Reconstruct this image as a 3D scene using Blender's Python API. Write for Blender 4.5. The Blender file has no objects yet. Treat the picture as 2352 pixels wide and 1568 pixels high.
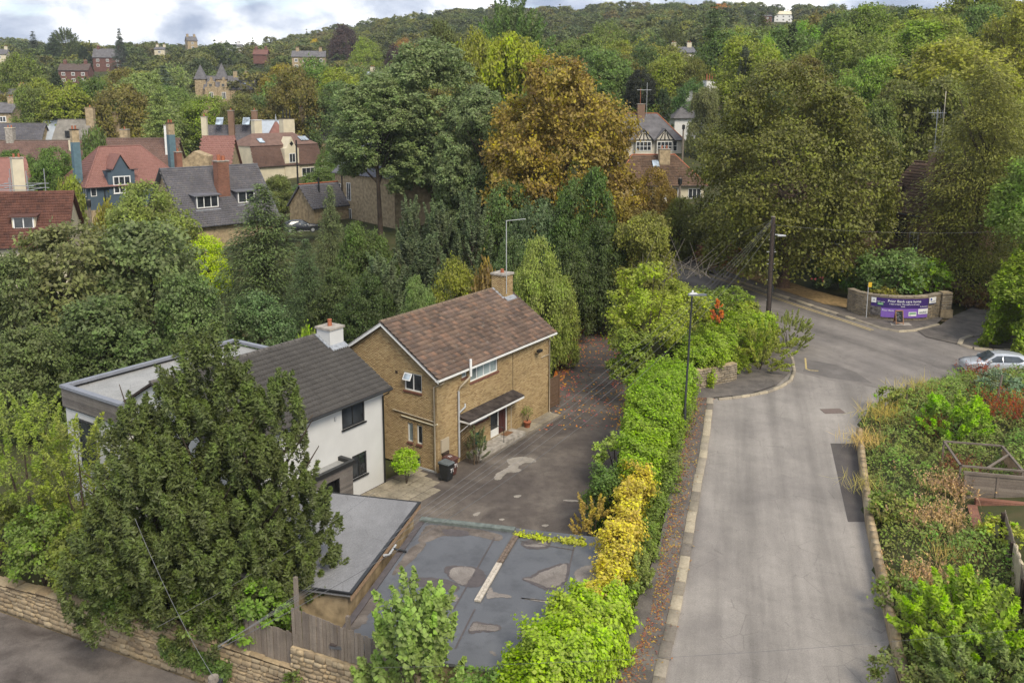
import bpy, math, random
import numpy as np
from mathutils import Vector, Matrix
R = math.radians
random.seed(7)
rng = np.random.default_rng(7)
scene = bpy.context.scene
col = scene.collection
# ------------------------------------------------------------------ camera
FPX, PITCH, YH, HC = 2000.0, 9.9, 245.0, 20.0            # focal (px of a 2352 px wide picture), pitch, horizon row, camera height
YP = YH + FPX*math.tan(R(PITCH))
cam = bpy.data.cameras.new('camera'); cam.sensor_width = 36; cam.lens = 36*FPX/2352
cam.shift_y = -(784-YP)/2352; cam.clip_start = .5; cam.clip_end = 6000
cam_o = bpy.data.objects.new('camera', cam); col.objects.link(cam_o)
cam_o.location = (0, 0, HC); cam_o.rotation_euler = (R(90-PITCH), 0, 0); scene.camera = cam_o
# ------------------------------------------------------------------ world, sun, exposure
HAZE = .00013
SUN_EL, SUN_AZ = 48, 150          # azimuth clockwise from +Y: behind the camera to the right
world = bpy.data.worlds.new('World'); scene.world = world; world.use_nodes = True
wn = world.node_tree.nodes; wl = world.node_tree.links; wn.clear()
def W(t, **k):
    n = wn.new(t)
    for a, b in k.items():
        if a.startswith('i_'):
            key = a[2:]; n.inputs[int(key) if key.isdigit() else key].default_value = b
        else: setattr(n, a, b)
    return n
sky = W('ShaderNodeTexSky', sky_type='NISHITA', sun_disc=False, sun_elevation=R(SUN_EL), sun_rotation=R(SUN_AZ), altitude=100, air_density=1.2, dust_density=1.5)
tc = W('ShaderNodeTexCoord'); pass
mp1 = W('ShaderNodeMapping'); mp1.inputs['Scale'].default_value = (1, 1, 2.3); wl.new(tc.outputs['Generated'], mp1.inputs[0])
mp2 = W('ShaderNodeMapping'); mp2.inputs['Scale'].default_value = (1, 1, 1.7); mp2.inputs['Location'].default_value = (.31, .2, .07); wl.new(tc.outputs['Generated'], mp2.inputs[0])
n1 = W('ShaderNodeTexNoise', i_Scale=4.2, i_Detail=9.0, i_Roughness=.55, i_Distortion=.2); wl.new(mp1.outputs[0], n1.inputs['Vector'])
r1 = W('ShaderNodeValToRGB'); wl.new(n1.outputs['Fac'], r1.inputs[0])      # cover
r1.color_ramp.elements[0].position = .33; r1.color_ramp.elements[1].position = .45
n2 = W('ShaderNodeTexNoise', i_Scale=10.5, i_Detail=9.0, i_Roughness=.56, i_Distortion=.25); wl.new(mp2.outputs[0], n2.inputs['Vector'])
r2 = W('ShaderNodeValToRGB'); wl.new(n2.outputs['Fac'], r2.inputs[0])      # cloud brightness
e = r2.color_ramp.elements; e[0].position = .36; e[0].color = (.20, .235, .31, 1); e[1].position = .66; e[1].color = (.84, .83, .81, 1)
m_ = r2.color_ramp.elements.new(.50); m_.color = (.35, .38, .44, 1)
m_ = r2.color_ramp.elements.new(.58); m_.color = (.52, .53, .56, 1)
bg1 = W('ShaderNodeBackground', i_Strength=.10); wl.new(sky.outputs[0], bg1.inputs[0])
bg2 = W('ShaderNodeBackground', i_Strength=.95); wl.new(r2.outputs[0], bg2.inputs[0])
mxs = W('ShaderNodeMixShader'); wl.new(r1.outputs[0], mxs.inputs[0]); wl.new(bg1.outputs[0], mxs.inputs[1]); wl.new(bg2.outputs[0], mxs.inputs[2])
wo = W('ShaderNodeOutputWorld'); wl.new(mxs.outputs[0], wo.inputs[0])
sun = bpy.data.lights.new('sun', 'SUN'); sun.energy = 1.5; sun.angle = R(24); sun.color = (1, .90, .74)
sun_o = bpy.data.objects.new('sun', sun); col.objects.link(sun_o)
sun_o.rotation_euler = (R(90-SUN_EL), 0, R(180-SUN_AZ)); sun_o.location = (60, -60, 120)
vs = scene.view_settings; vs.view_transform = 'Standard'; vs.look = 'None'; vs.gamma = 1; vs.exposure = 1.28
try: vs.use_curve_mapping = False
except Exception: pass
scene.cycles.max_bounces = 6; scene.cycles.diffuse_bounces = 3; scene.cycles.transparent_max_bounces = 4

# ------------------------------------------------------------------ where things are: sight lines of the survey picture -> metres
_F = np.array([0, math.cos(R(PITCH)), -math.sin(R(PITCH))]); _U = np.array([0, math.sin(R(PITCH)), math.cos(R(PITCH))])
def ray(x, y): return np.array([(x-1176)/FPX, 0, 0]) + _F + (YP-y)/FPX*_U
def onz(x, y, z): r = ray(x, y); return np.array([0, 0, HC]) + r*((z-HC)/r[2])
def ony(x, y, Y): r = ray(x, y); return np.array([0, 0, HC]) + r*(Y/r[1])
def proj(P):
    d = np.asarray(P, float)-np.array([0, 0, HC]); zc = d@_F
    return 1176+FPX*d[..., 0]/zc, YP-FPX*(d@_U)/zc
def rz(Y): return 1+.04*(Y-26)
def pg(x, y, off=0.0):
    z = 1.0
    for i in range(40): P = onz(x, y, z+off); z = rz(P[1])
    return P
def sstep(a, b, x): t = np.clip((x-a)/(b-a), 0, 1); return t*t*(3-2*t)
LANE_A, LANE_B = np.array([-21.6, 33.9]), np.array([-4.8, 26.2])
_gl = ([0, 84, 95, 105, 120, 150, 175, 260, 350, 440, 550, 850, 1000, 1600], [-.1, -.1, 2.4, 4.6, 5.2, 6.5, 8, 12.5, 17, 31, 44, 64, 66, 60])
_gr = ([0, 86, 118, 150, 165, 310, 550, 850, 1000, 1600], [3.2, 3.25, 7.5, 11.5, 13, 25, 55, 92, 96, 90])
def edge_right(Y): return np.interp(Y, [15, 26.3, 36.7, 46.2, 48.7, 53, 54, 200], [9.6, 12.9, 15.95, 19.2, 20.0, 25, 60, 60])
def edge_left(Y): return np.interp(Y, [15, 26.4, 38, 46, 59, 71, 87, 200], [1.0, 3.0, 5.2, 6.2, 9.2, 10.5, 12, 12])
def ground(X, Y):
    X = np.asarray(X, float); Y = np.asarray(Y, float)
    gl = np.interp(Y, *_gl); gr = np.interp(Y, *_gr)
    gr = np.where(Y < 86, rz(Y)-.35, gr) + .14*np.clip(X-38, 0, 60)*sstep(60, 110, Y)
    wide = np.where(Y < 90, 1.0, np.interp(Y, [90, 200, 400, 850], [18, 25, 70, 160])); x0 = np.where(Y < 90, edge_left(Y), np.interp(Y, [90, 200, 400, 850], [12, 0, -62, -290]))
    t = sstep(x0, x0+wide, X)
    g = gl*(1-t)+gr*t
    d = np.clip(X-edge_right(Y), 0, 30)                       # planted bank beside the road
    g = g + np.where(Y < 54, np.where(d > .05, .55+.13*np.minimum(d, 9), 0), 0)
    n = (X-LANE_A[0])*(LANE_B[1]-LANE_A[1])-(Y-LANE_A[1])*(LANE_B[0]-LANE_A[0])   # >0 on the camera's side of the lane wall
    t2 = sstep(-1.1, -.35, n/18.5)*(1-sstep(-3, 1, X))*np.where(Y < 60, 1, 0)
    g = g*(1-t2)+(-1.6)*t2
    up = np.where((n <= 0) & (X < -6) & (Y < 50) & (X < edge_left(Y)), sstep(-13, -20, X)*.4, 0)
    ridge = 9*np.sin(X/95+1.0)+5*np.sin(X/41+2)
    return g + up + ridge*sstep(500, 850, Y)*.6
# ------------------------------------------------------------------ materials
MATS = {}
class NT:
    def __init__(s, name):
        s.m = bpy.data.materials.new(name); s.m.use_nodes = True; s.t = s.m.node_tree; s.t.nodes.clear()
        s.out = s.t.nodes.new('ShaderNodeOutputMaterial')
    def n(s, typ, ins=None, **k):
        nd = s.t.nodes.new(typ)
        for a, b in k.items(): setattr(nd, a, b)
        for a, b in (ins or {}).items():
            sock = nd.inputs[a]
            if isinstance(b, bpy.types.NodeSocket): s.t.links.new(b, sock)
            else: sock.default_value = b
        return nd
    def coord(s, kind='Object', scale=(1, 1, 1), rot=(0, 0, 0)):
        if kind == 'World': c = s.n('ShaderNodeNewGeometry').outputs['Position']
        else: c = s.n('ShaderNodeTexCoord').outputs[kind]
        return s.n('ShaderNodeMapping', {0: c, 'Scale': scale, 'Rotation': rot}).outputs[0]
    def noise(s, c, scale, detail=4, rough=.55, dist=0): return s.n('ShaderNodeTexNoise', {'Vector': c, 'Scale': scale, 'Detail': detail, 'Roughness': rough, 'Distortion': dist}).outputs['Fac']
    def ramp(s, f, stops):
        r = s.n('ShaderNodeValToRGB', {0: f}); e = r.color_ramp.elements
        while len(e) < len(stops): e.new(.5)
        for el, (p, c) in zip(e, stops): el.position = p; el.color = (c[0], c[1], c[2], 1) if not isinstance(c, (int, float)) else (c, c, c, 1)
        return r.outputs[0]
    def mix(s, f, a, b, mode='MIX'):
        m = s.n('ShaderNodeMix', data_type='RGBA', blend_type=mode)
        for i, v in ((0, f), (6, a), (7, b)):
            if isinstance(v, bpy.types.NodeSocket): s.t.links.new(v, m.inputs[i])
            elif i == 0: m.inputs[0].default_value = v
            else: m.inputs[i].default_value = (*v, 1) if not isinstance(v, (int, float)) else (v, v, v, 1)
        return m.outputs[2]
    def math(s, op, a, b=0.0): return s.n('ShaderNodeMath', {0: a, 1: b}, operation=op).outputs[0]
    def rnd(s):   # 0..1 per piece: a face value on joined pieces, the object's own number on single ones
        a = s.n('ShaderNodeAttribute', attribute_name='tint').outputs['Fac']; o = s.n('ShaderNodeObjectInfo').outputs['Random']
        return s.math('FRACT', s.math('ADD', a, o))
    def pbr(s, color, rough=.8, spec=.3, bump=None, bstr=.3, bdist=.02, metal=0.0):
        p = s.n('ShaderNodeBsdfPrincipled', {'Roughness': rough, 'Specular IOR Level': spec, 'Metallic': metal})
        if isinstance(color, bpy.types.NodeSocket): s.t.links.new(color, p.inputs['Base Color'])
        else: p.inputs['Base Color'].default_value = (*color, 1)
        if bump is not None:
            b = s.n('ShaderNodeBump', {'Height': bump, 'Strength': bstr, 'Distance': bdist}); s.t.links.new(b.outputs[0], p.inputs['Normal'])
        s.t.links.new(p.outputs[0], s.out.inputs[0]); return s.m
def simple(name, c, rough=.7, spec=.3, var=.25, scale=6.0, metal=0.0, kind='Object', bump=.15):
    if name in MATS: return MATS[name]
    t = NT(name); n = t.noise(t.coord(kind), scale, 5)
    lo = tuple(v*(1-var) for v in c); hi = tuple(min(1, v*(1+var)) for v in c)
    cc = t.ramp(n, [(.3, lo), (.7, hi)])
    MATS[name] = t.pbr(cc, rough, spec, n, bump, .02, metal); return MATS[name]
def piece_mat(name, cols, rough=.85, spec=.2, grain=18.0, stain=(.25, .6), moss=None, bstr=.4):
    t = NT(name); r = t.rnd(); k = len(cols)
    c = t.ramp(r, [((i+.0)/max(1, k-1), cc) for i, cc in enumerate(cols)])
    cw = t.coord('World'); n = t.noise(cw, grain, 4, .6)
    c = t.mix(.5, c, t.ramp(n, [(.3, .55), (.7, 1.25)]), 'MULTIPLY') if True else c
    big = t.noise(cw, stain[1], 5, .6)
    c = t.mix(stain[0], c, t.ramp(big, [(.35, .45), (.62, 1.15)]), 'MULTIPLY')
    if moss: c = t.mix(t.ramp(t.noise(cw, moss[1], 6, .65), [(moss[2], 0), (moss[2]+.08, moss[3])]), c, moss[0])
    MATS[name] = t.pbr(c, rough, spec, n, bstr, .01); return MATS[name]
def leaf_mat(name, trans=.36, hue=.035, far=False):
    t = NT(name); oi = t.n('ShaderNodeObjectInfo')
    a = t.n('ShaderNodeAttribute', attribute_name='tint').outputs['Fac']
    if far:
        base = t.ramp(oi.outputs['Random'], [(0, (.042, .06, .028)), (.25, (.06, .085, .028)), (.5, (.078, .09, .03)), (.72, (.05, .066, .03)), (.88, (.085, .085, .03)), (.95, (.11, .125, .03)), (1, (.075, .06, .032))])
    else: base = oi.outputs['Color']
    base = t.mix(1.0, base, (1.12, 1.04, .82), 'MULTIPLY')
    big = t.noise(t.coord('World'), .35, 3, .6)
    h = t.math('ADD', t.math('MULTIPLY', t.math('SUBTRACT', a, .5), hue), t.math('MULTIPLY', t.math('SUBTRACT', big, .5), hue*1.3))
    hs = t.n('ShaderNodeHueSaturation', {'Hue': t.math('ADD', h, .5), 'Saturation': t.math('ADD', .85, t.math('MULTIPLY', a, .3)), 'Value': t.math('ADD', 1.25, t.math('MULTIPLY', a, 1.75)), 'Color': base})
    p = t.n('ShaderNodeBsdfPrincipled', {'Base Color': hs.outputs[0], 'Roughness': .5, 'Specular IOR Level': .25})
    tr = t.n('ShaderNodeBsdfTranslucent', {'Color': hs.outputs[0]})
    mx = t.n('ShaderNodeMixShader', {0: trans, 1: p.outputs[0], 2: tr.outputs[0]})
    t.t.links.new(mx.outputs[0], t.out.inputs[0]); MATS[name] = t.m; return t.m
LEAF = leaf_mat('leaf'); LEAF_FAR = leaf_mat('far_leaf', .3, .018, True); LEAF_NEEDLE = leaf_mat('needle', .2, .03); LEAF_VAR = leaf_mat('autumn_leaf', .25, .10)
BARK = simple('bark', (.075, .058, .044), .95, .1, .5, 9)
BARK_GREY = simple('grey_bark', (.16, .14, .12), .95, .1, .5, 9)
WHITE = simple('white_paint', (.74, .74, .72), .5, .4, .06, 3, bump=.03)
RENDER_W = simple('white_render', (.54, .54, .525), .9, .2, .06, .9, bump=.05)
BLACK = simple('black_plastic', (.018, .019, .02), .4, .5, .2, 5, bump=.05)
CREAM = simple('cream_render', (.60, .54, .40), .9, .2, .12, .8)
LEADM = simple('lead', (.27, .29, .32), .55, .4, .3, 5)
CONC = simple('concrete', (.33, .30, .26), .9, .2, .35, 3.5)
CLAY = simple('clay', (.36, .13, .07), .8, .2, .25, 8)
GREYPIPE = simple('grey_pipe', (.40, .41, .42), .5, .4, .1, 3)
BEIGEPIPE = simple('beige_pipe', (.42, .36, .27), .6, .3, .15, 3)
STONE_W = simple('stone_wall_far', (.36, .28, .175), .95, .15, .4, 2.2)
SLATE_FAR = simple('slate_far', (.125, .125, .14), .8, .25, .3, 1.4)
DARKWOOD = simple('dark_wood', (.05, .036, .028), .8, .2, .3, 7)
SILLRED = simple('red_sill', (.17, .075, .055), .85, .2, .3, 8)
def glass_mat(name, c=(.03, .035, .04), rough=.06):
    t = NT(name); n = t.noise(t.coord('World'), .9, 3)
    MATS[name] = t.pbr(t.ramp(n, [(.35, tuple(v*.5 for v in c)), (.65, tuple(v*1.6 for v in c))]), rough, .6); return MATS[name]
GLASS = glass_mat('window_glass'); GLASS_L = glass_mat('curtained_glass', (.22, .26, .26), .15); GLASS_SKY = glass_mat('skylight_glass', (.30, .36, .42), .08)
# ------------------------------------------------------------------ mesh helpers
def mesh_np(name, V, Fs, mats, tint=None, midx=None, smooth=False):
    """V (n,3); Fs list of (k,m) index arrays"""
    me = bpy.data.meshes.new(name); V = np.asarray(V, np.float32)
    me.vertices.add(len(V)); me.vertices.foreach_set('co', V.ravel())
    tot = np.concatenate([np.full(len(f), f.shape[1], np.int32) for f in Fs]); li = np.concatenate([f.ravel() for f in Fs]).astype(np.int32)
    me.loops.add(len(li)); me.loops.foreach_set('vertex_index', li)
    me.polygons.add(len(tot)); st = np.zeros(len(tot), np.int32); st[1:] = np.cumsum(tot)[:-1]
    me.polygons.foreach_set('loop_start', st)
    if midx is not None: me.polygons.foreach_set('material_index', np.asarray(midx, np.int32))
    for m in mats: me.materials.append(m)
    if tint is not None:
        a = me.attributes.new('tint', 'FLOAT', 'FACE'); a.data.foreach_set('value', np.asarray(tint, np.float32))
    me.update(calc_edges=True); me.validate()
    if smooth: me.polygons.foreach_set('use_smooth', np.ones(len(tot), bool))
    return me
class MB:
    """collects boxes, bars, tubes and polygons; build() links them as one mesh object"""
    def __init__(s): s.v = []; s.f = []; s.mi = []; s.mats = []; s.sm = []
    def _m(s, m):
        if m not in s.mats: s.mats.append(m)
        return s.mats.index(m)
    def add(s, vs, fs, m, smooth=False):
        b = len(s.v); s.v += [tuple(map(float, p)) for p in vs]; k = s._m(m)
        for f in fs: s.f.append([b+i for i in f]); s.mi.append(k); s.sm.append(smooth)
        return s
    def box(s, a, b, m):
        (x0, y0, z0), (x1, y1, z1) = a, b
        return s.add([(x0, y0, z0), (x1, y0, z0), (x1, y1, z0), (x0, y1, z0), (x0, y0, z1), (x1, y0, z1), (x1, y1, z1), (x0, y1, z1)],
              [(0, 3, 2, 1), (4, 5, 6, 7), (0, 1, 5, 4), (1, 2, 6, 5), (2, 3, 7, 6), (3, 0, 4, 7)], m)
    def obox(s, O, A, B, Cc, m):
        O, A, B, Cc = map(np.asarray, (O, A, B, Cc)); P = [O, O+A, O+A+B, O+B]; P = P+[p+Cc for p in P]
        return s.add(P, [(0, 3, 2, 1), (4, 5, 6, 7), (0, 1, 5, 4), (1, 2, 6, 5), (2, 3, 7, 6), (3, 0, 4, 7)], m)
    def slab(s, pts, thick, m):   # polygon thickened along its normal (downwards)
        P = [np.asarray(p, float) for p in pts]; n = np.zeros(3)
        for i in range(len(P)): n += np.cross(P[i]-P[0], P[(i+1) % len(P)]-P[0])
        n /= np.linalg.norm(n)
        if n[2] < 0: P = P[::-1]; n = -n
        k = len(P); Q = [p-n*thick for p in P]
        return s.add(P+Q, [tuple(range(k)), tuple(range(2*k-1, k-1, -1))]+[((i+1) % k, i, k+i, k+(i+1) % k) for i in range(k)], m)
    def prism(s, pts, h, m): # polygon (with z) raised by h
        k = len(pts); P = [np.asarray(p, float) for p in pts]; Q = [p+np.array([0, 0, h]) for p in P]
        return s.add(P+Q, [tuple(range(k-1, -1, -1)), tuple(range(k, 2*k))]+[(i, (i+1) % k, k+(i+1) % k, k+i) for i in range(k)], m)
    def tube(s, path, r, m, n=8, cap=True, smooth=True):
        P = [np.asarray(p, float) for p in path]; rs = r if hasattr(r, '__len__') else [r]*len(P); vs = []; fs = []
        for i, p in enumerate(P):
            d = P[min(i+1, len(P)-1)]-P[max(i-1, 0)]; d = d/(np.linalg.norm(d)+1e-9)
            a = np.cross(d, [0, 0, 1] if abs(d[2]) < .9 else [1, 0, 0]); a /= np.linalg.norm(a); b = np.cross(d, a)
            for k in range(n): t = 2*math.pi*k/n; vs.append(p+rs[i]*(a*math.cos(t)+b*math.sin(t)))
        for i in range(len(P)-1):
            for k in range(n): fs.append((i*n+k, i*n+(k+1) % n, (i+1)*n+(k+1) % n, (i+1)*n+k))
        s.add(vs, fs, m, smooth)
        if cap: s.add(vs[:n], [tuple(range(n-1, -1, -1))], m); s.add(vs[-n:], [tuple(range(n))], m)
        return s
    def build(s, name, parent=None, loc=None):
        me = bpy.data.meshes.new(name); me.from_pydata(s.v, [], s.f)
        for m in s.mats: me.materials.append(m)
        me.polygons.foreach_set('material_index', s.mi); me.polygons.foreach_set('use_smooth', s.sm); me.update()
        return link(bpy.data.objects.new(name, me), parent, loc)
def link(o, parent=None, loc=None):
    col.objects.link(o)
    if parent is not None: o.parent = parent
    if loc is not None: o.location = loc
    return o
def tag(o, label=None, cat=None, group=None, kind=None):
    if label: o['label'] = label
    if cat: o['category'] = cat
    if group: o['group'] = group
    if kind: o['kind'] = kind
    return o
WM = {}
def thing(name, label, cat, loc=(0, 0, 0), rot=0.0, group=None):
    o = bpy.data.objects.new(name, None); col.objects.link(o); o.location = loc; o.rotation_euler = (0, 0, rot); o.empty_display_size = .3
    WM[o] = np.array(Matrix.Translation(Vector(loc)) @ Matrix.Rotation(rot, 4, 'Z'))
    return tag(o, label, cat, group)
def struct(o): o['kind'] = 'structure'; return o
def tex_plane(name, pts, mat, z=None, kind='structure', parent=None):
    P = [(p[0], p[1], p[2] if z is None else z) for p in pts]
    b = MB(); b.add(P, [tuple(range(len(P)))], mat); o = b.build(name, parent)
    me = o.data
    if me.polygons[0].normal.z < 0: me.flip_normals()
    if kind: o['kind'] = kind
    return o
def unit(a): return a/(np.linalg.norm(a, axis=-1, keepdims=True)+1e-9)
# ---- many alike pieces: the nearest ones as objects that share a mesh, the rest joined
def proto_mesh(V, F, m, name): return mesh_np(name, V, [np.array([f], np.int32) for f in F], [m], tint=np.zeros(len(F)))
BOXV = np.array([(0, 0, 0), (1, 0, 0), (1, 1, 0), (0, 1, 0), (0, 0, 1), (1, 0, 1), (1, 1, 1), (0, 1, 1)], float)
BOXF = [(0, 3, 2, 1), (4, 5, 6, 7), (0, 1, 5, 4), (1, 2, 6, 5), (2, 3, 7, 6), (3, 0, 4, 7)]
def pillow(sd):      # weathered stone: x,z across the face, -y outwards
    r = np.random.default_rng(sd); i = .14
    V = np.array([(0, 0, 0), (1, 0, 0), (1, 0, 1), (0, 0, 1), (0, -.6, 0.02), (1, -.6, .02), (1, -.6, .98), (0, -.6, .98), (i, -1, i), (1-i, -1, i), (1-i, -1, 1-i), (i, -1, 1-i)], float)
    V[4:] += r.normal(0, .035, (8, 3)); 
    F = [(0, 1, 5, 4), (1, 2, 6, 5), (2, 3, 7, 6), (3, 0, 4, 7), (4, 5, 9, 8), (5, 6, 10, 9), (6, 7, 11, 10), (7, 4, 8, 11), (8, 9, 10, 11)]
    return V, F
def field(parent, V, F, Ms, mat, name, limit=300, root=None, stuff=None, label=None):
    """Ms: (n,4,4) local matrices"""
    Ms = np.asarray(Ms, float)
    if len(Ms) == 0: return
    X, Y, Z = (Ms[:, :3, k] for k in range(3)); lx, ly, lz = (np.linalg.norm(q, axis=1, keepdims=True) for q in (X, Y, Z)); ux = X/lx     # square the axes: objects carry no shear
    uy = unit(Y-ux*np.sum(Y*ux, 1, keepdims=True)); uz = np.cross(ux, uy); uz *= np.sign(np.sum(uz*Z, 1, keepdims=True)); Ms[:, :3, 1] = uy*ly; Ms[:, :3, 2] = uz*lz
    wm = WM.get(root if root is not None else parent, np.eye(4)); pos = (wm @ Ms)[:, :3, 3]
    d = np.linalg.norm(pos-np.array([0, 0, HC]), axis=1); order = np.argsort(d)
    near, rest = order[:limit], order[limit:]
    if len(near):
        me = proto_mesh(V, F, mat, name)
        for i in near:
            o = bpy.data.objects.new(name, me); col.objects.link(o); o.parent = parent; o.matrix_basis = Matrix(Ms[i].tolist())
    if len(rest):
        Vh = np.c_[V, np.ones(len(V))]; AV = np.einsum('nij,vj->nvi', Ms[rest], Vh)[..., :3].reshape(-1, 3)
        off = (np.arange(len(rest))*len(V))[:, None]
        by = {}
        for f in F: by.setdefault(len(f), []).append(f)
        Fs = []; tn = []
        tv = rng.random(len(rest))
        for k, fl in by.items():
            fl = np.array(fl); A = (fl[None]+off[:, :, None]).reshape(-1, k); Fs.append(A); tn.append(np.repeat(tv, len(fl)))
        me = mesh_np(stuff or name+'_courses', AV, Fs, [mat], np.concatenate(tn))
        o = link(bpy.data.objects.new(stuff or name+'_courses', me), parent); o['kind'] = 'stuff'
def mat4(X, Y, Z, O):
    M = np.eye(4); M[:3, 0] = X; M[:3, 1] = Y; M[:3, 2] = Z; M[:3, 3] = O; return M
def roll_tile(tw, th):     # interlocking tile with two rolls, lower edge proud
    xs = [0, .12, .24, .5, .62, .74, 1.0]; hs = [0, .055, 0, 0, .055, 0, 0]
    V = []; n = len(xs)
    for x, h in zip(xs, hs): V += [(x*tw, 0, h+.075), (x*tw, th*1.08, h+.010), (x*tw, 0, .0)]
    F = []
    for i in range(n-1): a, b = 3*i, 3*i+3; F += [(a, b, b+1, a+1), (a+2, b+2, b, a)]
    return np.array(V), F
def flat_tile(tw, th):
    g = .008; V = np.array([(g, 0, 0), (tw-g, 0, 0), (tw-g, 0, .022), (g, 0, .022), (g, th*1.06, .006), (tw-g, th*1.06, .006)], float)
    return V, [(0, 1, 2, 3), (3, 2, 5, 4), (0, 3, 4), (1, 5, 2)]
def tile_slope(parent, O, U, Vv, nu, nv, tw, th, mat, root, roll=True, limit=300, keep=None, name='roof_tile'):
    O, U, Vv = map(lambda a: np.asarray(a, float), (O, U, Vv)); N = np.cross(U, Vv)
    V, F = (roll_tile if roll else flat_tile)(tw, th); Ms = []
    for j in range(nv):
        sh = 0 if roll else (tw*.5 if j % 2 else 0)
        for i in range(-1 if sh else 0, nu):
            a = i*tw+sh; b = j*th
            if keep is not None and not keep(a+tw/2, b+th/2): continue
            jz = random.uniform(0, .006); tw_ = random.uniform(-.012, .012)
            Ms.append(mat4(U+Vv*tw_, Vv-U*tw_, N, O+U*a+Vv*b+N*(.004+jz)))
    field(parent, V, F, Ms, mat, name, limit, root, name+'_courses')
def brick_face(parent, O, U, N, L, H, openings, mat, root, limit, top=None, bw=.225, bh=.075, proud=.016, name='brick'):
    """O lower-left of a face; U along, N outwards; openings (u0,z0,u1,z1); top(u)-> max height"""
    O, U, N = map(lambda a: np.asarray(a, float), (O, U, N)); Ms = []; Z = np.array([0, 0, 1.])
    for j in range(int(H/bh)):
        z0 = j*bh; x = -bw*.5 if j % 2 else 0.0
        while x < L:
            a, b = max(0, x), min(L, x+bw); x += bw
            if b-a < .05: continue
            if top is not None and min(top(a), top(b)) < z0+bh: continue
            segs = [(a, b)]
            for (u0, v0, u1, v1) in openings:
                if v0 < z0+bh*.7 and v1 > z0+bh*.3:
                    ns = []
                    for s0, s1 in segs:
                        if u1 <= s0 or u0 >= s1: ns.append((s0, s1)); continue
                        if s0 < u0: ns.append((s0, u0))
                        if s1 > u1: ns.append((u1, s1))
                    segs = ns
            for s0, s1 in segs:
                if s1-s0 < .04: continue
                Ms.append(mat4(U*(s1-s0-.012), N*(proud+random.uniform(-.003, .004)), Z*(bh-.012), O+U*s0+Z*z0))
    field(parent, BOXV, BOXF[1:], Ms, mat, name, limit, root, name+'_courses')
def stone_face(parent, O, U, N, L, zb, zt, mat, root, limit, hmin=.10, hmax=.25, wmin=.15, wmax=.58, proud=.06, name='stone', joint=.022):
    """zb(u), zt(u): height limits along the face"""
    O, U, N = map(lambda a: np.asarray(a, float), (O, U, N)); Z = np.array([0, 0, 1.]); sets = [[], [], []]
    lo = min(zb(0), zb(L)); hi = max(zt(0), zt(L), zt(L/2)); z = lo
    while z < hi:
        h = random.uniform(hmin, hmax); x = -random.random()*.3
        while x < L:
            w = random.uniform(wmin, wmax); a, b = max(0, x), min(L, x+w); x += w
            if b-a < .07: continue
            c = (a+b)/2; z0 = max(z, zb(c)); z1 = min(z+h, zt(c))
            if z1-z0 < .05: continue
            z0 += random.uniform(-.02, .02); z1 += random.uniform(-.035, .02)
            t = random.uniform(-.09, .09)
            sets[random.randrange(3)].append(mat4((U+Z*t)*(b-a-joint), -N*(proud*random.uniform(.5, 1.3)), Z*(z1-z0-joint), O+U*a+Z*z0+N*.001))
        z += h
    for k in range(3):
        V, F = pillow(k)
        field(parent, V, F, sets[k], mat, name, limit//3, root, name+'_courses')
# ------------------------------------------------------------------ foliage
def unit(a): return a/(np.linalg.norm(a, axis=-1, keepdims=True)+1e-9)
def rdir(n, r=None): return unit((r or rng).normal(size=(n, 3)))
def leaves_mesh(name, P, N, A, S, Wd, mat, tint, fold=.18):
    N = unit(N); A = unit(A-N*np.sum(A*N, 1, keepdims=True)); B = np.cross(N, A)
    S = S[:, None]*.5; Wd = Wd[:, None]*.5
    V = np.stack([P-A*S, P+B*Wd-N*Wd*fold*2+A*S*.1, P+A*S, P-B*Wd-N*Wd*fold*2+A*S*.1], 1).reshape(-1, 3)
    n = len(P); i = np.arange(n)[:, None]*4
    Q = np.concatenate([i, i+1, i+2, i+3], 1)
    return mesh_np(name, V, [Q], [mat], tint)
def sphere_dirs(n, zmin=-1.0, r=rng):
    z = r.uniform(zmin, 1, n); t = r.uniform(0, 2*math.pi, n); s = np.sqrt(1-z*z)
    return np.c_[s*np.cos(t), s*np.sin(t), z]
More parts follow.
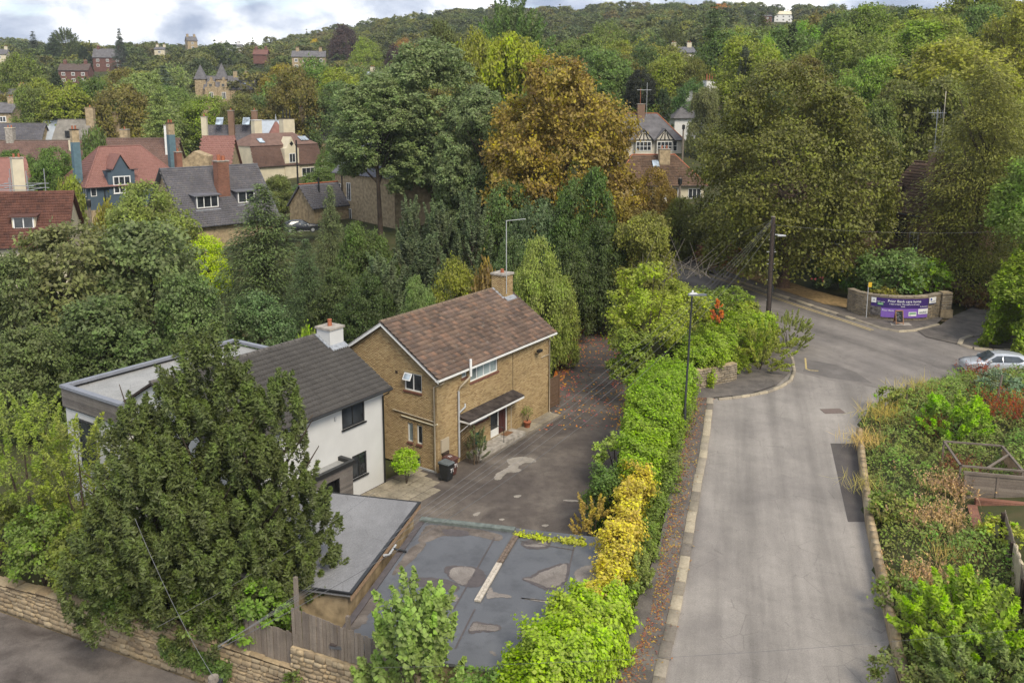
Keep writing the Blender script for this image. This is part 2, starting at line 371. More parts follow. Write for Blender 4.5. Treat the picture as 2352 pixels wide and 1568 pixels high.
def crown_broad(r, Wx, H, nl=14, nc=34, nleaf=60, leaf=.35, droop=0.0, lobe=(.17, .27), zmin=-.55, open_=0.0):
    R_ = Wx/2; d = sphere_dirs(nl, zmin, r); rad = r.uniform(*lobe, nl)*Wx
    k = r.uniform(.78, 1.0, nl)[:, None]
    C = np.c_[d[:, :2]*(R_-rad[:, None]*.9)*k, H*.5+d[:, 2]*(H/2-rad*.85)*k[:, 0]]
    C = np.vstack([C, [0, 0, H*.5]]); rad = np.r_[rad, min(Wx, H)*.30]; nl += 1
    dd = np.stack([sphere_dirs(nc, -.7, r) for _ in range(nl)]); 
    CP = C[:, None]+dd*rad[:, None, None]*r.uniform(.72, 1.06, (nl, nc, 1))*np.array([1, 1, .85])
    CP = CP.reshape(-1, 3); CD = dd.reshape(-1, 3); own = np.repeat(np.arange(nl), nc); crad = np.repeat(rad, nc)
    D = np.linalg.norm(CP[:, None]-C[None], axis=2)/rad[None]; D[np.arange(len(CP)), own] = 9
    keep = (D.min(1) > .74) & (r.random(len(CP)) > open_); CP, CD, crad = CP[keep], CD[keep], crad[keep]
    m = len(CP); off = r.normal(size=(m, nleaf, 3))*(crad*.19)[:, None, None]*np.array([1, 1, .62])
    if droop: off[..., 2] -= np.abs(off[..., 2])*droop+r.random((m, nleaf))*crad[:, None]*droop*.5
    P = (CP[:, None]+off).reshape(-1, 3)
    N = np.repeat(CD, nleaf, 0)*.55+np.array([0, 0, .55])+r.normal(size=(m*nleaf, 3))*.5
    A = r.normal(size=(m*nleaf, 3))+np.array([0, 0, -.5-droop])
    ct = np.repeat(r.normal(0, .13, m), nleaf)
    tint = np.clip(.45+ct+r.normal(0, .16, m*nleaf), 0, 1)
    S = leaf*r.uniform(.7, 1.35, m*nleaf); return P, N, A, S, S*.66, tint
def crown_plume(r, Wx, H, npl=240, nleaf=110, leaf=.2, L=(.12, .22), thick=.24, up=.8, zlo=.03, taper=1.0, spread=1.0, aspect=.34, top=.35, hang=0.0):
    """feathery sprays set over a crown body (yew, cypress, upright shoots)"""
    z = r.random(npl)**.85*(1-zlo)+zlo; t = r.uniform(0, 2*math.pi, npl)
    prof = np.where(z < top, .72+.28*z/top, np.sqrt(np.clip(1-((z-top)/(1-top))**2*taper, .02, 1)))
    rr = Wx/2*prof*np.sqrt(r.uniform(.12, 1, npl))*.88
    base = np.c_[rr*np.cos(t), rr*np.sin(t), z*H*.9]
    rad = np.c_[np.cos(t), np.sin(t), np.zeros(npl)]
    ax = unit(rad*spread*(.35+.65*(1-z))[:, None]+np.array([0, 0, up])+r.normal(size=(npl, 3))*.22)
    Ln = r.uniform(*L, npl)*min(H, Wx*1.3)
    s = r.random((npl, nleaf))**.8; wd = (1-s)**.7*thick*Ln[:, None]*(.35+.65*np.minimum(1, s*6))
    a = r.uniform(0, 2*math.pi, (npl, nleaf)); e1 = unit(np.cross(ax, np.array([.3, .2, 1.]))); e2 = np.cross(ax, e1)
    ro = e1[:, None]*np.cos(a)[..., None]+e2[:, None]*np.sin(a)[..., None]
    P = base[:, None]+ax[:, None]*(s*Ln[:, None])[..., None]+ro*(wd*np.sqrt(r.random((npl, nleaf))))[..., None]
    if hang: P[..., 2] -= hang*wd*r.random((npl, nleaf))*2
    A = ax[:, None]*.7+ro*.75+r.normal(size=(npl, nleaf, 3))*.25-np.array([0, 0, hang])
    N = ro*.5+ax[:, None]*.2+r.normal(size=(npl, nleaf, 3))*.5+np.array([0, 0, .35])
    n = npl*nleaf; S = leaf*r.uniform(.7, 1.4, n)
    tint = np.clip(.42+np.repeat(r.normal(0, .11, npl), nleaf)+(s.ravel()-.5)*.34+r.normal(0, .13, n), 0, 1)
    return P.reshape(-1, 3), N.reshape(-1, 3), A.reshape(-1, 3), S, S*aspect, tint
def crown_tier(r, Wx, H, nt=22, nb=13, nleaf=70, leaf=.3, droop=.25, hang=.5, power=1.0, aspect=.3, zlo=.06):
    """whorled boughs with hanging sprays (spruce, cedar, larch)"""
    P = []; N = []; A = []; T = []
    for i in range(nt):
        q = (i+.5)/nt; z = H*(zlo+(1-zlo)*q); Rr = Wx/2*(1-q)**power+.03*Wx
        for b in range(nb if q < .8 else max(5, nb//2)):
            az = r.uniform(0, 2*math.pi); Lb = Rr*r.uniform(.68, 1.1); k = max(8, int(nleaf*(.25+.75*Lb/(Wx/2))))
            s = r.random(k)**.7; d = np.array([math.cos(az), math.sin(az)]); w = (1-s*.6)*.16*Lb+.04*Wx
            lat = r.normal(size=k)*w*.7; zb = z+r.normal()*H*.012
            x = d[0]*s*Lb-d[1]*lat; y = d[1]*s*Lb+d[0]*lat
            hz = zb-droop*Lb*s**1.6+.10*Lb*s**3-r.random(k)**1.6*hang*w*1.6
            P.append(np.c_[x, y, hz]); A.append(np.c_[d[0]*.7-d[1]*lat/w*.5, d[1]*.7+d[0]*lat/w*.5, np.full(k, -.35-hang*.5)]+r.normal(size=(k, 3))*.3)
            N.append(np.array([0, 0, .8])+r.normal(size=(k, 3))*.45+np.c_[d[0]*s, d[1]*s, 0*s]*.3); T.append(np.clip(.34+r.normal()*.09+s*.22+r.normal(0, .12, k), 0, 1))
    P, N, A, T = map(np.concatenate, (P, N, A, T)); S = leaf*r.uniform(.7, 1.4, len(P))
    return P, N, A, S, S*aspect, T
PROTO = {}
def proto(key):
    if key in PROTO: return PROTO[key]
    r = np.random.default_rng(abs(hash(key)) % 1000 if False else sum(map(ord, key))); k = key[:-1]
    if k == 'broad': a = crown_broad(r, 10, 10.5, 26, 36, 60, .29)
    elif k == 'fine': a = crown_broad(r, 10, 11, 30, 40, 56, .24, .25, (.13, .22))
    elif k == 'oval': a = crown_broad(r, 7.5, 12, 22, 38, 50, .28, 0, (.20, .30))
    elif k == 'weep': a = crown_broad(r, 9, 11, 26, 34, 56, .25, .8, (.13, .2))
    elif k == 'plume': a = crown_plume(r, 8.5, 11, 280, 110, .26, (.13, .22), .26, .75)
    elif k == 'shoot': a = crown_plume(r, 4.5, 12, 110, 150, .27, (.22, .42), .13, 1.6, taper=.9, spread=.5, aspect=.5)
    elif k == 'tier': a = crown_tier(r, 8, 15, 24, 13, 90, .30)
    elif k == 'spire': a = crown_plume(r, 3, 10, 170, 70, .26, (.14, .22), .2, 1.5, taper=1.0, spread=.5, top=.12)
    elif k == 'far': a = crown_broad(r, 10, 10, 16, 24, 40, .42, 0, (.18, .28))
    elif k == 'farcone': a = crown_tier(r, 6, 13, 18, 9, 50, .5, aspect=.45)
    elif k == 'bush': a = crown_broad(r, 4, 3.2, 16, 30, 26, .24, 0, (.2, .3), -.3)
    P = a[0]; lo, hi = np.percentile(P, 1, 0), np.percentile(P, 99, 0); lo[2] = min(lo[2], np.percentile(P[:, 2], .5))
    mat = LEAF_NEEDLE if k in ('plume', 'tier', 'spire', 'farcone') else LEAF
    me = leaves_mesh(key+'_crown', *a[:5], mat, a[5])
    PROTO[key] = (me, lo, hi); return PROTO[key]
_cl = [None]
def crown_obj(name, me, lo, hi, root, w, h, base, color, rot=0.0, dy=1.0):
    """fit a crown mesh to width w and from base up to base+h in root space"""
    o = bpy.data.objects.new(name, me); col.objects.link(o)
    s = w/((hi[0]-lo[0]+hi[1]-lo[1])/2); sz = h/(hi[2]-lo[2])
    o.scale = (s, s*dy, sz); o.location = (0, 0, base-lo[2]*sz); o.rotation_euler = (0, 0, rot); o.color = (*color, 1)
    if root is not None: o.parent = root
    return o
TRUNKS = {}
def trunk_mesh(v):
    if v in TRUNKS: return TRUNKS[v]
    r = random.Random(v+50); b = MB()       # unit height, radius .03 at the foot
    pts = [(0, 0, -.06)]; x = y = 0
    for i in range(1, 6): x += r.uniform(-.012, .012); y += r.uniform(-.012, .012); pts.append((x, y, i*.16))
    b.tube(pts, [.036, .028, .024, .019, .013, .007], BARK, 9)
    for i in range(11):
        k = r.randint(2, 4); p = np.array(pts[k])+[0, 0, r.uniform(-.06, .1)]; az = i*2.4+r.random(); L = r.uniform(.16, .34)
        d = np.array([math.cos(az), math.sin(az), r.uniform(.5, 1.1)])
        q = p+d*L*.5+[0, 0, .01]; b.tube([p, q, q+d*L*.5+[0, 0, .05]], [.011, .007, .002], BARK, 6, False)
    o = b.build('trunk'); me = o.data; bpy.data.objects.remove(o); TRUNKS[v] = me; return me
ntree = [0]
def tree(name, label, x, ytop, w, Y, kind, color, cat='tree', group=None, base=.14, g=None, dy=1.0, mesh=None, single=False, rot=None):
    """x, w: crown centre and width on the survey picture, Y: distance; the foot stands on the ground there"""
    T = ony(x, ytop, Y); gz = float(ground(T[0], Y)) if g is None else g
    h = max(2.0, T[2]-gz); wm = w*math.hypot(Y, 0)/FPX
    ntree[0] += 1; rot = random.uniform(0, 6.28) if rot is None else rot
    me, lo, hi = mesh if mesh else proto(kind)
    if single:
        o = crown_obj(name, me, lo, hi, None, wm, h*(1-base), 0, color, rot, dy)
        o.location = (T[0], T[1], gz+h*base-lo[2]*o.scale[2]); return tag(o, label, cat, group)
    root = thing(name, label, cat, (T[0], T[1], gz), 0, group)
    tr = bpy.data.objects.new('trunk', trunk_mesh(ntree[0] % 4)); col.objects.link(tr); tr.parent = root; tr.scale = (min(h*1.1, wm*.95), min(h*1.1, wm*.95), h*.90)
    crown_obj('crown', me, lo, hi, root, wm, h*(1-base), h*base, color, rot, dy)
    return root
def own(key, a, mat=None):
    P = a[0]; lo, hi = np.percentile(P, 1, 0), np.percentile(P, 99, 0)
    return leaves_mesh(key, *a[:5], mat or LEAF, a[5]), lo, hi
def cover(name, pts, half, height, n, leaf, color, parent=None, r=rng, mat=None, bulge=.35, z0=0.0, layers=.22, jag=.9):
    """leaves over a hedge / creeper body along a path of (x,y,z)"""
    P = np.array(pts, float); seg = np.linalg.norm(np.diff(P[:, :2], axis=0), axis=1); cum = np.r_[0, np.cumsum(seg)]
    s = r.random(n)*cum[-1]; X = np.c_[[np.interp(s, cum, P[:, k]) for k in range(3)]].T
    i = np.clip(np.searchsorted(cum, s)-1, 0, len(seg)-1); d = np.diff(P, axis=0)[i][:, :2]; d = d/np.linalg.norm(d, axis=1)[:, None]; nrm = np.c_[-d[:, 1], d[:, 0]]
    hw = np.interp(s, cum, half) if hasattr(half, '__len__') else np.full(n, half); hh = np.interp(s, cum, height) if hasattr(height, '__len__') else np.full(n, height)
    per = 2*hh+2*hw; u = r.random(n)*per; side = np.where(u < hh, 1, np.where(u < hh+2*hw, 0, -1))
    lat = np.where(side == 1, hw, np.where(side == -1, -hw, hw-(u-hh))); zz = np.where(side == 1, u, np.where(side == -1, per-u, hh))
    ph = r.uniform(0, 6.28, 12)
    b = sum(np.sin(s*f+ph[j])*np.cos(zz*f*.9+lat*f+ph[j+6]) for j, f in enumerate((.9, 1.7, 2.9, 4.3, 6.1, 9.0)))/3.2*bulge
    b = b-layers*r.random(n)**.7
    out = np.c_[nrm*np.where(side == 0, 0, side)[:, None], np.where(side == 0, 1, 0)]
    edge = np.clip(1-(hh-zz)/.5, 0, 1)*(side != 0); out = unit(out+np.c_[np.zeros((n, 2)), edge*.8]+np.c_[nrm*((lat/np.maximum(hw, .1))*(side == 0)*.7)[:, None], np.zeros(n)])
    Q = np.c_[X[:, :2]+nrm*lat[:, None], X[:, 2]+z0+zz]+out*b[:, None]+r.normal(size=(n, 3))*.05
    N = out*.9+np.array([0, 0, .25])+r.normal(size=(n, 3))*.42; A = np.array([0, 0, -jag])+out*.5+r.normal(size=(n, 3))*.55
    S = leaf*r.uniform(.6, 1.4, n); cl = np.sin(s*2.3+ph[0])*np.sin(zz*3+ph[1])*.1
    tint = np.clip(.48+cl+r.normal(0, .17, n), 0, 1)
    o = link(bpy.data.objects.new(name, leaves_mesh(name, Q, N, A, S, S*.8, mat or LEAF, tint)), parent); o.color = (*color, 1); return o
def shrub(name, label, P, w, h, color, leaf=.16, n=9000, kind='broad', cat='bush', group=None, seed=1, mat=None, **kw):
    r = np.random.default_rng(seed); root = thing(name, label, cat, tuple(P), 0, group)
    if kind == 'broad': nl = 16; a = crown_broad(r, w, h, nl, max(6, n//(nl*26)), 26, leaf, kw.get('droop', 0), kw.get('lobe', (.2, .3)), -.4)
    elif kind == 'plume': a = crown_plume(r, w, h, max(30, n//90), 90, leaf, kw.get('L', (.2, .35)), kw.get('thick', .22), kw.get('up', .9), aspect=kw.get('aspect', .4), taper=kw.get('taper', .7))
    me = leaves_mesh(name+'_foliage', *a[:5], mat or LEAF, a[5])
    o = bpy.data.objects.new('foliage', me); col.objects.link(o); o.parent = root; o.color = (*color, 1)
    b = MB()
    for i in range(kw.get('stems', 5)):
        t = i*2.1+seed; b.tube([(0, 0, -.1), (math.cos(t)*w*.12, math.sin(t)*w*.12, h*.4), (math.cos(t)*w*.26, math.sin(t)*w*.26, h*.78)], [.035*h/3+.01, .02*h/3+.006, .005], BARK, 6, False)
    b.build('stem', root); return root
# ------------------------------------------------------------------ building helpers
def holed(b, O, U, N, L, H, ops, depth, m):
    O, U, N = map(lambda a: np.asarray(a, float), (O, U, N)); Z = np.array([0, 0, 1.])
    us = sorted({0, L, *[o[0] for o in ops], *[o[2] for o in ops]}); zs = sorted({0, H, *[o[1] for o in ops], *[o[3] for o in ops]})
    Pt = lambda u, z, k=0: O+U*u+Z*z-N*k
    for i in range(len(us)-1):
        for j in range(len(zs)-1):
            cu, cz = (us[i]+us[i+1])/2, (zs[j]+zs[j+1])/2
            if any(o[0] < cu < o[2] and o[1] < cz < o[3] for o in ops): continue
            b.add([Pt(us[i], zs[j]), Pt(us[i+1], zs[j]), Pt(us[i+1], zs[j+1]), Pt(us[i], zs[j+1])], [(0, 1, 2, 3)], m)
    for (a, c, d, e) in ops:
        q = [(a, c), (d, c), (d, e), (a, e)]
        for k in range(4):
            p0, p1 = q[k], q[(k+1) % 4]; b.add([Pt(*p0), Pt(*p1), Pt(*p1, depth), Pt(*p0, depth)], [(0, 1, 2, 3)], m)
def window(parent, O, U, N, w, h, cols=2, rows=1, fm=None, gm=None, inset=.1, fw=.06, sill=None, name='window', proud=0.0, deep=False, curtain=None):
    """O: bottom-left of the opening on the wall face"""
    O, U, N = map(lambda a: np.asarray(a, float), (O, U, N)); Z = np.array([0, 0, 1.]); fm = fm or WHITE; gm = gm or GLASS
    B = O-N*inset+N*proud; b = MB(); t = N*.06
    b.obox(B, U*w, Z*fw, t, fm); b.obox(B+Z*(h-fw), U*w, Z*fw, t, fm); b.obox(B+Z*fw, U*fw, Z*(h-2*fw), t, fm); b.obox(B+U*(w-fw)+Z*fw, U*fw, Z*(h-2*fw), t, fm)
    cw = (w-fw)/cols; rh = (h-fw)/rows; m = fw*.8
    for i in range(1, cols): b.obox(B+U*(i*cw)+Z*fw, U*m, Z*(h-2*fw), t*.95, fm)
    for j in range(1, rows): b.obox(B+U*fw+Z*(j*rh), U*(w-2*fw), Z*m, t*.9, fm)
    o = b.build(name, parent)
    single = cols*rows > 6
    pb = MB()
    for i in range(cols):
        for j in range(rows):
            q = pb if single else MB()
            q.obox(B+U*(fw*.8+i*cw)+Z*(fw*.8+j*rh)+N*.012, U*(cw-fw*.6), Z*(rh-fw*.6), N*.016, gm)
            if not single: q.build('pane', o)
    if single: pb.build('pane', o)
    if sill: s_ = MB(); s_.obox(O-U*.06-Z*.07-N*.02, U*(w+.12), Z*.07, N*.11, sill); s_.build('sill', o)
    return o
def chimney(root, x, y, z0, z1, w, d, m, pots=1, potm=None, cap=True, name='chimney', poth=.45, capm=None):
    b = MB(); b.box((x-w/2, y-d/2, z0), (x+w/2, y+d/2, z1), m)
    if cap: b.box((x-w/2-.07, y-d/2-.07, z1), (x+w/2+.07, y+d/2+.07, z1+.12), capm or CONC)
    o = b.build(name, root)
    for i in range(pots):
        k = (i-(pots-1)/2); px_, py_ = (x+k*w/max(pots, 1)*.9, y) if w >= d else (x, y+k*d/max(pots, 1)*.9); p = MB()
        p.tube([(px_, py_, z1+.1), (px_, py_, z1+.1+poth*.8), (px_, py_, z1+.1+poth)], [.13, .11, .13], potm or CLAY, 8); p.build('chimney_pot', o)
    return o
def house(name, label, P, rot, L, D, ev, ri, wallm, roofm, roof='gable', ov=.35, cat='house', group=None, tile=None, hipin=None, ridgem=None, roll=True, lim=300):
    """local frame: x along the front 0..L, y into the depth 0..D, front faces -y; heights above P"""
    root = thing(name, label, cat, P, R(rot), group); b = MB()
    if roof in ('gable',):
        b.add([(0, 0, -1.5), (L, 0, -1.5), (L, D, -1.5), (0, D, -1.5), (0, 0, ev), (L, 0, ev), (L, D, ev), (0, D, ev), (0, D/2, ri-.12), (L, D/2, ri-.12)],
              [(0, 1, 5, 4), (2, 3, 7, 6), (3, 0, 4, 8, 7), (1, 2, 6, 9, 5)], wallm)
    else: b.box((0, 0, -1.5), (L, D, ev), wallm)
    b.build('wall', root); r = MB(); sl = (ri-ev)/(D/2); ez = ev-ov*sl
    if roof == 'gable':
        r.slab([(-ov, -ov, ez), (L+ov, -ov, ez), (L+ov, D/2, ri), (-ov, D/2, ri)], .14, roofm); r.slab([(-ov, D+ov, ez), (-ov, D/2+.003, ri), (L+ov, D/2+.003, ri), (L+ov, D+ov, ez)], .14, roofm)
        hi = -ov
    else:
        hi = D/2 if hipin is None else hipin; e_ = ov
        a0, a1, a2, a3 = (-e_, -e_, ez), (L+e_, -e_, ez), (L+e_, D+e_, ez), (-e_, D+e_, ez); q0, q1 = (hi, D/2, ri), (L-hi, D/2, ri)
        r.add([a0, a1, a2, a3, q0, q1], [(0, 1, 5, 4), (2, 3, 4, 5), (3, 0, 4), (1, 2, 5), (3, 2, 1, 0)], roofm)
    ro = r.build('roof', root)
    rb = MB(); rb.tube([(hi, D/2, ri+.02), (L-hi, D/2, ri+.02)], .10, ridgem or roofm, 6)
    if roof == 'hip':
        for a, q in (((-ov, -ov, ez), (hi, D/2, ri)), ((L+ov, -ov, ez), (L-hi, D/2, ri)), ((-ov, D+ov, ez), (hi, D/2, ri))): rb.tube([np.array(a)+[0, 0, .03], np.array(q)+[0, 0, .03]], .09, ridgem or roofm, 6)
    rb.build('ridge', ro)
    g = MB(); g.tube([(-ov, -ov-.05, ez-.03), (L+ov, -ov-.05, ez-.03)], .055, BLACK, 6); g.build('gutter', root)
    if tile:
        tw, th, tm = tile; Vv = np.array([0, D/2+ov, ri-ez]); n = np.linalg.norm(Vv); Vv /= n; Lt = L+2*ov
        hk = None
        if roof == 'hip': hk = lambda a, c: (hi+ov)*c/n < a < Lt-(hi+ov)*c/n
        tile_slope(ro, (-ov, -ov, ez+.006), (1, 0, 0), Vv, int(Lt/tw), int(n/th), tw, th, tm, root, roll, lim, hk)
        WM[ro] = WM[root]
        if roof == 'hip':   # left hip
            Vl = np.array([hi+ov, 0, ri-ez]); nl_ = np.linalg.norm(Vl); Vl /= nl_; Dt = D+2*ov
            tile_slope(ro, (-ov, D+ov, ez+.006), (0, -1, 0), Vl, int(Dt/tw), int(nl_/th), tw, th, tm, root, roll, 60, lambda a, c: Dt/2*c/nl_ < a < Dt-Dt/2*c/nl_)
    return root
FRONT = lambda x, z: ((x, 0, z), (1, 0, 0), (0, -1, 0)); LEFT = lambda y, z: ((0, y, z), (0, -1, 0), (-1, 0, 0))
def fwin(root, x, z, w, h, cols=2, rows=1, fm=None, gm=None, sill=None, fw=.08): return window(root, *FRONT(x, z), w, h, cols, rows, fm, gm, -.012, fw, sill)
def lwin(root, y, z, w, h, cols=2, rows=1, fm=None, gm=None, sill=None, fw=.08): return window(root, *LEFT(y, z), w, h, cols, rows, fm, gm, -.012, fw, sill)
# piece materials
BRICK_Y = piece_mat('yellow_brick', [(.29, .20, .10), (.38, .28, .145), (.33, .235, .115), (.42, .315, .17), (.24, .16, .08), (.36, .26, .135)], stain=(.35, .45), bstr=.3)
MORTAR = simple('mortar', (.27, .215, .14), .95, .1, .2, 3)
TILE_B = piece_mat('brown_tile', [(.11, .08, .066), (.165, .115, .09), (.12, .092, .08), (.20, .14, .105), (.095, .074, .064), (.24, .15, .105), (.15, .115, .10)], stain=(.4, .5), moss=((.22, .19, .16), 3.0, .60, .6), bstr=.7)
TILE_BASE = simple('tile_bed', (.05, .04, .036), .95, .1, .3, 4)
TILE_G = piece_mat('grey_tile', [(.068, .064, .061), (.082, .077, .073), (.074, .07, .067), (.088, .083, .078)], stain=(.2, .4), bstr=.5)
TILE_R = piece_mat('dark_red_tile', [(.12, .055, .042), (.16, .075, .055), (.14, .066, .05), (.10, .05, .04)], stain=(.45, .5), bstr=.6)
TILE_BR = piece_mat('mossy_brown_tile', [(.13, .085, .06), (.17, .11, .075), (.11, .075, .055), (.20, .13, .09)], stain=(.55, .6), moss=((.08, .07, .03), 2.0, .62, .5), bstr=.7)
SLATE_P = piece_mat('slate', [(.115, .112, .125), (.14, .135, .15), (.125, .12, .13), (.16, .15, .155)], stain=(.35, .4), moss=((.20, .18, .15), 1.5, .6, .5), bstr=.3)
ROSE_T = piece_mat('rose_tile', [(.25, .125, .105), (.29, .15, .125), (.27, .135, .115)], stain=(.15, .3), bstr=.3)
MANS_T = piece_mat('brown_plain_tile', [(.17, .105, .085), (.20, .125, .10), (.155, .10, .085)], stain=(.45, .35), bstr=.3)
STONE = piece_mat('wall_stone', [(.36, .27, .16), (.42, .325, .20), (.30, .225, .14), (.46, .37, .24), (.33, .26, .17), (.25, .19, .125)], stain=(.4, .9), moss=((.10, .085, .06), 5, .66, .5), grain=9, bstr=.8)
STONE_G = piece_mat('grey_wall_stone', [(.27, .225, .165), (.33, .275, .20), (.22, .185, .14), (.30, .25, .18)], stain=(.45, 1.0), grain=8, bstr=.8)
KERBM = piece_mat('kerb_stone', [(.36, .31, .23), (.42, .36, .26), (.27, .235, .19), (.40, .345, .25), (.16, .14, .12), (.38, .33, .24)], stain=(.35, 1.2), grain=12, bstr=.5)
BOARD = piece_mat('weathered_board', [(.20, .165, .13), (.25, .21, .17), (.17, .14, .115), (.23, .19, .15)], stain=(.4, 1.5), grain=25, bstr=.6)
BOARD_G = piece_mat('grey_cladding', [(.16, .14, .125), (.20, .18, .16), (.13, .115, .105)], stain=(.35, 1.2), grain=25, bstr=.5)
SLABM = piece_mat('paving_slab', [(.27, .235, .175), (.31, .27, .20), (.24, .205, .155)], stain=(.5, 1.2), grain=10, moss=((.10, .085, .05), 1.2, .60, .6))
BRICK_R = piece_mat('red_brick', [(.22, .105, .07), (.27, .13, .09), (.17, .085, .06), (.24, .12, .085)], stain=(.4, .9))
BRICK_BR = piece_mat('brown_brick', [(.23, .145, .10), (.28, .18, .125), (.19, .12, .085)], stain=(.3, .6))

# ------------------------------------------------------------------ ground surfaces
def asphalt(name, base, hi, patch, scale=.35, streak=None, gloss=.85, fine=40, pl=.5, wet=None):
    t = NT(name); c = t.coord('World'); f = t.noise(c, fine, 4, .7); m = t.noise(c, scale, 6, .6, .4)
    cc = t.ramp(m, [(.32, patch), (.5, base), (.68, hi)]); cc = t.mix(.55, cc, t.ramp(f, [(.28, .5), (.72, 1.45)]), 'MULTIPLY')
    if streak:
        cs = t.n('ShaderNodeMapping', {0: t.n('ShaderNodeNewGeometry').outputs['Position'], 'Scale': (1/streak[1], 22, 1), 'Rotation': (0, 0, streak[0])}, vector_type='TEXTURE').outputs[0]; s_ = t.noise(cs, 1.0, 4, .6)
        cc = t.mix(.75, cc, t.ramp(s_, [(.33, .70), (.48, .98), (.62, 1.2)]), 'MULTIPLY')
    cr = t.n('ShaderNodeTexVoronoi', {'Vector': t.coord('World'), 'Scale': .8}, feature='DISTANCE_TO_EDGE').outputs['Distance']
    cm = t.noise(c, .6, 3); crk = t.math('MULTIPLY', t.math('LESS_THAN', cr, .012), t.math('GREATER_THAN', cm, .54)); cc = t.mix(t.math('MULTIPLY', crk, .22), cc, (.04, .036, .033))
    dirt = t.noise(c, 1.6, 8, .7); cc = t.mix(pl, cc, t.ramp(dirt, [(.38, .55), (.55, 1.0)]), 'MULTIPLY')
    MATS[name] = t.pbr(cc, gloss, .3, f, .35, .01); return MATS[name]
ROAD = asphalt('worn_light_asphalt', (.24, .219, .197), (.285, .26, .233), (.19, .173, .158), .22, (R(-14), .9), .9, 28, .18)
ROAD2 = asphalt('main_road_asphalt', (.175, .158, .145), (.21, .19, .172), (.13, .12, .112), .25, (R(27), .7), .9, 28, .25)
PAVE = asphalt('pavement_asphalt', (.125, .11, .098), (.16, .14, .12), (.09, .08, .072), .8, None, .95, 22, .45)
DRIVE = asphalt('drive_asphalt', (.105, .088, .076), (.17, .145, .122), (.07, .058, .052), .33, None, .9, 26, .5)
LANE = asphalt('lane_asphalt', (.155, .135, .122), (.20, .175, .155), (.068, .056, .05), .42, (R(-114.6), .3), .8, 24, .4)
PATCHM = asphalt('new_asphalt_patch', (.085, .075, .07), (.10, .09, .082), (.07, .062, .06), .7, None, .9, 30, .25)
t_ = NT('soil'); c_ = t_.coord('World'); n_ = t_.noise(c_, .5, 8, .65)
SOIL = t_.pbr(t_.ramp(n_, [(.3, (.03, .04, .018)), (.5, (.055, .06, .025)), (.7, (.09, .075, .04))]), .95, .1, n_, .5, .05)
t_ = NT('dry_grass_ground'); c_ = t_.coord('World'); n_ = t_.noise(c_, 2.5, 8, .7)
DRYG = t_.pbr(t_.ramp(n_, [(.3, (.10, .08, .035)), (.5, (.24, .165, .08)), (.7, (.30, .21, .11))]), .95, .1, n_, .5, .03)
# terrain: one sheet to beyond the skyline
ys = np.unique(np.r_[np.arange(14, 70, 1.0), np.arange(70, 120, 2.0), np.arange(120, 320, 8.0), np.arange(320, 1601, 20)]); 
V = []; nx = 121
for Y in ys: hw = np.maximum(45, Y*.80); V.append(np.c_[np.linspace(-hw, hw, nx), np.full(nx, Y)])
V = np.concatenate(V); Zg = ground(V[:, 0], V[:, 1]); i = np.arange(len(ys)-1)[:, None]*nx+np.arange(nx-1)[None]
Q = np.stack([i, i+1, i+1+nx, i+nx], -1).reshape(-1, 4)
terr = link(bpy.data.objects.new('terrain', mesh_np('terrain', np.c_[V, Zg-.02], [Q], [SOIL], smooth=True))); struct(terr)
# drive, lane, roads
tex_plane('drive', [(-12.5, 34), (-2, 26.5), (2.3, 27), (4.6, 38.4), (5.8, 46), (8.6, 59.4), (9.6, 70.8), (10.8, 87), (8.2, 87.5), (7.0, 80), (4.6, 70.8), (3.0, 60), (1.4, 56.5), (-8, 43), (-12.5, 36)], DRIVE, 0)
tex_plane('lane', [(-40, 42.2), (-21.6, 33.7), (-4.7, 26.0), (2, 22.8), (2, 14), (-20, 14), (-40, 24)], LANE, -1.05)
RP = lambda x, y, o=0: (x, y, rz(y)+o)
tex_plane('main_road', [RP(*p) for p in ((-2, 108), (10.5, 106), (20.2, 86), (25.4, 74.5), (27.9, 69.4), (30.6, 67.5), (34.6, 68.2), (35.2, 63), (37.5, 62.2), (75, 62.6), (75, 50), (30, 50), (24.4, 53.6), (22.8, 54.3), (20.9, 55.4), (18.6, 57.2), (19.6, 60.3), (16.5, 67.8), (11, 81.8), (2, 104))], ROAD2, None)
tex_plane('road', [RP(*p, .004) for p in ((2.8, 19), (5.1, 26.4), (6.85, 32), (8.2, 36.7), (10.8, 46.2), (12.2, 52.5), (14.9, 53.1), (16.8, 54.7), (19.0, 57.3), (20.9, 55.4), (22.8, 54.3), (24.4, 53.6), (25.5, 51.5), (22, 46), (17.2, 36.7), (14.2, 26.3), (11.5, 17))], ROAD, None)
tex_plane('pavement', [RP(*p, .10) for p in ((1.0, 20), (2.4, 19), (4.95, 26.4), (6.7, 32), (8.05, 36.7), (10.8, 46.2), (12.4, 52.0), (14.9, 52.6), (17.2, 54.3), (19.1, 57.1), (20.0, 60.1), (16.8, 68), (15, 67), (17, 60), (14, 56.5), (11.3, 54), (9.3, 46.2), (6.4, 35), (3.2, 26.4))], PAVE, None)
t_ = MB()
for nm, pts in (('corner_pavement', ((10, 106), (20.4, 86.1), (25.7, 74.6), (28.2, 69.6), (29.2, 67.2), (30.4, 66.3), (31.6, 66.6), (34.2, 68.2), (36.6, 71.2), (33, 72.5), (31.5, 71), (29, 72.2), (26, 77), (22, 87.5), (14, 106))),
                ('island_pavement', ((33.9, 62.2), (37.6, 61.9), (60, 62.2), (60, 68), (42, 66.5), (37.2, 65.6), (34.6, 64.2), (33.6, 63)))):
    tex_plane(nm, [RP(*p, .10) for p in pts], PAVE, None)
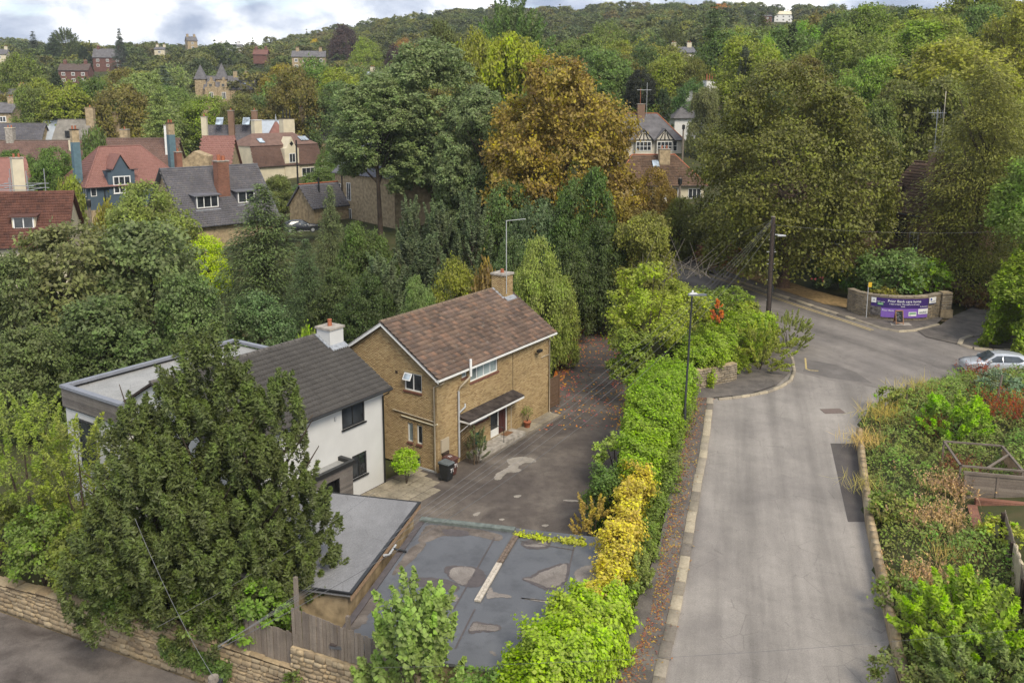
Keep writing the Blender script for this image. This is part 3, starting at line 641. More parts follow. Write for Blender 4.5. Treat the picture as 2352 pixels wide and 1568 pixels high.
tex_plane('side_drive', [RP(*p, .05) for p in ((31.8, 64.8), (33.7, 62.6), (34.6, 64.3), (37.2, 65.9), (44, 69), (58, 86), (50, 88), (44, 77), (36.9, 70.8), (34.4, 68.0), (31.9, 66.5))], PAVE, None)
tex_plane('grass_verge', [RP(*p, .13) for p in ((21.3, 88), (23.8, 81.8), (27.2, 74.2), (29.2, 72.4), (30.6, 74.8), (28, 79), (24.6, 88), (22.6, 92))], DRYG, None)
tex_plane('road_patch', [RP(*p, .010) for p in ((17.5, 45.4), (15.25, 36.9), (16.3, 36.9), (19.3, 45.4))], PATCHM, None)
tex_plane('road_patch', [RP(*p, .006) for p in ((19.8, 57.1), (21.2, 55.8), (23.6, 54.8), (23.4, 56.9), (22.6, 58.4), (21.0, 59.6))], asphalt('darker_road_patch', (.14, .127, .118), (.17, .155, .145), (.115, .105, .098), .5, None, .9, 28, .3), None)
mhm = simple('iron_cover', (.15, .115, .10), .8, .3, .3, 20)
b = MB(); c0 = pg(1915, 945); b.obox(np.array([c0[0]-.62, c0[1]-.35, rz(c0[1]-.35)+.012]), (1.24, .12, .005), (-.1, .7, .028), (0, 0, .014), mhm)
tag(b.build('manhole_cover'), 'brownish rectangular iron cover let into the pale side road', 'manhole cover')
YEL = simple('yellow_line', (.42, .33, .15), .8, .2, .35, 9); 
def strip(pts, w, off, mat, name):
    b = MB(); P = [np.array(p, float) for p in pts]
    for a, c in zip(P[:-1], P[1:]):
        d = (c-a)/np.linalg.norm(c-a); n = np.array([-d[1], d[0]])*w/2
        b.add([RP(*(a-n), off), RP(*(c-n), off), RP(*(c+n), off), RP(*(a+n), off)], [(0, 1, 2, 3)], mat)
    o = b.build(name); o['kind'] = 'structure'; return o
far_k = [(10.3, 106), (20.2, 86), (25.45, 74.5), (27.95, 69.4), (29.0, 67.0), (30.3, 66)]
strip([(p[0]-.45, p[1]-.25) for p in far_k[:5]], .12, .008, YEL, 'yellow_line'); strip([(p[0]-.72, p[1]-.4) for p in far_k[:5]], .12, .008, YEL, 'yellow_line')
strip([(20.9, 59.9), (20.2, 57.6), (20.4, 57.3), (20.9, 57.2)], .12, .012, YEL, 'yellow_line')
# kerbs: each stone a part
def kerb(name, pts, w=.3, L=.95, h=.125, lim=120):
    b = thing(name, None, None); b['kind'] = 'structure'; P = [np.array(p, float) for p in pts]; Ms = []; carry = 0
    for a, c in zip(P[:-1], P[1:]):
        Ls = np.linalg.norm(c-a); d = (c-a)/Ls; n = np.array([-d[1], d[0]]); k = max(1, round(Ls/L)); s = Ls/k
        for i in range(k):
            g = random.uniform(-.02, .02); p = a+d*s*i+n*g; q = p+d*s
            Ms.append(mat4((d[0]*(s-.05), d[1]*(s-.05), (rz(q[1])-rz(p[1]))*.95), (n[0]*w, n[1]*w, 0), (0, 0, h+.06+random.uniform(-.008, .012)), (p[0], p[1], rz(p[1])-.06)))
    field(b, BOXV, BOXF[1:], Ms, KERBM, 'kerb_stone', lim); return b
kerb('kerb', [(2.1, 17), (5.17, 26.4), (6.93, 32), (8.28, 36.7), (11.05, 46.2), (12.55, 51.9)], .40)
kerb('kerb', [(12.9, 51.75), (13.8, 52.0), (15, 52.45), (16.3, 53.05), (17.4, 53.95), (18.5, 55.2), (19.25, 56.9), (19.7, 58.5), (20.1, 60.3), (17.2, 67.7), (11.6, 81.5)], .2, .8)
kerb('kerb', [(20.3, 86), (25.6, 74.5), (28.05, 69.5), (29.1, 67.15), (30.3, 66.1), (31.7, 66.4), (34.4, 68.0)][::1], .28, .95)
kerb('kerb', [(60, 62.05), (37.6, 61.75), (35.2, 61.8), (34.0, 62.15), (33.6, 62.9), (34.3, 64.0), (35.5, 64.9)], .35, .9)
be = [(p[0], p[1]) for p in np.c_[edge_right(np.array([17, 26.3, 31, 36.7, 41.5, 46.2])), [17, 26.3, 31, 36.7, 41.5, 46.2]]]
# low stone edging that holds the bank
rt = thing('bank_edging', 'low pale stone edging wall along the foot of the overgrown bank', 'wall', (0, 0, 0)); Ms = []
for a, c in zip(be[:-1], be[1:]):
    a, c = np.array(a), np.array(c); Ls = np.linalg.norm(c-a); d = (c-a)/Ls; n = np.array([d[1], -d[0]]); k = round(Ls/.55); s = Ls/k
    for i in range(k):
        p = a+d*s*i; Ms.append(mat4((d[0]*(s-.02), d[1]*(s-.02), .04*(s)*d[1]), (n[0]*.3, n[1]*.3, 0), (0, 0, .62+random.uniform(-.04, .05)), (p[0], p[1], rz(p[1])-.05)))
field(rt, BOXV, BOXF[1:], Ms, STONE, 'stone', 90)
# drive stains: old repair patches lying in the surface
def blob(pts, z, mat, name, parent=None, n=3, kind='structure', jit=.07):
    P = [np.array(p, float) for p in pts]
    for _ in range(n):
        Q = []
        for a, c in zip(P, P[1:]+P[:1]): Q += [a*.75+c*.25, a*.25+c*.75]
        P = Q
    r = random.Random(len(pts)); P = [p+np.array([r.gauss(0, jit), r.gauss(0, jit)])*.4 for p in P]
    return tex_plane(name, [(p[0], p[1]) for p in P], mat, z, kind, parent)
Z8 = lambda x, y, z: onz((1300+x/1.6507)*.57422, (1781+y/1.6507)*.57422, z)[:2]
PALEC = asphalt('pale_repair', (.30, .27, .23), (.34, .31, .26), (.25, .225, .19), 1.5, None, .9, 30, .3)
blob([Z8(*p, 0) for p in ((1200, 90), (1320, 70), (1405, 95), (1380, 115), (1320, 112), (1260, 145), (1310, 160), (1270, 180), (1215, 175), (1180, 195), (1160, 230), (1110, 222), (1125, 185), (1165, 170), (1225, 130), (1200, 110))], .006, PALEC, 'drive_patch')
for k, q in enumerate((((1245, 330), (1300, 325), (1290, 342), (1250, 345)), ((1590, 355), (1680, 362), (1670, 374), (1560, 365)), ((1430, 522), (1480, 520), (1470, 536), (1435, 535)), ((1150, 483), (1185, 482), (1184, 494), (1153, 495)), ((975, 450), (1030, 436), (1020, 455), (985, 470)))):
    blob([Z8(*p, 0) for p in q], .006, PALEC, 'drive_patch', n=2, jit=.04)
# ================================================================== the brick house
ROT = 55.97; B0 = np.array([-4.11, 45.5, 0.0]); D1 = np.array([.5596, .8288, 0]); D2 = np.array([-.8288, .5596, 0])
UV = lambda u, v, z=0.0: B0+D1*u+D2*v+np.array([0, 0, z])
bh = thing('brick_house', 'yellow brick two storey house with mottled brown tiled roof and flat porch canopy', 'house', tuple(B0), R(ROT))
L, D, EV, RI = 11.7, 7.5, 5.68, 8.15
fops = [(3.07, 4.42, 5.78, 5.38), (2.27, 4.86, 2.73, 5.38), (3.30, 1.78, 4.77, 2.14), (5.05, .34, 6.83, 2.25)]
gops = [(7.5-2.29, 4.42, 7.5-1.04, 5.45), (7.5-2.12, 1.42, 7.5-1.75, 2.5), (7.5-1.44, 1.42, 7.5-1.07, 2.5), (7.5-1.65, .17, 7.5-1.25, .65)]
b = MB(); holed(b, (0, 0, 0), (1, 0, 0), (0, -1, 0), L, EV, fops, .11, MORTAR); holed(b, (0, D, 0), (0, -1, 0), (-1, 0, 0), D, EV, gops, .11, MORTAR)
gz = lambda y: EV+(RI-.12-EV-.02)*(1-abs(y-D/2)/(D/2))
b.add([(0, D, EV), (0, 0, EV), (0, D/2, gz(D/2))], [(0, 1, 2)], MORTAR); b.add([(L, 0, EV), (L, D, EV), (L, D/2, gz(D/2))], [(0, 1, 2)], MORTAR)
b.add([(L, 0, 0), (L, D, 0), (L, D, EV), (L, 0, EV)], [(0, 1, 2, 3)], MORTAR); b.add([(L, D, 0), (0, D, 0), (0, D, EV), (L, D, EV)], [(0, 1, 2, 3)], MORTAR)
b.box((.12, .12, 0), (L-.12, D-.12, EV-.05), DARKWOOD)      # dark rooms behind the openings
wall = b.build('wall', bh); WM[wall] = WM[bh]
pad = lambda ops: [(o[0]-.01, o[1]-.01, o[2]+.01, o[3]+.01) for o in ops]
brick_face(wall, (0, -.001, 0), (1, 0, 0), (0, -1, 0), L, EV-.05, pad(fops), BRICK_Y, bh, 150)
brick_face(wall, (-.001, D, 0), (0, -1, 0), (-1, 0, 0), D, RI-.1, pad(gops), BRICK_Y, bh, 150, top=lambda u: gz(u)-.02)
r = MB(); ov = .27; ez = EV-.30*(RI-EV)/(D/2)+.02
r.slab([(-ov, -.32, ez), (L+.3, -.32, ez), (L+.3, D/2, RI), (-ov, D/2, RI)], .10, TILE_BASE); r.slab([(-ov, D+.32, ez), (-ov, D/2+.004, RI), (L+.3, D/2+.004, RI), (L+.3, D+.32, ez)], .10, TILE_BASE)
roof = r.build('roof', bh); WM[roof] = WM[bh]
Vv = np.array([0, D/2+.32, RI-ez]); ln = np.linalg.norm(Vv); Vv /= ln; nt = 16
tile_slope(roof, (-ov-.02, -.36, ez-.01), (1, 0, 0), Vv, 41, nt, (L+.3+ov+.04)/41, ln/nt, TILE_B, bh)
rm = simple('ridge_tile', (.17, .125, .09), .9, .15, .4, 6)
for i in range(27):
    b = MB(); x = -ov+i*(L+.57)/27; n = 7
    for s, zz in ((0, 0), (1, 0)):
        pass
    vs_ = []; 
    for xx, rr in ((x, .135), (x+.43, .125)):
        for k in range(n): a = math.pi*k/(n-1); vs_.append((xx, D/2+math.cos(a)*rr, RI-.02+math.sin(a)*rr*.85))
    b.add(vs_, [(k, k+1, n+k+1, n+k) for k in range(n-1)]+[tuple(range(n-1, -1, -1))], rm); b.build('ridge_tile', roof)
b = MB()    # white bargeboards
for x in (-ov+.0, L+.3-.03):
    for y0, y1 in ((-.34, D/2), (D+.34, D/2)): b.obox((x, y0, ez-.24), (0, y1-y0, RI-ez), (.03, 0, 0), (0, 0, .21), WHITE)
b.build('bargeboard', roof)
b = MB(); b.obox((-ov, -.42, ez-.13), (L+.6, 0, 0), (0, .10, 0), (0, 0, .09), WHITE); b.box((-ov+.1, -.30, ez-.2), (L+.2, -.02, ez-.17), WHITE); b.build('gutter', bh)
# windows and doors
w = window(bh, (3.07, 0, 4.42), (1, 0, 0), (0, -1, 0), 2.71, .96, 4, 1, WHITE, GLASS_L, .10, .06)
CURT = simple('curtain', (.40, .44, .42), .9, .1, .35, 9)
window(bh, (2.27, 0, 4.86), (1, 0, 0), (0, -1, 0), .46, .52, 1, 1, WHITE, GLASS_L, .10, .06)
window(bh, (3.30, 0, 1.78), (1, 0, 0), (0, -1, 0), 1.47, .36, 2, 1, WHITE, GLASS, .10, .06)
b = MB(); b.box((2.98, -.07, 4.30), (5.87, .02, 4.41), SILLRED); b.box((2.18, -.07, 4.76), (2.82, .02, 4.85), SILLRED); b.box((3.22, -.07, 1.68), (4.85, .02, 1.77), SILLRED); b.build('sill', bh)
window(bh, (0, 2.29, 4.42), (0, -1, 0), (-1, 0, 0), 1.25, 1.03, 2, 1, WHITE, GLASS, .10, .065)
lw = MB(); lw.obox((-.02, 2.26, 4.95), (-.22, 0, .0), (0, -.58, 0), (.2, 0, .45), WHITE); 
q = MB(); O_ = np.array([-.03, 2.24, 5.42]); dn = np.array([-.22, 0, -.36]); q.obox(O_, dn, (0, -.56, 0), (-.02, 0, .015), WHITE); q.obox(O_+dn*.12+np.array([-.024, -.06, .018]), dn*.76, (0, -.44, 0), (-.006, 0, .004), GLASS_SKY); tag(q.build('opening_sash', bh), 'top hung sash propped open')
window(bh, (0, 2.12, 1.42), (0, -1, 0), (-1, 0, 0), .37, 1.08, 1, 1, WHITE, GLASS_L, .10, .055); window(bh, (0, 1.44, 1.42), (0, -1, 0), (-1, 0, 0), .37, 1.08, 1, 1, WHITE, GLASS, .10, .055)
window(bh, (0, 1.65, .17), (0, -1, 0), (-1, 0, 0), .40, .48, 1, 1, WHITE, GLASS, .10, .07)
b = MB(); b.box((-.07, 1.0, 4.31), (.02, 2.36, 4.41), SILLRED)
for a in (1.72, 1.04): b.box((-.08, a, 1.30), (.02, a+.43, 1.41), SILLRED)
b.build('sill', bh)
LINT = simple('pale_lintel', (.40, .31, .17), .9, .2, .15, 5)
b = MB(); b.box((-.025, .98, 5.46), (.02, 2.36, 5.57), LINT); b.build('lintel', bh)
b = MB(); b.box((-.03, 2.77, 5.25), (.02, 2.94, 5.42), DARKWOOD); b.build('air_vent', bh)
dr = MB(); dr.box((5.06, .06, .34), (5.13, .12, 2.24), WHITE); dr.box((5.90, .06, .34), (5.97, .12, 2.24), WHITE); dr.box((6.74, .04, .34), (6.82, .12, 2.24), WHITE); dr.box((5.06, .06, 2.17), (6.82, .115, 2.24), WHITE); dr.box((5.14, .07, .34), (5.89, .11, .80), WHITE)
do = dr.build('door_frame', bh); q = MB(); q.box((5.14, .085, .81), (5.89, .10, 2.16), GLASS); q.build('pane', do)
MAROON = simple('maroon_door', (.075, .026, .024), .5, .4, .15, 4)
q = MB(); q.box((5.98, .07, .36), (6.73, .11, 2.16), MAROON)
for i in range(4):
    for j in range(2): q.box((6.04+j*.36, .055, .46+i*.43), (6.33+j*.36, .072, .80+i*.43), MAROON)
q.build('front_door', bh)
# canopy
CANF = simple('mossy_felt', (.055, .045, .04), .95, .15, .6, 2.2, bump=.5)
b = MB(); b.slab([(1.83, -.88, 2.60), (7.42, -.88, 2.60), (7.42, 0, 2.80), (1.83, 0, 2.80)], .07, CANF); cn = b.build('canopy', bh)
b = MB(); b.box((1.85, -.87, 2.41), (7.40, -.83, 2.528), WHITE); b.box((1.85, -.83, 2.42), (1.89, -.02, 2.53), WHITE); b.build('fascia', cn)
b = MB(); b.tube([(1.95, -.8, 2.45), (1.95, -.05, 1.75)], .03, WHITE, 6); b.tube([(2.9, -.8, 2.42), (2.9, -.05, 1.85)], .025, WHITE, 6); b.tube([(7.2, -.8, 2.42), (7.2, -.05, 1.85)], .025, DARKWOOD, 6); b.build('bracket', cn)
# pipes
b = MB(); b.tube([(1.83, -.10, .34), (1.83, -.10, 4.25)], .062, GREYPIPE, 10); b.tube([(1.83, -.10, 4.2), (1.92, -.14, 4.5), (2.38, -.42, 4.92), (2.47, -.47, 5.06)], .062, BEIGEPIPE, 10); b.tube([(2.48, -.48, 5.02), (2.48, -.48, 6.0)], .075, WHITE, 10); b.tube([(1.83, -.12, 2.98), (2.4, -.12, 3.15), (2.5, -.03, 3.3)], .055, GREYPIPE, 8); b.build('soil_pipe', bh)
b = MB(); b.tube([(.25, -.36, ez-.1), (.2, -.36, ez-.28), (-.09, .10, ez-.55), (-.09, .10, .04)], .045, BEIGEPIPE, 8); b.build('downpipe', bh)
b = MB(); b.tube([(L-.1, -.36, ez-.1), (L-.1, -.36, ez-.25), (L-.1, -.09, ez-.5), (L-.1, -.09, .12), (L-.1, -.25, .08)], .045, BEIGEPIPE, 8); b.build('downpipe', bh)
b = MB(); b.tube([(-.06, 3.16, 3.10), (-.06, .14, 2.96)], .03, BEIGEPIPE, 6); b.build('waste_pipe', bh)
b = MB(); b.tube([(-.07, 2.51, 2.86), (-.07, .14, 2.76), (-.1, -.1, 2.9)], .036, CREAM, 6); b.build('waste_pipe', bh)
b = MB(); b.tube([(7.39, -.03, 5.1), (7.39, -.03, 2.84)], .018, DARKWOOD, 5); b.tube([(7.2, -.03, 2.5), (7.2, -.03, .3)], .03, BEIGEPIPE, 6); b.build('wall_cable', bh)
b = MB(); b.tube([(10.0, -.03, 4.45), (10.0, -.25, 4.5), (10.0, -.3, 4.68)], .025, BLACK, 6); b.box((9.8, -.45, 4.62), (10.18, -.22, 4.78), BLACK); b.build('wall_lamp', bh)
b = MB(); b.tube([(10.6, -.06, 4.05), (L-.1, -.06, 4.05)], .025, BEIGEPIPE, 6); b.build('overflow_pipe', bh)
b = MB(); b.box((.24, -.10, 1.10), (.93, -.018, 1.85), simple('meter_box', (.40, .34, .25), .7, .3, .08, 4)); b.build('meter_box', bh)
b = MB(); b.obox((-.12, .05, .02), (0, 2.6, 0), (.06, 0, 0), (0, 0, .1), GREYPIPE); b.build('ground_pipe', bh)
chimney(bh, 11.15, 3.35, 7.2, 9.08, .95, 1.05, BRICK_Y, 1, CLAY, poth=.25)
cst = bh.children[-1]; WM[cst] = WM[bh]
brick_face(cst, (10.675, 2.825, 7.3), (1, 0, 0), (0, -1, 0), .95, 1.77, [], BRICK_Y, bh, 0, proud=.012); brick_face(cst, (10.675, 3.875, 7.3), (0, -1, 0), (-1, 0, 0), 1.05, 1.77, [], BRICK_Y, bh, 0, proud=.012)
b = MB(); b.obox((10.6, 2.80, 7.60), (1.1, 0, 0), (0, -.28, -.18), (0, .02, .1), LEADM); b.obox((10.64, 2.8, 7.60), (-.2, 0, 0.0), (0, .9, .59), (0, 0, .05), LEADM); b.build('flashing', bh)
b = MB(); b.tube([(10.75, 2.74, 7.9), (10.75, 2.74, 12.75)], .03, GREYPIPE, 6); b.tube([(10.75, 2.74, 12.72), (11.9, 2.0, 12.78)], .022, GREYPIPE, 6)
for i in range(7): 
    q0 = np.array([10.9+i*.15, 2.64-i*.097, 12.74]); b.tube([q0-[.05, .08, .0], q0+[.05, .08, 0]], .008, GREYPIPE, 4)
b.build('aerial', bh)
# doorstep terrace and slabs
ter = thing('doorstep_terrace', None, None, tuple(B0), R(ROT)); ter['kind'] = 'structure'
b = MB(); b.box((2.55, -1.02, -.05), (7.3, -.02, .32), CONC); b.build('terrace', ter)
for i in range(6):
    b = MB(); u = 7.33+i*.71; b.box((u, -.95, -.05), (u+.69, -.02, .10+.02*random.random()), SLABM); b.build('paving_slab', ter)
b = MB(); b.box((2.5, -1.16, -.05), (11.6, -1.04, .10), KERBM); b.build('edging', ter)
pt = thing('slab_path', None, None, tuple(B0), R(ROT)); pt['kind'] = 'structure'; Ms = []
for j in range(5):
    u = -5.3+(.3 if j % 2 else 0); v = 1.62-.62*(j+1)
    while u < -.05-.45*j:
        s = random.uniform(.6, .95); Ms.append(mat4((s-.06, random.uniform(-.02, .02), 0), (0, .56, 0), (0, 0, .06), (u, v, -.03+random.uniform(-.006, .008)))); u += s
WM[pt] = WM[bh]; field(pt, BOXV, BOXF[1:], Ms, SLABM, 'paving_slab', 60)
Lw = lambda u, v, z=0.0: tuple(UV(u, v, z))
# door mat, rail, bench, pot, bins, trellis ...
o = MB(); o.box((0, 0, 0), (.75, .42, .02), simple('coir', (.20, .11, .06), .95, .1, .3, 20)); m_ = thing('door_mat', 'rust brown doormat before the maroon front door', 'mat', Lw(6.0, -.5, .324), R(ROT)); o.build('mat', m_)
m_ = thing('handrail', 'black bent metal handrail beside the front door steps', 'handrail', Lw(5.0, 0, .32), R(ROT)); b = MB(); b.tube([(-.1, 0, .95), (0, -.5, .98), (.1, -.86, .92), (.1, -.93, .82), (.1, -.93, -.3)], .022, BLACK, 6); b.build('rail', m_)
GREENP = simple('green_paint', (.022, .085, .055), .5, .4, .15, 6)
m_ = thing('garden_bench', 'dark green slatted wooden seat on the doorstep terrace', 'bench', Lw(3.15, -.55, .32), R(ROT))
for i in range(4): b = MB(); b.box((0, .05+i*.11, .38), (.66, .14+i*.11, .41), GREENP); b.build('slat', m_)
for i in range(4): b = MB(); b.obox((.0, .47+i*.012, .46+i*.11), (.66, 0, 0), (0, .02, 0), (0, .01, .085), GREENP); b.build('slat', m_)
for x in (0, .61):
    for y in (.03, .46): b = MB(); b.box((x, y, 0), (x+.05, y+.05, .62 if y < .2 else .92), GREENP); b.build('leg', m_)
    b = MB(); b.box((x-.01, .0, .62), (x+.06, .52, .65), GREENP); b.build('armrest', m_)
m_ = thing('potted_plant', 'sparse leafy plant in a terracotta pot against the brick house front', 'plant', Lw(8.45, -.42, .11), R(ROT))
b = MB(); b.tube([(0, 0, 0), (0, 0, .3), (0, 0, .31), (0, 0, .38)], [.16, .22, .25, .25], CLAY, 14); b.build('pot', m_)
b = MB()
for k in range(7): t = k*.9; b.tube([(0, 0, .35), (math.cos(t)*.12, math.sin(t)*.12, .8), (math.cos(t)*.32, math.sin(t)*.32, 1.15+.2*math.sin(k*2))], [.012, .008, .004], BARK, 5, False)
b.build('stem', m_); rr = np.random.default_rng(3); n = 220; P = rdir(n, rr)*np.array([.42, .42, .35])*rr.random((n, 1))**.4+[0, 0, 1.05]
o = link(bpy.data.objects.new('foliage', leaves_mesh('pot_leaves', P, rdir(n, rr)+[0, 0, .5], rdir(n, rr), np.full(n, .13), np.full(n, .04), LEAF, rr.random(n))), m_); o.color = (.10, .13, .04, 1)
def text_mesh(parent, s, size, M, mat, depth=.004, name='lettering', align='CENTER', bend=None):
    c = bpy.data.curves.new('t', 'FONT'); c.body = s; c.size = size; c.align_x = align; c.align_y = 'CENTER'; c.extrude = depth; c.resolution_u = 3
    t = bpy.data.objects.new('t', c); col.objects.link(t); bpy.context.view_layer.update()
    me = bpy.data.meshes.new_from_object(t.evaluated_get(bpy.context.evaluated_depsgraph_get())); bpy.data.objects.remove(t); bpy.data.curves.remove(c)
    if bend:
        for v in me.vertices: v.co = Vector(bend(*v.co))
    me.materials.clear(); me.materials.append(mat); me.name = name
    o = bpy.data.objects.new(name, me); col.objects.link(o)
    if parent is not None: o.parent = parent
    if M is not None: o.matrix_basis = M
    return o
WLET = simple('white_lettering', (.8, .8, .8), .6, .3, .03, 3, bump=0)
def bin_(name, label, u, v, body, lid, num, lidtext):
    m = thing(name, label, 'wheelie bin', Lw(u, v, 0), R(ROT), 'wheelie bins at the house corner')
    b = MB(); w0, w1, d0, d1 = .44, .56, .46, .66
    b.add([(-w0/2, -d0/2, .06), (w0/2, -d0/2, .06), (w0/2, d0/2, .06), (-w0/2, d0/2, .06), (-w1/2, -d1/2, .98), (w1/2, -d1/2, .98), (w1/2, d1/2, .98), (-w1/2, d1/2, .98)], [(0, 3, 2, 1), (4, 5, 6, 7), (0, 1, 5, 4), (1, 2, 6, 5), (2, 3, 7, 6), (3, 0, 4, 7)], body)
    b.box((-w1/2-.025, -d1/2-.03, .93), (w1/2+.025, d1/2+.03, .985), body); b.build('body', m)
    b = MB(); b.add([(-.30, -.37, .99), (.30, -.37, .99), (.30, .36, 1.0), (-.30, .36, 1.0), (-.26, -.31, 1.05), (.26, -.31, 1.05), (.26, .28, 1.09), (-.26, .28, 1.09)], [(0, 3, 2, 1), (4, 5, 6, 7), (0, 1, 5, 4), (1, 2, 6, 5), (2, 3, 7, 6), (3, 0, 4, 7)], lid); b.tube([(-.22, .40, 1.0), (.22, .40, 1.0)], .02, lid, 6); b.build('lid', m)
    for x in (-.25, .25): b = MB(); b.tube([(x-.025, .24, .11), (x+.025, .24, .11)], .11, BLACK, 12); b.build('wheel', m)
    if num: text_mesh(m, num, .30, Matrix.Translation((.10, -.315, .58)) @ Matrix.Rotation(R(90-6), 4, 'X'), WLET)
    if lidtext: text_mesh(m, lidtext, .26, Matrix.Translation((0, 0, 1.082)) @ Matrix.Rotation(R(3), 4, 'X'), WLET)
    return m
BINK = simple('bin_black', (.022, .024, .026), .55, .4, .2, 5); BINB = simple('bin_brown', (.085, .035, .028), .55, .4, .2, 5); BLID = simple('bin_grey_lid', (.10, .115, .12), .5, .4, .3, 4)
bin_('wheelie_bin', 'black wheelie bin numbered 71 with a grey lid', -.42, -.95, BINK, BLID, '71', None)
bin_('wheelie_bin', 'brown wheelie bin with white writing on its maroon lid', .22, -.72, BINB, BINB, '71', '71')
m_ = thing('hanging_basket', 'brown wicker wall basket fixed below the pale meter box', 'basket', Lw(.6, -.03, .8), R(ROT))
b = MB(); vs_ = []
for j, (rr_, z) in enumerate(((.30, .28), (.28, .12), (.16, 0.0))):
    for k in range(9): a = math.pi+math.pi*k/8; vs_.append((rr_*math.cos(a), rr_*math.sin(a)*.8, z))
b.add(vs_, [(j*9+k, j*9+k+1, j*9+k+10, j*9+k+9) for j in range(2) for k in range(8)]+[tuple(range(9)), tuple(range(18, 27))], DARKWOOD); b.build('basket', m_)
m_ = thing('trellis', 'diamond lattice wooden trellis standing beside the porch', 'trellis', Lw(2.05, -1.0, .02), R(ROT)); TRL = simple('trellis_wood', (.13, .095, .06), .9, .1, .3, 9)
b = MB()
for i in range(-6, 12):
    for s in (1, -1):
        t0 = i*.16; 
        if s == 1: y0, z0, y1, z1 = t0, 0, t0+2.0, 2.0
        else: y0, z0, y1, z1 = t0, 2.0, t0+2.0, 0
        f0 = max(0, -y0/2.0); f1 = min(1, (1-y0)/2.0)
        if f1 > f0: b.tube([(.02*s, y0+2*f0, z0+(z1-z0)*f0), (.02*s, y0+2*f1, z0+(z1-z0)*f1)], .012, TRL, 4, False)
b.build('lattice', m_); b = MB()
for y in (0, 1): b.box((-.03, y-.03, 0), (.03, y+.03, 2.05), TRL)
b.build('post', m_)
shrub('climbing_plant', 'straggly grey green climber growing on the trellis by the bins', Lw(2.25, -1.05, 0), 1.3, 1.9, (.075, .095, .05), .10, 3200, 'plume', 'plant', seed=4, up=.9)
# panel fence and lean-to at the far end of the house
m_ = thing('fence_panel', 'brown lapped fence panel between the brick house and the drive', 'fence', Lw(11.95, .3, 0), R(ROT)); FP = simple('brown_fence', (.14, .09, .06), .9, .15, .3, 10)
for i in range(10): b = MB(); b.box((.15*i, 0, .05), (.15*i+.14, .025+.01*(i % 2), 2.1), FP); b.build('board', m_)
b = MB(); 
for z in (.3, .9, 1.5, 2.05): b.box((0, -.03, z), (1.5, 0, z+.05), FP)
b.box((1.5, -.04, 0), (1.6, .06, 2.3), FP); b.build('rail', m_)
m_ = thing('lean_to', 'small glazed lean-to with white trim behind the fence panel', 'lean-to', Lw(11.75, 1.2, 0), R(ROT)); b = MB(); b.box((0, 0, 0), (1.1, 2.6, 2.2), GLASS); b.build('glazing', m_); b = MB(); b.slab([(0, -.1, 3.2), (1.25, -.1, 2.4), (1.25, 2.7, 2.4), (0, 2.7, 3.2)], .06, GLASS_SKY); b.build('roof', m_)
b = MB(); b.box((-.02, -.04, 2.2), (1.14, .0, 2.3), WHITE); b.obox((0, -.12, 3.16), (1.25, 0, -.8), (0, .06, 0), (0, 0, .1), WHITE); b.build('trim', m_)
# ================================================================== the white house
Wo = UV(-2.44, 1.67); wh = thing('white_house', 'white rendered house with dark grey tiled roof and flat roofed dormer extension', 'house', tuple(Wo), R(ROT))
WL, WD, WE, WR = 10.7, 8.0, 5.50, 7.78
fo = [(WL-3.07, 3.9, WL-1.43, 5.05), (WL-2.45, 1.01, WL-1.38, 2.27)]
b = MB(); holed(b, (-WL, 0, 0), (1, 0, 0), (0, -1, 0), WL, WE, fo, .12, RENDER_W)
b.add([(0, 0, 0), (0, WD, 0), (0, WD, WE), (0, 0, WE), (0, WD/2, WR-.15)], [(0, 1, 2, 4, 3)], RENDER_W); b.add([(-WL, 0, 0), (-WL, WD, 0), (-WL, WD, WE), (-WL, 0, WE), (-WL, WD/2, WR-.15)], [(3, 4, 2, 1, 0)], RENDER_W)
b.box((-WL+.13, .13, 0), (-.13, WD-.1, WE-.1), DARKWOOD); b.build('wall', wh)
r = MB(); wez = WE-.35*(WR-WE)/(WD/2)
r.slab([(-WL-.2, -.35, wez), (.22, -.35, wez), (.22, WD/2, WR), (-WL-.2, WD/2, WR)], .1, TILE_BASE); r.slab([(-WL-.2, WD+.3, wez), (-WL-.2, WD/2+.004, WR), (.22, WD/2+.004, WR), (.22, WD+.3, wez)], .1, TILE_BASE)
roof = r.build('roof', wh); WM[roof] = WM[wh]; Vv = np.array([0, WD/2+.35, WR-wez]); ln = np.linalg.norm(Vv); Vv /= ln
tile_slope(roof, (-WL-.22, -.39, wez-.01), (1, 0, 0), Vv, 36, 16, (WL+.46)/36, ln/16, TILE_G, wh)
DKR = simple('dark_ridge', (.10, .092, .085), .9, .15, .4, 6)
for i in range(25):
    b = MB(); x = -WL-.2+i*(WL+.42)/25; n = 7; vs_ = []
    for xx, rr_ in ((x, .135), (x+.42, .125)):
        for k in range(n): a = math.pi*k/(n-1); vs_.append((xx, WD/2+math.cos(a)*rr_, WR-.02+math.sin(a)*rr_*.85))
    b.add(vs_, [(k, k+1, n+k+1, n+k) for k in range(n-1)]+[tuple(range(n-1, -1, -1))], DKR); b.build('ridge_tile', roof)
b = MB(); b.tube([(-WL-.2, -.44, wez-.05), (.25, -.44, wez-.05)], .065, BLACK, 8); b.obox((.2, -.38, wez-.18), (0, WD/2+.38, WR-wez), (.03, 0, 0), (0, 0, .15), BLACK); b.box((-WL-.1, -.30, wez-.18), (.2, -.26, wez-.02), BLACK); b.build('gutter', wh)
b = MB(); b.tube([(.02, -.42, wez-.1), (.02, -.40, wez-.22), (-.12, -.09, wez-.42), (-.12, -.09, .03)], .045, BLACK, 8); b.build('downpipe', wh)
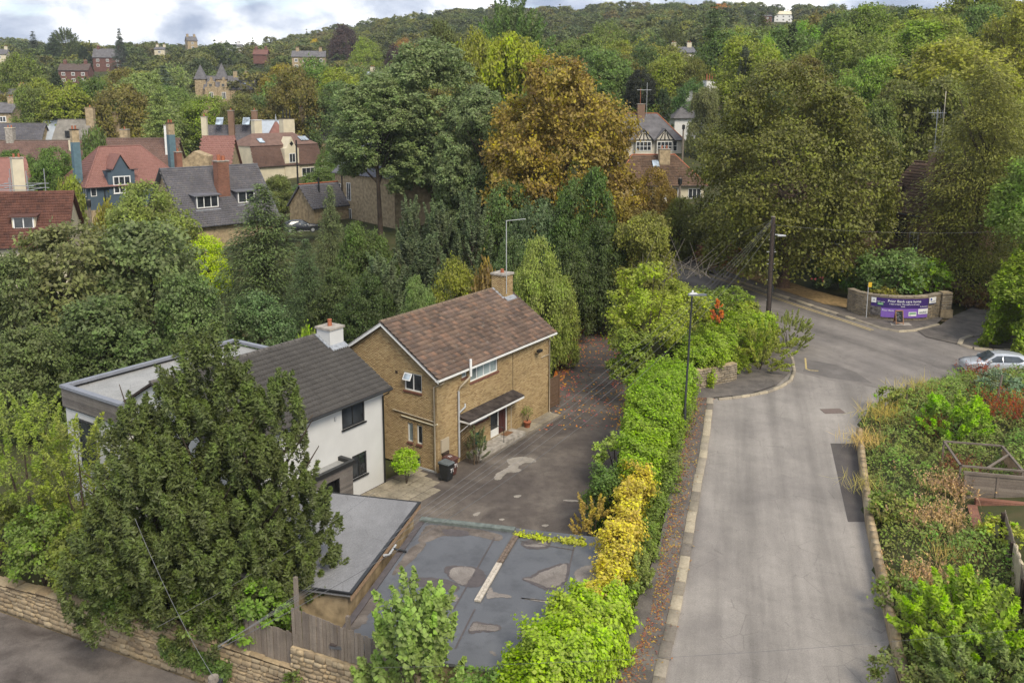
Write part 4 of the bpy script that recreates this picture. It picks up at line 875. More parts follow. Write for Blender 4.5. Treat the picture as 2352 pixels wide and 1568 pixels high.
for (u0, z0, u1, z1) in fo: window(wh, (-WL+u0, 0, z0), (1, 0, 0), (0, -1, 0), u1-u0, z1-z0, 2, 1, BLACK, GLASS, .10, .08, BLACK)
chimney(wh, -.35, 3.45, 6.6, 8.15, 1.0, 1.0, RENDER_W, 1, CLAY, poth=.38)
b = MB(); b.obox((-.95, 2.95, 7.27), (1.17, 0, 0), (0, -.30, -.17), (0, .02, .08), LEADM); b.obox((-.87, 2.9, 7.24), (-.16, 0, 0), (0, 1.0, .57), (0, 0, .06), LEADM); b.build('flashing', wh)
b = MB(); b.tube([(-7.6, 3.2, 7.0), (-7.6, 3.2, 8.2)], .05, GREYPIPE, 8); b.tube([(-7.6, 3.2, 8.2), (-7.6, 3.2, 8.28)], .13, WHITE, 10); b.build('vent_pipe', wh)
# flat roofed extension
FE = MB(); FE.box((-11.15, 6.0, 0), (-.9, 10.9, 5.35), RENDER_W); FE.build('extension_wall', wh)
FELT_P = asphalt('pale_roof_membrane', (.30, .30, .29), (.35, .345, .335), (.25, .25, .24), .5, None, .7, 20, .2)
b = MB(); b.box((-11.1, 6.05, 5.35), (-.95, 10.85, 6.22), FELT_P); fr = b.build('flat_roof', wh)
COPE = simple('grey_coping', (.20, .21, .24), .45, .5, .12, 3, bump=.05)
b = MB(); b.box((-11.3, 5.95, 6.36), (-11.0, 11.05, 6.5), COPE); b.box((-11.0, 10.75, 6.36), (-.8, 11.05, 6.5), COPE); b.box((-1.1, 5.95, 6.36), (-.8, 10.75, 6.5), COPE); b.box((-11.0, 10.85, 6.22), (-.95, 10.95, 6.36), BLACK); b.build('coping', fr)
for i in range(6):
    b = MB(); b.box((-11.24-.006*(i % 2), 5.97, 5.42+i*.155), (-11.16, 11.0, 5.42+i*.155+.148), BOARD_G); b.build('cladding_board', wh)
b = MB(); b.box((-11.23, 5.98, 5.36), (-11.1, 11.0, 6.36), BLACK); b.build('cladding_backing', wh)
window(wh, (-11.15, 9.7, 2.6), (0, -1, 0), (-1, 0, 0), 1.3, 2.4, 1, 1, BLACK, GLASS, -.02, .08)
# timber clad porch
po = MB(); po.box((-6.3, -.86, 2.32), (-3.32, .9, 2.42), FELT_P); pr = thing('porch', None, None); bpy.data.objects.remove(pr)
pr = po.build('porch_roof', wh); b = MB(); b.box((-6.4, -1.0, 2.42), (-3.22, -.78, 2.62), BLACK); b.box((-3.44, -.78, 2.42), (-3.22, 1.0-1.002, 2.62), BLACK); b.build('coping', pr)
for i in range(17):
    z = .02+i*.142; z1 = z+.136
    for (xa, xb) in (((-6.3, -5.35), (-4.25, -3.34)) if z < 1.9 else ((-6.3, -3.34),)):
        b = MB(); b.box((xa, -.90-.006*(i % 2), z), (xb, -.84, z1), BOARD_G); b.build('cladding_board', wh)
    if i > 0: b = MB(); b.box((-3.38, -.88, z), (-3.31-.004*(i % 2), -.02, z1), BOARD_G); b.build('cladding_board', wh)
b = MB(); b.box((-5.35, -.6, 0), (-4.25, -.55, 1.95), BLACK); b.box((-4.30, -.9, 0), (-4.25, -.6, 1.95), BLACK); b.build('porch_door', wh)
b = MB(); b.box((-3.2-.4, -.06, 4.55), (-3.5, -.003, 4.75), GREYPIPE); b.build('wall_bracket', wh)
# ================================================================== garages
E1 = D1*.934+D2*.356; GROT = math.degrees(math.atan2(E1[1], E1[0]))
ga = thing('grey_garage', 'garage with plain pale grey flat roof and tan timber edge', 'garage', tuple(UV(-7.2, -4.8)), R(GROT))
FELT_G = asphalt('grey_roof_felt', (.20, .20, .205), (.225, .225, .23), (.18, .18, .185), .4, (R(0), .5), .75, 18, .15)
TANW = simple('tan_timber', (.30, .20, .125), .85, .2, .25, 8)
b = MB(); b.box((-7.45, .25, 0), (-.2, 6.2, 2.2), STONE_W); b.build('wall', ga); b = MB(); b.box((-7.65, .04, 2.24), (.02, 6.4, 2.40), FELT_G); rf = b.build('roof', ga)
b = MB(); b.box((-7.66, -.005, 2.10), (.03, .035, 2.34), TANW); b.box((.025, -.01, 2.10), (.06, 6.4, 2.34), TANW); b.build('fascia', rf); b = MB(); b.box((-7.68, -.03, 2.345), (.07, .10, 2.42), BLACK); b.box((.0, .10, 2.345), (.07, 6.42, 2.42), BLACK); b.box((-7.68, .1, 2.345), (-7.6, 6.42, 2.42), BLACK); b.build('edge_trim', rf)
b = MB(); b.tube([(-4.6, -.08, 2.3), (-4.2, -.12, 2.1), (-3.4, -.12, 2.12)], .05, GREYPIPE, 8); b.tube([(-3.7, -.12, 2.12), (-3.7, -.7, 2.06)], .045, BLACK, 8); b.build('drain_pipe', ga)
gb = thing('felt_garage', 'double garage with blue grey felt roof, worn dry patches and a plank', 'garage', tuple(UV(-7.65, -5.29)), R(GROT))
t_ = NT('wet_roof_felt'); c_ = t_.coord('World'); n_ = t_.noise(c_, .45, 6, .6, .3); f_ = t_.noise(c_, 22, 4, .7)
cc = t_.ramp(n_, [(.3, (.075, .077, .083)), (.5, (.098, .102, .11)), (.7, (.118, .122, .132))]); cc = t_.mix(.4, cc, t_.ramp(f_, [(.3, .7), (.7, 1.25)]), 'MULTIPLY')
dn_ = t_.noise(c_, 1.1, 8, .75); cc = t_.mix(.5, cc, t_.ramp(dn_, [(.36, .5), (.5, 1.0)]), 'MULTIPLY'); FELT_W = t_.pbr(cc, t_.ramp(n_, [(.35, .38), (.65, .55)]), .5, f_, .2, .01)
FELT_D = asphalt('dry_roof_felt', (.21, .185, .165), (.25, .225, .20), (.16, .14, .125), .9, None, .9, 20, .4)
GRITM = asphalt('gritty_roof_edge', (.15, .125, .105), (.20, .17, .145), (.09, .075, .065), 1.5, None, .95, 24, .5)
FELT_K = simple('dark_wet_felt', (.07, .055, .05), .4, .5, .25, 4)
GX, GY = 9.6, 8.7
b = MB(); b.box((-GX+.15, -GY, -1.2), (-.12, -.15, 1.9), STONE_W); b.build('wall', gb)
b = MB(); b.box((-GX, -GY-.2, 1.9), (0, 0, 2.0), FELT_W); rf = b.build('roof', gb); WM[rf] = WM[gb]
b = MB(); b.box((-.42, -4.3, 1.98), (-.10, -.02, 2.11), simple('green_grey_upstand', (.13, .15, .135), .8, .3, .3, 5)); b.box((-GX, -.25, 1.98), (-.42, .0, 2.045), FELT_K); b.build('upstand', rf)
inv = np.linalg.inv(WM[gb]); L8 = lambda x, y: (inv @ np.r_[Z8(x, y, 2.0), 2.0, 1])[:2]
def rblob(pts, mat, z, jit=.05, nm='felt_patch', n=3): return blob([L8(*p) for p in pts], z, mat, nm, rf, n, None, jit)
# bay-shaped sheets and dry islands
rblob([(690, 510), (1180, 575), (1165, 640), (1060, 610), (960, 590), (850, 600), (760, 595), (690, 640), (600, 640), (640, 560)], GRITM, 2.0045)
rblob([(600, 640), (690, 640), (560, 780), (430, 880), (470, 790)], GRITM, 2.0035)
rblob([(770, 545), (960, 565), (950, 600), (850, 598), (780, 590)], FELT_K, 2.008)
rblob([(840, 800), (970, 800), (1000, 830), (925, 930), (870, 910), (810, 850)], FELT_D, 2.012); rblob([(780, 800), (850, 790), (1010, 800), (1070, 850), (1050, 930), (920, 940), (800, 860)], FELT_K, 2.0075)
rblob([(500, 870), (800, 870), (900, 930), (870, 975), (700, 940), (540, 920)], FELT_K, 2.006)
rblob([(780, 985), (890, 985), (870, 1035), (800, 1030)], FELT_D, 2.009)
rblob([(1290, 878), (1370, 880), (1430, 835), (1560, 790), (1605, 775), (1590, 900), (1490, 950), (1420, 915)], FELT_D, 2.012); rblob([(1280, 880), (1360, 865), (1420, 820), (1600, 765), (1625, 800), (1600, 915), (1490, 965), (1400, 930)], FELT_K, 2.007)
rblob([(1640, 830), (1720, 790), (1800, 790), (1800, 910), (1690, 920), (1650, 880)], FELT_D, 2.011)
rblob([(1290, 655), (1380, 650), (1460, 630), (1480, 665), (1380, 675)], FELT_D, 2.011); rblob([(1270, 630), (1480, 610), (1500, 680), (1330, 690)], FELT_K, 2.007)
rblob([(1090, 920), (1110, 970), (1230, 990), (1240, 1010), (1130, 1000), (1050, 1020)], FELT_D, 2.011); rblob([(1265, 1005), (1380, 1012), (1540, 1030), (1480, 1040), (1380, 1025)], FELT_D, 2.011)
rblob([(940, 1235), (985, 1160), (1030, 1185), (1140, 1185), (1155, 1210), (1120, 1228), (1010, 1215)], FELT_D, 2.011); rblob([(930, 1245), (980, 1150), (1040, 1175), (1160, 1180), (1170, 1225), (1020, 1235)], FELT_K, 2.007)
rblob([(1300, 1215), (1320, 1240), (1300, 1290), (1285, 1260)], FELT_D, 2.010); rblob([(1080, 1360), (1110, 1355), (1135, 1385), (1120, 1390)], FELT_D, 2.010)
rblob([(200, 1090), (340, 980), (380, 1020), (250, 1180), (180, 1240), (130, 1200)], GRITM, 2.006, .12)
for (x0, y0), (x1, y1) in (((1120, 610), (850, 1080)), ((1645, 670), (1560, 1020)), ((990, 1080), (860, 1340)), ((1290, 630), (1640, 690))):
    a, c = np.array(L8(x0, y0)), np.array(L8(x1, y1)); d = (c-a)/np.linalg.norm(c-a); n = np.array([-d[1], d[0]])*.03; bb = MB(); bb.add([(*(a-n), 2.013), (*(c-n), 2.013), (*(c+n), 2.013), (*(a+n), 2.013)], [(0, 1, 2, 3)], FELT_K); bb.build('felt_seam', rf)
a, m0, c = (np.array(L8(*p)) for p in ((1275, 580), (1150, 785), (1005, 1035)))
PLK = simple('grey_plank', (.15, .115, .09), .9, .15, .45, 9); PLW = simple('bleached_plank', (.46, .41, .34), .85, .2, .25, 9)
for nm, p, q, mt, lb in (('timber_plank', a, m0, PLK, 'dark weathered plank lying on the felt garage roof'), ('timber_plank', m0, c, PLW, 'pale bleached split plank lying on the felt garage roof')):
    d = (q-p); ln = np.linalg.norm(d); d /= ln; n = np.array([-d[1], d[0]]); W0 = WM[gb] @ np.r_[p, 2.014, 1]
    tk = thing(nm, lb, 'plank', tuple(W0[:3]), R(GROT)); bb = MB()
    for s0, s1 in ((-.12, -.006), (.006, .12)): bb.obox((*(n*s0), 0), (*(d*(ln-.02)), 0), (*(n*(s1-s0)), 0), (0, 0, .07), mt)
    bb.build('board', tk)
# ================================================================== lane wall and board fence
lw_ = thing('lane_wall', 'sandstone rubble retaining wall along the lane', 'wall', (LANE_A[0], LANE_A[1], -1.08), math.atan2(LANE_B[1]-LANE_A[1], LANE_B[0]-LANE_A[0]))
LX = np.linalg.norm(LANE_B-LANE_A); 
def ztop(u): return (1.18+.55*min(1, u/9)) if u < 15.3 else 2.62
b = MB(); b.add([(-14, 0, -.3), (15.3, 0, -.3), (15.3, 0, 1.7), (9, 0, 1.7), (0, 0, 1.15), (-14, 0, 1.1), (-14, .5, -.3), (15.3, .5, -.3), (15.3, .5, 1.7), (9, .5, 1.7), (0, .5, 1.15), (-14, .5, 1.1)], [(0, 1, 2, 3, 4, 5), (5, 4, 10, 11), (4, 3, 9, 10), (3, 2, 8, 9)], STONE_W)
b.box((15.3, .0, -.3), (LX+2.5, .5, 2.58), STONE_W); w_ = b.build('core', lw_); WM[w_] = WM[lw_]
stone_face(w_, (-2, 0, 0), (1, 0, 0), (0, -1, 0), 17.3, lambda u: 0, lambda u: ztop(u-2), STONE, lw_, 270, proud=.07)
stone_face(w_, (15.3, 0, 0), (1, 0, 0), (0, -1, 0), LX+2.5-15.3, lambda u: 0, lambda u: 2.62, STONE, lw_, 90, proud=.07)
Ms = []; u = -2.0
while u < 15.2:
    s = random.uniform(.35, .8); Ms.append(mat4((s-.02, 0, .06*s*(u < 9)*(u > 0)), (0, .5, 0), (0, 0, random.uniform(.08, .14)), (u, -.06, ztop(u)-.02))); u += s
field(w_, BOXV, BOXF, Ms, STONE, 'coping_stone', 60, lw_)
def board_fence(name, label, u0, u1, zb, zt, post):
    m = thing(name, label, 'fence', tuple((WM[lw_] @ [0, 0, 0, 1])[:3]), math.atan2(LANE_B[1]-LANE_A[1], LANE_B[0]-LANE_A[0])); u = u0
    k = 0
    while u < u1:
        w = random.uniform(.125, .16); b = MB(); zz1 = zt(u)+random.uniform(-.03, .03); y = .10+.012*(k % 2)+random.uniform(-.004, .004); k += 1
        zb_ = zb(u)+random.uniform(-.02, .02)
        b.obox((u, y, zb_), (w-.012, 0, 0), (0, .022, 0), (random.uniform(-.015, .015), 0, zz1-zb_), BOARD); b.build('board', m); u += w
    b = MB(); 
    for f in (.2, .8): b.obox((u0, .14, zb(u0)+(zt(u0)-zb(u0))*f), (u1-u0, 0, zb(u1)+(zt(u1)-zb(u1))*f-zb(u0)-(zt(u0)-zb(u0))*f), (0, .05, 0), (0, 0, .09), BOARD)
    b.build('rail', m)
    for (u, z) in post: b = MB(); b.box((u, .13, zb(u)-.2), (u+.12, .25, z), BOARD); b.build('post', m)
board_fence('board_fence', 'lower run of weathered grey boards on the lane wall under the yew', 12.65, 15.45, lambda u: 1.68, lambda u: 3.1-.02*(u-12.6), [])
board_fence('board_fence', 'taller run of weathered grey boards with a tall post on top of the lane wall', 15.30, 19.2, lambda u: (.9 if u < 15.55 else 2.6), lambda u: 4.02-.09*(u-15.3), [(15.42, 5.15), (17.55, 4.25)])
# ================================================================== houses in the middle distance
def hplace(px1, ze, rot, ev, px2x):
    """front-left eave corner seen at px1 at height ze; front runs along rot; length until picture column px2x"""
    P = onz(*px1, ze); d = np.array([math.cos(R(rot)), math.sin(R(rot)), 0]); L = 1.0
    for i in range(600):
        L += .05
        if proj(P+d*L)[0] >= px2x: break
    return (P[0], P[1], ze-ev), L
def post_box(root, a, b_, m, name): q = MB(); q.box(a, b_, m); return q.build(name, root)
def dormer(root, x, z, w, h, D, ev, ri, mat, roofm, cols=3, fm=None, flat=True):
    """window box standing out of the front roof slope, its window face at the slope foot"""
    sl = (ri-ev)/(D/2); y0 = (z-ev)/sl+.05; y1 = min((z+h-ev)/sl+.3, D/2)
    q = MB(); q.box((x-.12, y0, z-.1), (x+w+.12, y1, z+h+.02), mat); o = q.build('dormer', root)
    q = MB(); q.slab([(x-.35, y0-.3, z+h+.03), (x+w+.35, y0-.3, z+h+.03), (x+w+.35, y1+.4, z+h+.25), (x-.35, y1+.4, z+h+.25)], .1, roofm); q.build('dormer_roof', o)
    window(root, (x, y0, z), (1, 0, 0), (0, -1, 0), w, h, cols, 1, fm or WHITE, GLASS, -.012, .12)
    q = MB(); q.obox((x-.2, y0-.28, z-.28), (w+.4, 0, 0), (0, .3, .24), (0, -.02, .04), LEADM); q.build('apron', o); return o
# slate cottage
P, Lh = hplace((426, 513), 7.0, 46, 3.0, 634)
sc_ = house('slate_cottage', 'stone cottage with steep grey slate roof, two dormers and tall brick chimney', P, 46, Lh, 9.4, 3.0, 8.9, STONE_W, SLATE_FAR, 'gable', .45, tile=(.34, .30, SLATE_P), roll=False, lim=120)
dormer(sc_, 2.0, 4.4, 2.7, 1.45, 9.4, 3.0, 8.9, SLATE_FAR, SLATE_FAR, 3); dormer(sc_, 7.3, 4.6, 2.2, 1.4, 9.4, 3.0, 8.9, SLATE_FAR, SLATE_FAR, 2)
chimney(sc_, 6.0, 2.5, 4.0, 9.6, 1.45, 1.1, BRICK_BR, 0, CLAY); ch = sc_.children[-1]; WM[ch] = WM[sc_]
for i, (x, hh) in enumerate(((5.75, .75), (6.3, .6))): q = MB(); q.tube([(x, 2.5, 9.65), (x, 2.5, 9.65+hh)], .22, CLAY, 10); q.build('chimney_pot', ch)
brick_face(ch, (5.275, 1.949, 4.3), (1, 0, 0), (0, -1, 0), 1.45, 5.2, [], BRICK_R, sc_, 60); brick_face(ch, (5.274, 3.05, 4.3), (0, -1, 0), (-1, 0, 0), 1.1, 5.2, [], BRICK_R, sc_, 40)
for y in (5.6, 3.9): lwin(sc_, y, 1.8, .55, 1.9, 1, 1, DARKWOOD)
b = MB()
for y0, y1 in ((-.5, 4.7), (9.9, 4.7)): b.obox((-.5, y0, 2.4), (0, y1-y0, 6.35), (.06, 0, 0), (0, 0, .3), BLACK)
b.build('bargeboard', sc_)
# blue grey house with rose hipped roof
BLUEW = simple('blue_render', (.075, .105, .135), .9, .2, .10, 1.2); ROSE = simple('rose_roof', (.24, .12, .10), .85, .2, .15, 2)
P, Lh = hplace((200, 424), 10.0, 45, 5.6, 418)
bl = house('blue_house', 'blue grey painted house with rose red hipped roof and pointed gable', P, 45, Lh, 9.5, 5.6, 10.2, BLUEW, ROSE, 'hip', .45, tile=(.3, .28, ROSE_T), hipin=3.6, ridgem=ROSE, roll=False, lim=60)
b = MB(); b.box((-.03, -.03, -1.5), (Lh+.03, 9.5, 2.2), STONE_W); b.build('stone_base', bl)
gx = 2.6; gw = 3.5; b = MB(); pts = [(gx, -.25, 2.3), (gx+gw, -.25, 2.3), (gx+gw, -.25, 7.2), (gx+gw-.75, -.25, 7.3), (gx+gw/2, -.25, 9.2), (gx+.75, -.25, 7.3), (gx, -.25, 7.2)]
k = len(pts); b.add(pts+[(p[0], 3.2, p[2]) for p in pts], [tuple(range(k))]+[(i, (i+1) % k, k+(i+1) % k, k+i) for i in range(k)], BLUEW); b.build('gable', bl)
b = MB()
for s in (1, -1): x0 = gx+gw/2; b.obox((x0+s*(gw/2-.6), -.45, 7.35), (-s*(gw/2-.6), 0, 1.95), (0, 3.6, 0), (0, 0, .12), ROSE); b.box((x0+s*gw/2-.45, -.42, 7.22), (x0+s*gw/2+.45, .2, 7.33), BLACK)
b.build('gable_roof', bl)
window(bl, (gx+.6, -.25, 4.2), (1, 0, 0), (0, -1, 0), 2.3, 2.3, 3, 2, WHITE, GLASS, -.02, .14, WHITE); fwin(bl, .35, 4.0, .75, 1.3, 1, 1); lwin(bl, 8.2, 3.9, .7, 1.6, 1, 1); lwin(bl, 1.2, 3.9, .7, 1.6, 1, 1); fwin(bl, 3.4, .6, 2.2, 1.2, 2, 1); fwin(bl, Lh-3.2, 3.9, 2.4, 1.4, 3, 1)
b = MB(); b.tube([(2.1, -.1, 5.4), (2.1, -.1, -.5)], .07, BLACK, 6); b.build('downpipe', bl)
BLC = simple('blue_chimney', (.105, .17, .20), .9, .2, .15, 2)
for (x, y, z0, z1) in ((-.2, 2.5, 4.2, 12.6), (Lh+1.2, 5.5, 4.5, 13.2)):
    chimney(bl, x, y, z0, z1-1.6, .9, .9, BLC, 0, cap=False); chimney(bl, x, y, z1-1.6, z1, .86, .86, STONE_W, 2, CLAY, capm=DARKWOOD)
chimney(bl, Lh-.2, .4, 5.0, 9.3, .8, .8, BRICK_R, 1, CLAY); post_box(bl, (Lh-1.2, .2, 5.2), (Lh-.2, 2.0, 7.1), BLUEW, 'dormer')
# cream mansard house
P, Lh = hplace((585, 384), 9.5, 52, 3.6, 741)
MBR = simple('mansard_roof', (.165, .105, .085), .9, .2, .2, 1.5)
mh = house('mansard_house', 'cream rendered house with brown two-pitch roof, small gable window and white chimneys', P, 52, Lh, 9.0, 3.6, 3.7, CREAM, MBR, 'hip', .3, hipin=.4)
zm, zr = 7.2, 9.3; b = MB(); i0, i1 = 1.25, 3.0
A = [(-.3, -.35, 3.45), (Lh+.3, -.35, 3.45), (Lh-.2, i0, zm), (.2, i0, zm)]; b.add(A, [(0, 1, 2, 3)], MBR); Bk = [(-.3, 9.35, 3.45), (Lh+.3, 9.35, 3.45), (Lh-.2, 9-i0, zm), (.2, 9-i0, zm)]; b.add(Bk, [(1, 0, 3, 2)], MBR)
b.add([(0, i0-.2, zm), (Lh, i0-.2, zm), (Lh, 9-i0+.2, zm), (0, 9-i0+.2, zm), (3.0, 4.5, zr), (Lh-3.2, 4.5, zr)], [(0, 1, 5, 4), (2, 3, 4, 5), (3, 0, 4), (1, 2, 5)], MBR)
b.build('mansard', mh); b = MB(); b.add([(0, 0, 3.4), (0, 9, 3.4), (.15, 9-i0, zm), (.15, i0, zm)], [(0, 1, 2, 3)], CREAM); b.add([(Lh, 0, 3.4), (Lh, 9, 3.4), (Lh-.15, 9-i0, zm), (Lh-.15, i0, zm)], [(0, 3, 2, 1)], CREAM); b.build('end_wall', mh)
Vv = np.array([0, i0+.35, zm-3.45]); ln = np.linalg.norm(Vv); Vv /= ln; mr = mh.children[-2]; WM[mr] = WM[mh]
tile_slope(mr, (-.3, -.36, 3.46), (1, 0, 0), Vv, int((Lh+.6)/.3), int(ln/.27), .3, .27, MANS_T, mh, False, 0, lambda a, c: c*.1 < a < Lh+.6-c*.1)
b = MB(); g0 = Lh*.42; g1 = g0+3.2; pts = [(g0, -.2, -1), (g1, -.2, -1), (g1, -.2, 6.6), (g1-.55, -.2, 6.7), ((g0+g1)/2, -.2, 8.7), (g0+.55, -.2, 6.7), (g0, -.2, 6.6)]; k = 7
b.add(pts+[(p[0], 2.2, p[2]) for p in pts], [tuple(range(k))]+[(i, (i+1) % k, k+(i+1) % k, k+i) for i in range(k)], CREAM); b.build('gable', mh)
window(mh, (g0+.95, -.2, 4.0), (1, 0, 0), (0, -1, 0), 1.4, 1.7, 2, 1, WHITE, GLASS, -.02, .1); q = MB(); q.obox(((g0+g1)/2, -.24, 7.0), (.45, 0, .45), (-.45, 0, .45), (0, .03, 0), BLACK); q.build('diamond_window', mh)
fwin(mh, Lh-5.0, 1.4, 3.0, 1.5, 3, 1, sill=WHITE); fwin(mh, g0+1.1, .2, 1.0, 1.6, 1, 1); lwin(mh, 7.0, 1.6, .9, 1.4, 1, 1); lwin(mh, 3.0, 1.6, .6, 1.2, 1, 1)
b = MB(); b.tube([(-.05, 5.6, 7.0), (-.05, 5.6, 4), (-.05, 4.6, 3.4), (-.05, 4.6, -1)], .09, BLACK, 6); b.tube([(Lh-6.3, -.1, 3.3), (Lh-6.3, -.1, -1)], .09, BLACK, 6); b.build('downpipe', mh)
for (x0, z0, w0) in ((2.6, 7.6, 1.1), (Lh-3.3, 7.75, 1.8)):
    y0 = i0-.2+(z0-zm)*(4.5-i0+.2)/(zr-zm)
    q = MB(); q.obox((x0, y0-.03, z0+.1), (w0, 0, 0), (0, 1.1, .68), (0, -.05, .1), GLASS_SKY); q.build('skylight', mh)
chimney(mh, Lh*.36, 6.5, 6, 11.6, 1.6, 1.1, CREAM, 0, capm=WHITE); chimney(mh, Lh*.8, 6.3, 6, 11.8, 2.6, 1.3, CREAM, 3, BLACK, capm=DARKWOOD, poth=1.6)
# turret of the neighbour
T0 = ony(633, 262, 172); tg = float(ground(T0[0], 172)); tu = thing('turret', 'round stair tower with pointed rose tiled spire and finial', 'tower', (T0[0], 172, tg))
n = 12; rr_ = 3.3; zt_ = T0[2]-tg-1.5; b = MB(); b.tube([(0, 0, -1), (0, 0, zt_-6.0)], rr_, CREAM, n, False, False); b.build('wall', tu)
b = MB(); b.tube([(0, 0, zt_-6.0), (0, 0, zt_)], [rr_+.4, .25], ROSE, n, False, False); b.build('roof', tu); b = MB(); b.tube([(0, 0, zt_-.5), (0, 0, zt_+.1), (0, 0, zt_+1.5)], [.35, .2, .04], LEADM, 6); b.build('finial', tu)
# dark red tiled house on the left
P, Lh = hplace((-150, 566), 6.6, 14, 4.2, 146)
dr_ = house('red_roof_house', 'cream house with dark red ribbed tile roof and one dormer at the left edge', P, 14, Lh, 8.6, 4.2, 8.9, CREAM, TILE_R, 'gable', .4, tile=(.33, .33, TILE_R), lim=300)
xd = Lh*.585; dormer(dr_, xd, 5.5, 1.9, 1.25, 8.6, 4.2, 8.9, CREAM, TILE_R, 2); fwin(dr_, Lh*.5, 1.0, 1.6, 1.4, 2, 1)
# scaffolded chimney house behind it
P, Lh = hplace((-60, 448), 8.5, 40, 5, 75)
sh = house('rear_red_house', 'red tiled house with a tall cream chimney wrapped in scaffolding', P, 40, Lh, 9, 5, 9.5, BRICK_BR, ROSE, 'gable', .4, ridgem=ROSE)
c0 = ony(46, 450, 100); iw = np.linalg.inv(WM[sh]) @ np.r_[c0, 1]; chimney(sh, iw[0], iw[1], 3, iw[2]+4.3, 1.15, 1.15, CREAM, 2, CLAY, capm=CONC)
sf = thing('scaffold', 'tubular steel scaffold with plank deck around the tall cream chimney', 'scaffold', (c0[0], c0[1], float(ground(c0[0], c0[1]))))
hz = c0[2]-float(ground(c0[0], c0[1])); GAL = simple('galvanised_tube', (.42, .43, .44), .4, .5, .1, 3, .6)
for x in (-2, 0, 2):
    for y in (-1.6, 1.6): b = MB(); b.tube([(x+.1*y, y, 0), (x+.1*y, y, hz+2.2+abs(x)*.4)], .05, GAL, 6); b.build('standard', sf)
for z in (-.2, .8, 1.3):
    for y in (-1.6, 1.6): b = MB(); b.tube([(-2.6, y, hz+z), (2.6, y, hz+z)], .045, GAL, 6); b.build('ledger', sf)
    for x in (-2, 2): b = MB(); b.tube([(x, -2, hz+z), (x, 2, hz+z)], .045, GAL, 6); b.build('ledger', sf)
for i in range(6): b = MB(); b.box((-2.5, -1.5+i*.24, hz-.12), (2.5, -1.3+i*.24, hz-.07), TANW); b.build('plank', sf)
# grey shed behind the trees
P, Lh = hplace((103, 473), 5.2, 20, 2.2, 163)
house('garden_shed', 'low pale grey flat roofed shed beside the blue grey house', P, 20, Lh, 4, 2.2, 2.7, WHITE, FELT_P, 'gable', .2, 'shed')
# stone house with solar panels + small slate garage
P, Lh = hplace((769, 391), 11.4, -48, 7.2, 905)
so = house('solar_house', 'stone house with slate roof carrying solar panels behind the tall poplar', P, -48, max(Lh, 14), 10, 7.2, 11.6, STONE_W, SLATE_FAR, 'gable', .35, ridgem=SLATE_FAR)
PVM = simple('solar_panel', (.16, .17, .20), .25, .6, .1, 1, bump=0); sl = (11.6-7.2)/5
for i in range(3):
    for j in range(2): q = MB(); y = .5+j*2.0; q.obox((.2+i*1.15, y, 7.2+y*sl+.12), (1.1, 0, 0), (0, 1.9, 1.9*sl), (0, -.03, .04), PVM); q.build('solar_panel', so)
fwin(so, .7, 3.3, .8, 2.2, 1, 1); fwin(so, 3.0, 3.3, 1.0, 2.4, 2, 1); fwin(so, 3.0, .2, 1.0, 2, 2, 1); b = MB(); b.tube([(1.9, -.1, 7), (1.9, -.1, -1)], .08, BLACK, 6); b.build('downpipe', so)
P, Lh = hplace((720, 474), 7.2, 50, 2.9, 806)
sg = house('stone_garage', 'small stone outbuilding with slate roof and black flue beside a parked car', P, 50, Lh, 5.2, 2.9, 5.6, STONE_W, SLATE_FAR, 'gable', .3, 'garage', tile=(.34, .3, SLATE_P), roll=False, lim=40, ridgem=CLAY)
b = MB(); b.tube([(2.2, 1.6, 4.4), (2.2, 1.6, 6.4)], .12, BLACK, 8); b.build('flue', sg)
# terraces behind: brown and slate roofs
BRF = simple('brown_roof_far', (.135, .10, .082), .9, .2, .25, 1.2); GRF = simple('grey_roof_far', (.125, .12, .125), .85, .25, .3, 1.0); PALEB = simple('pale_slate', (.36, .40, .45), .6, .4, .12, 1.5)
def row(name, label, x0, x1, yr, Y, rot, D, ev, drop, wall, roof, **k):
    """ridge seen at row yr at distance Y between picture columns x0..x1"""
    T = ony(x0, yr, Y); gz_ = float(ground(T[0], Y)); d = np.array([math.cos(R(rot)), math.sin(R(rot)), 0]); nrm = np.array([-d[1], d[0], 0])
    L = .0
    while proj(T+d*L)[0] < x1 and L < 120: L += .2
    P = T-nrm*D/2; ri = T[2]-gz_
    if roof in (GRF, BRF, ROSE) and 'tile' not in k: k.update(tile=(.42, .40, {GRF: SLATE_P, BRF: MANS_T, ROSE: ROSE_T}[roof]), roll=False, lim=0)
    return house(name, label, (P[0], P[1], gz_), rot, L, D, ri-drop, ri, wall, roof, **k)
t1 = row('brown_terrace', 'long brown roofed stone terrace behind the blue grey house', -60, 236, 323, 158, 3, 9, 0, 4.2, STONE_W, BRF, cat='terrace'); t2 = row('terrace_house', 'brown roofed stone house end with two tall cream chimneys', 228, 408, 318, 152, 5, 9, 0, 5.0, STONE_W, BRF)
fwin(t2, 14.4, 1.5, 1.2, 1.8, 2, 1)
chimney(t1, 6.5, 4.5, 3, 9.2, 1.3, 1.1, CONC, 2, CLAY, capm=CREAM); chimney(t1, 18, 3.0, 3, 7.2, 1.1, 1.1, CREAM, 1, CLAY); chimney(t1, 21, 5, 3, 8.6, 1.4, 1.0, STONE_W, 2, CLAY)
chimney(t2, 4, 5.5, 4, 9.4, 1.3, 1.3, STONE_W, 1, CLAY); chimney(t2, 12.2, 2.5, 5.0, 10.2, 1.05, 1.0, WHITE, 1, CLAY); chimney(t2, 18, 4, 5, 11.6, .9, .9, CREAM, 1, CLAY)
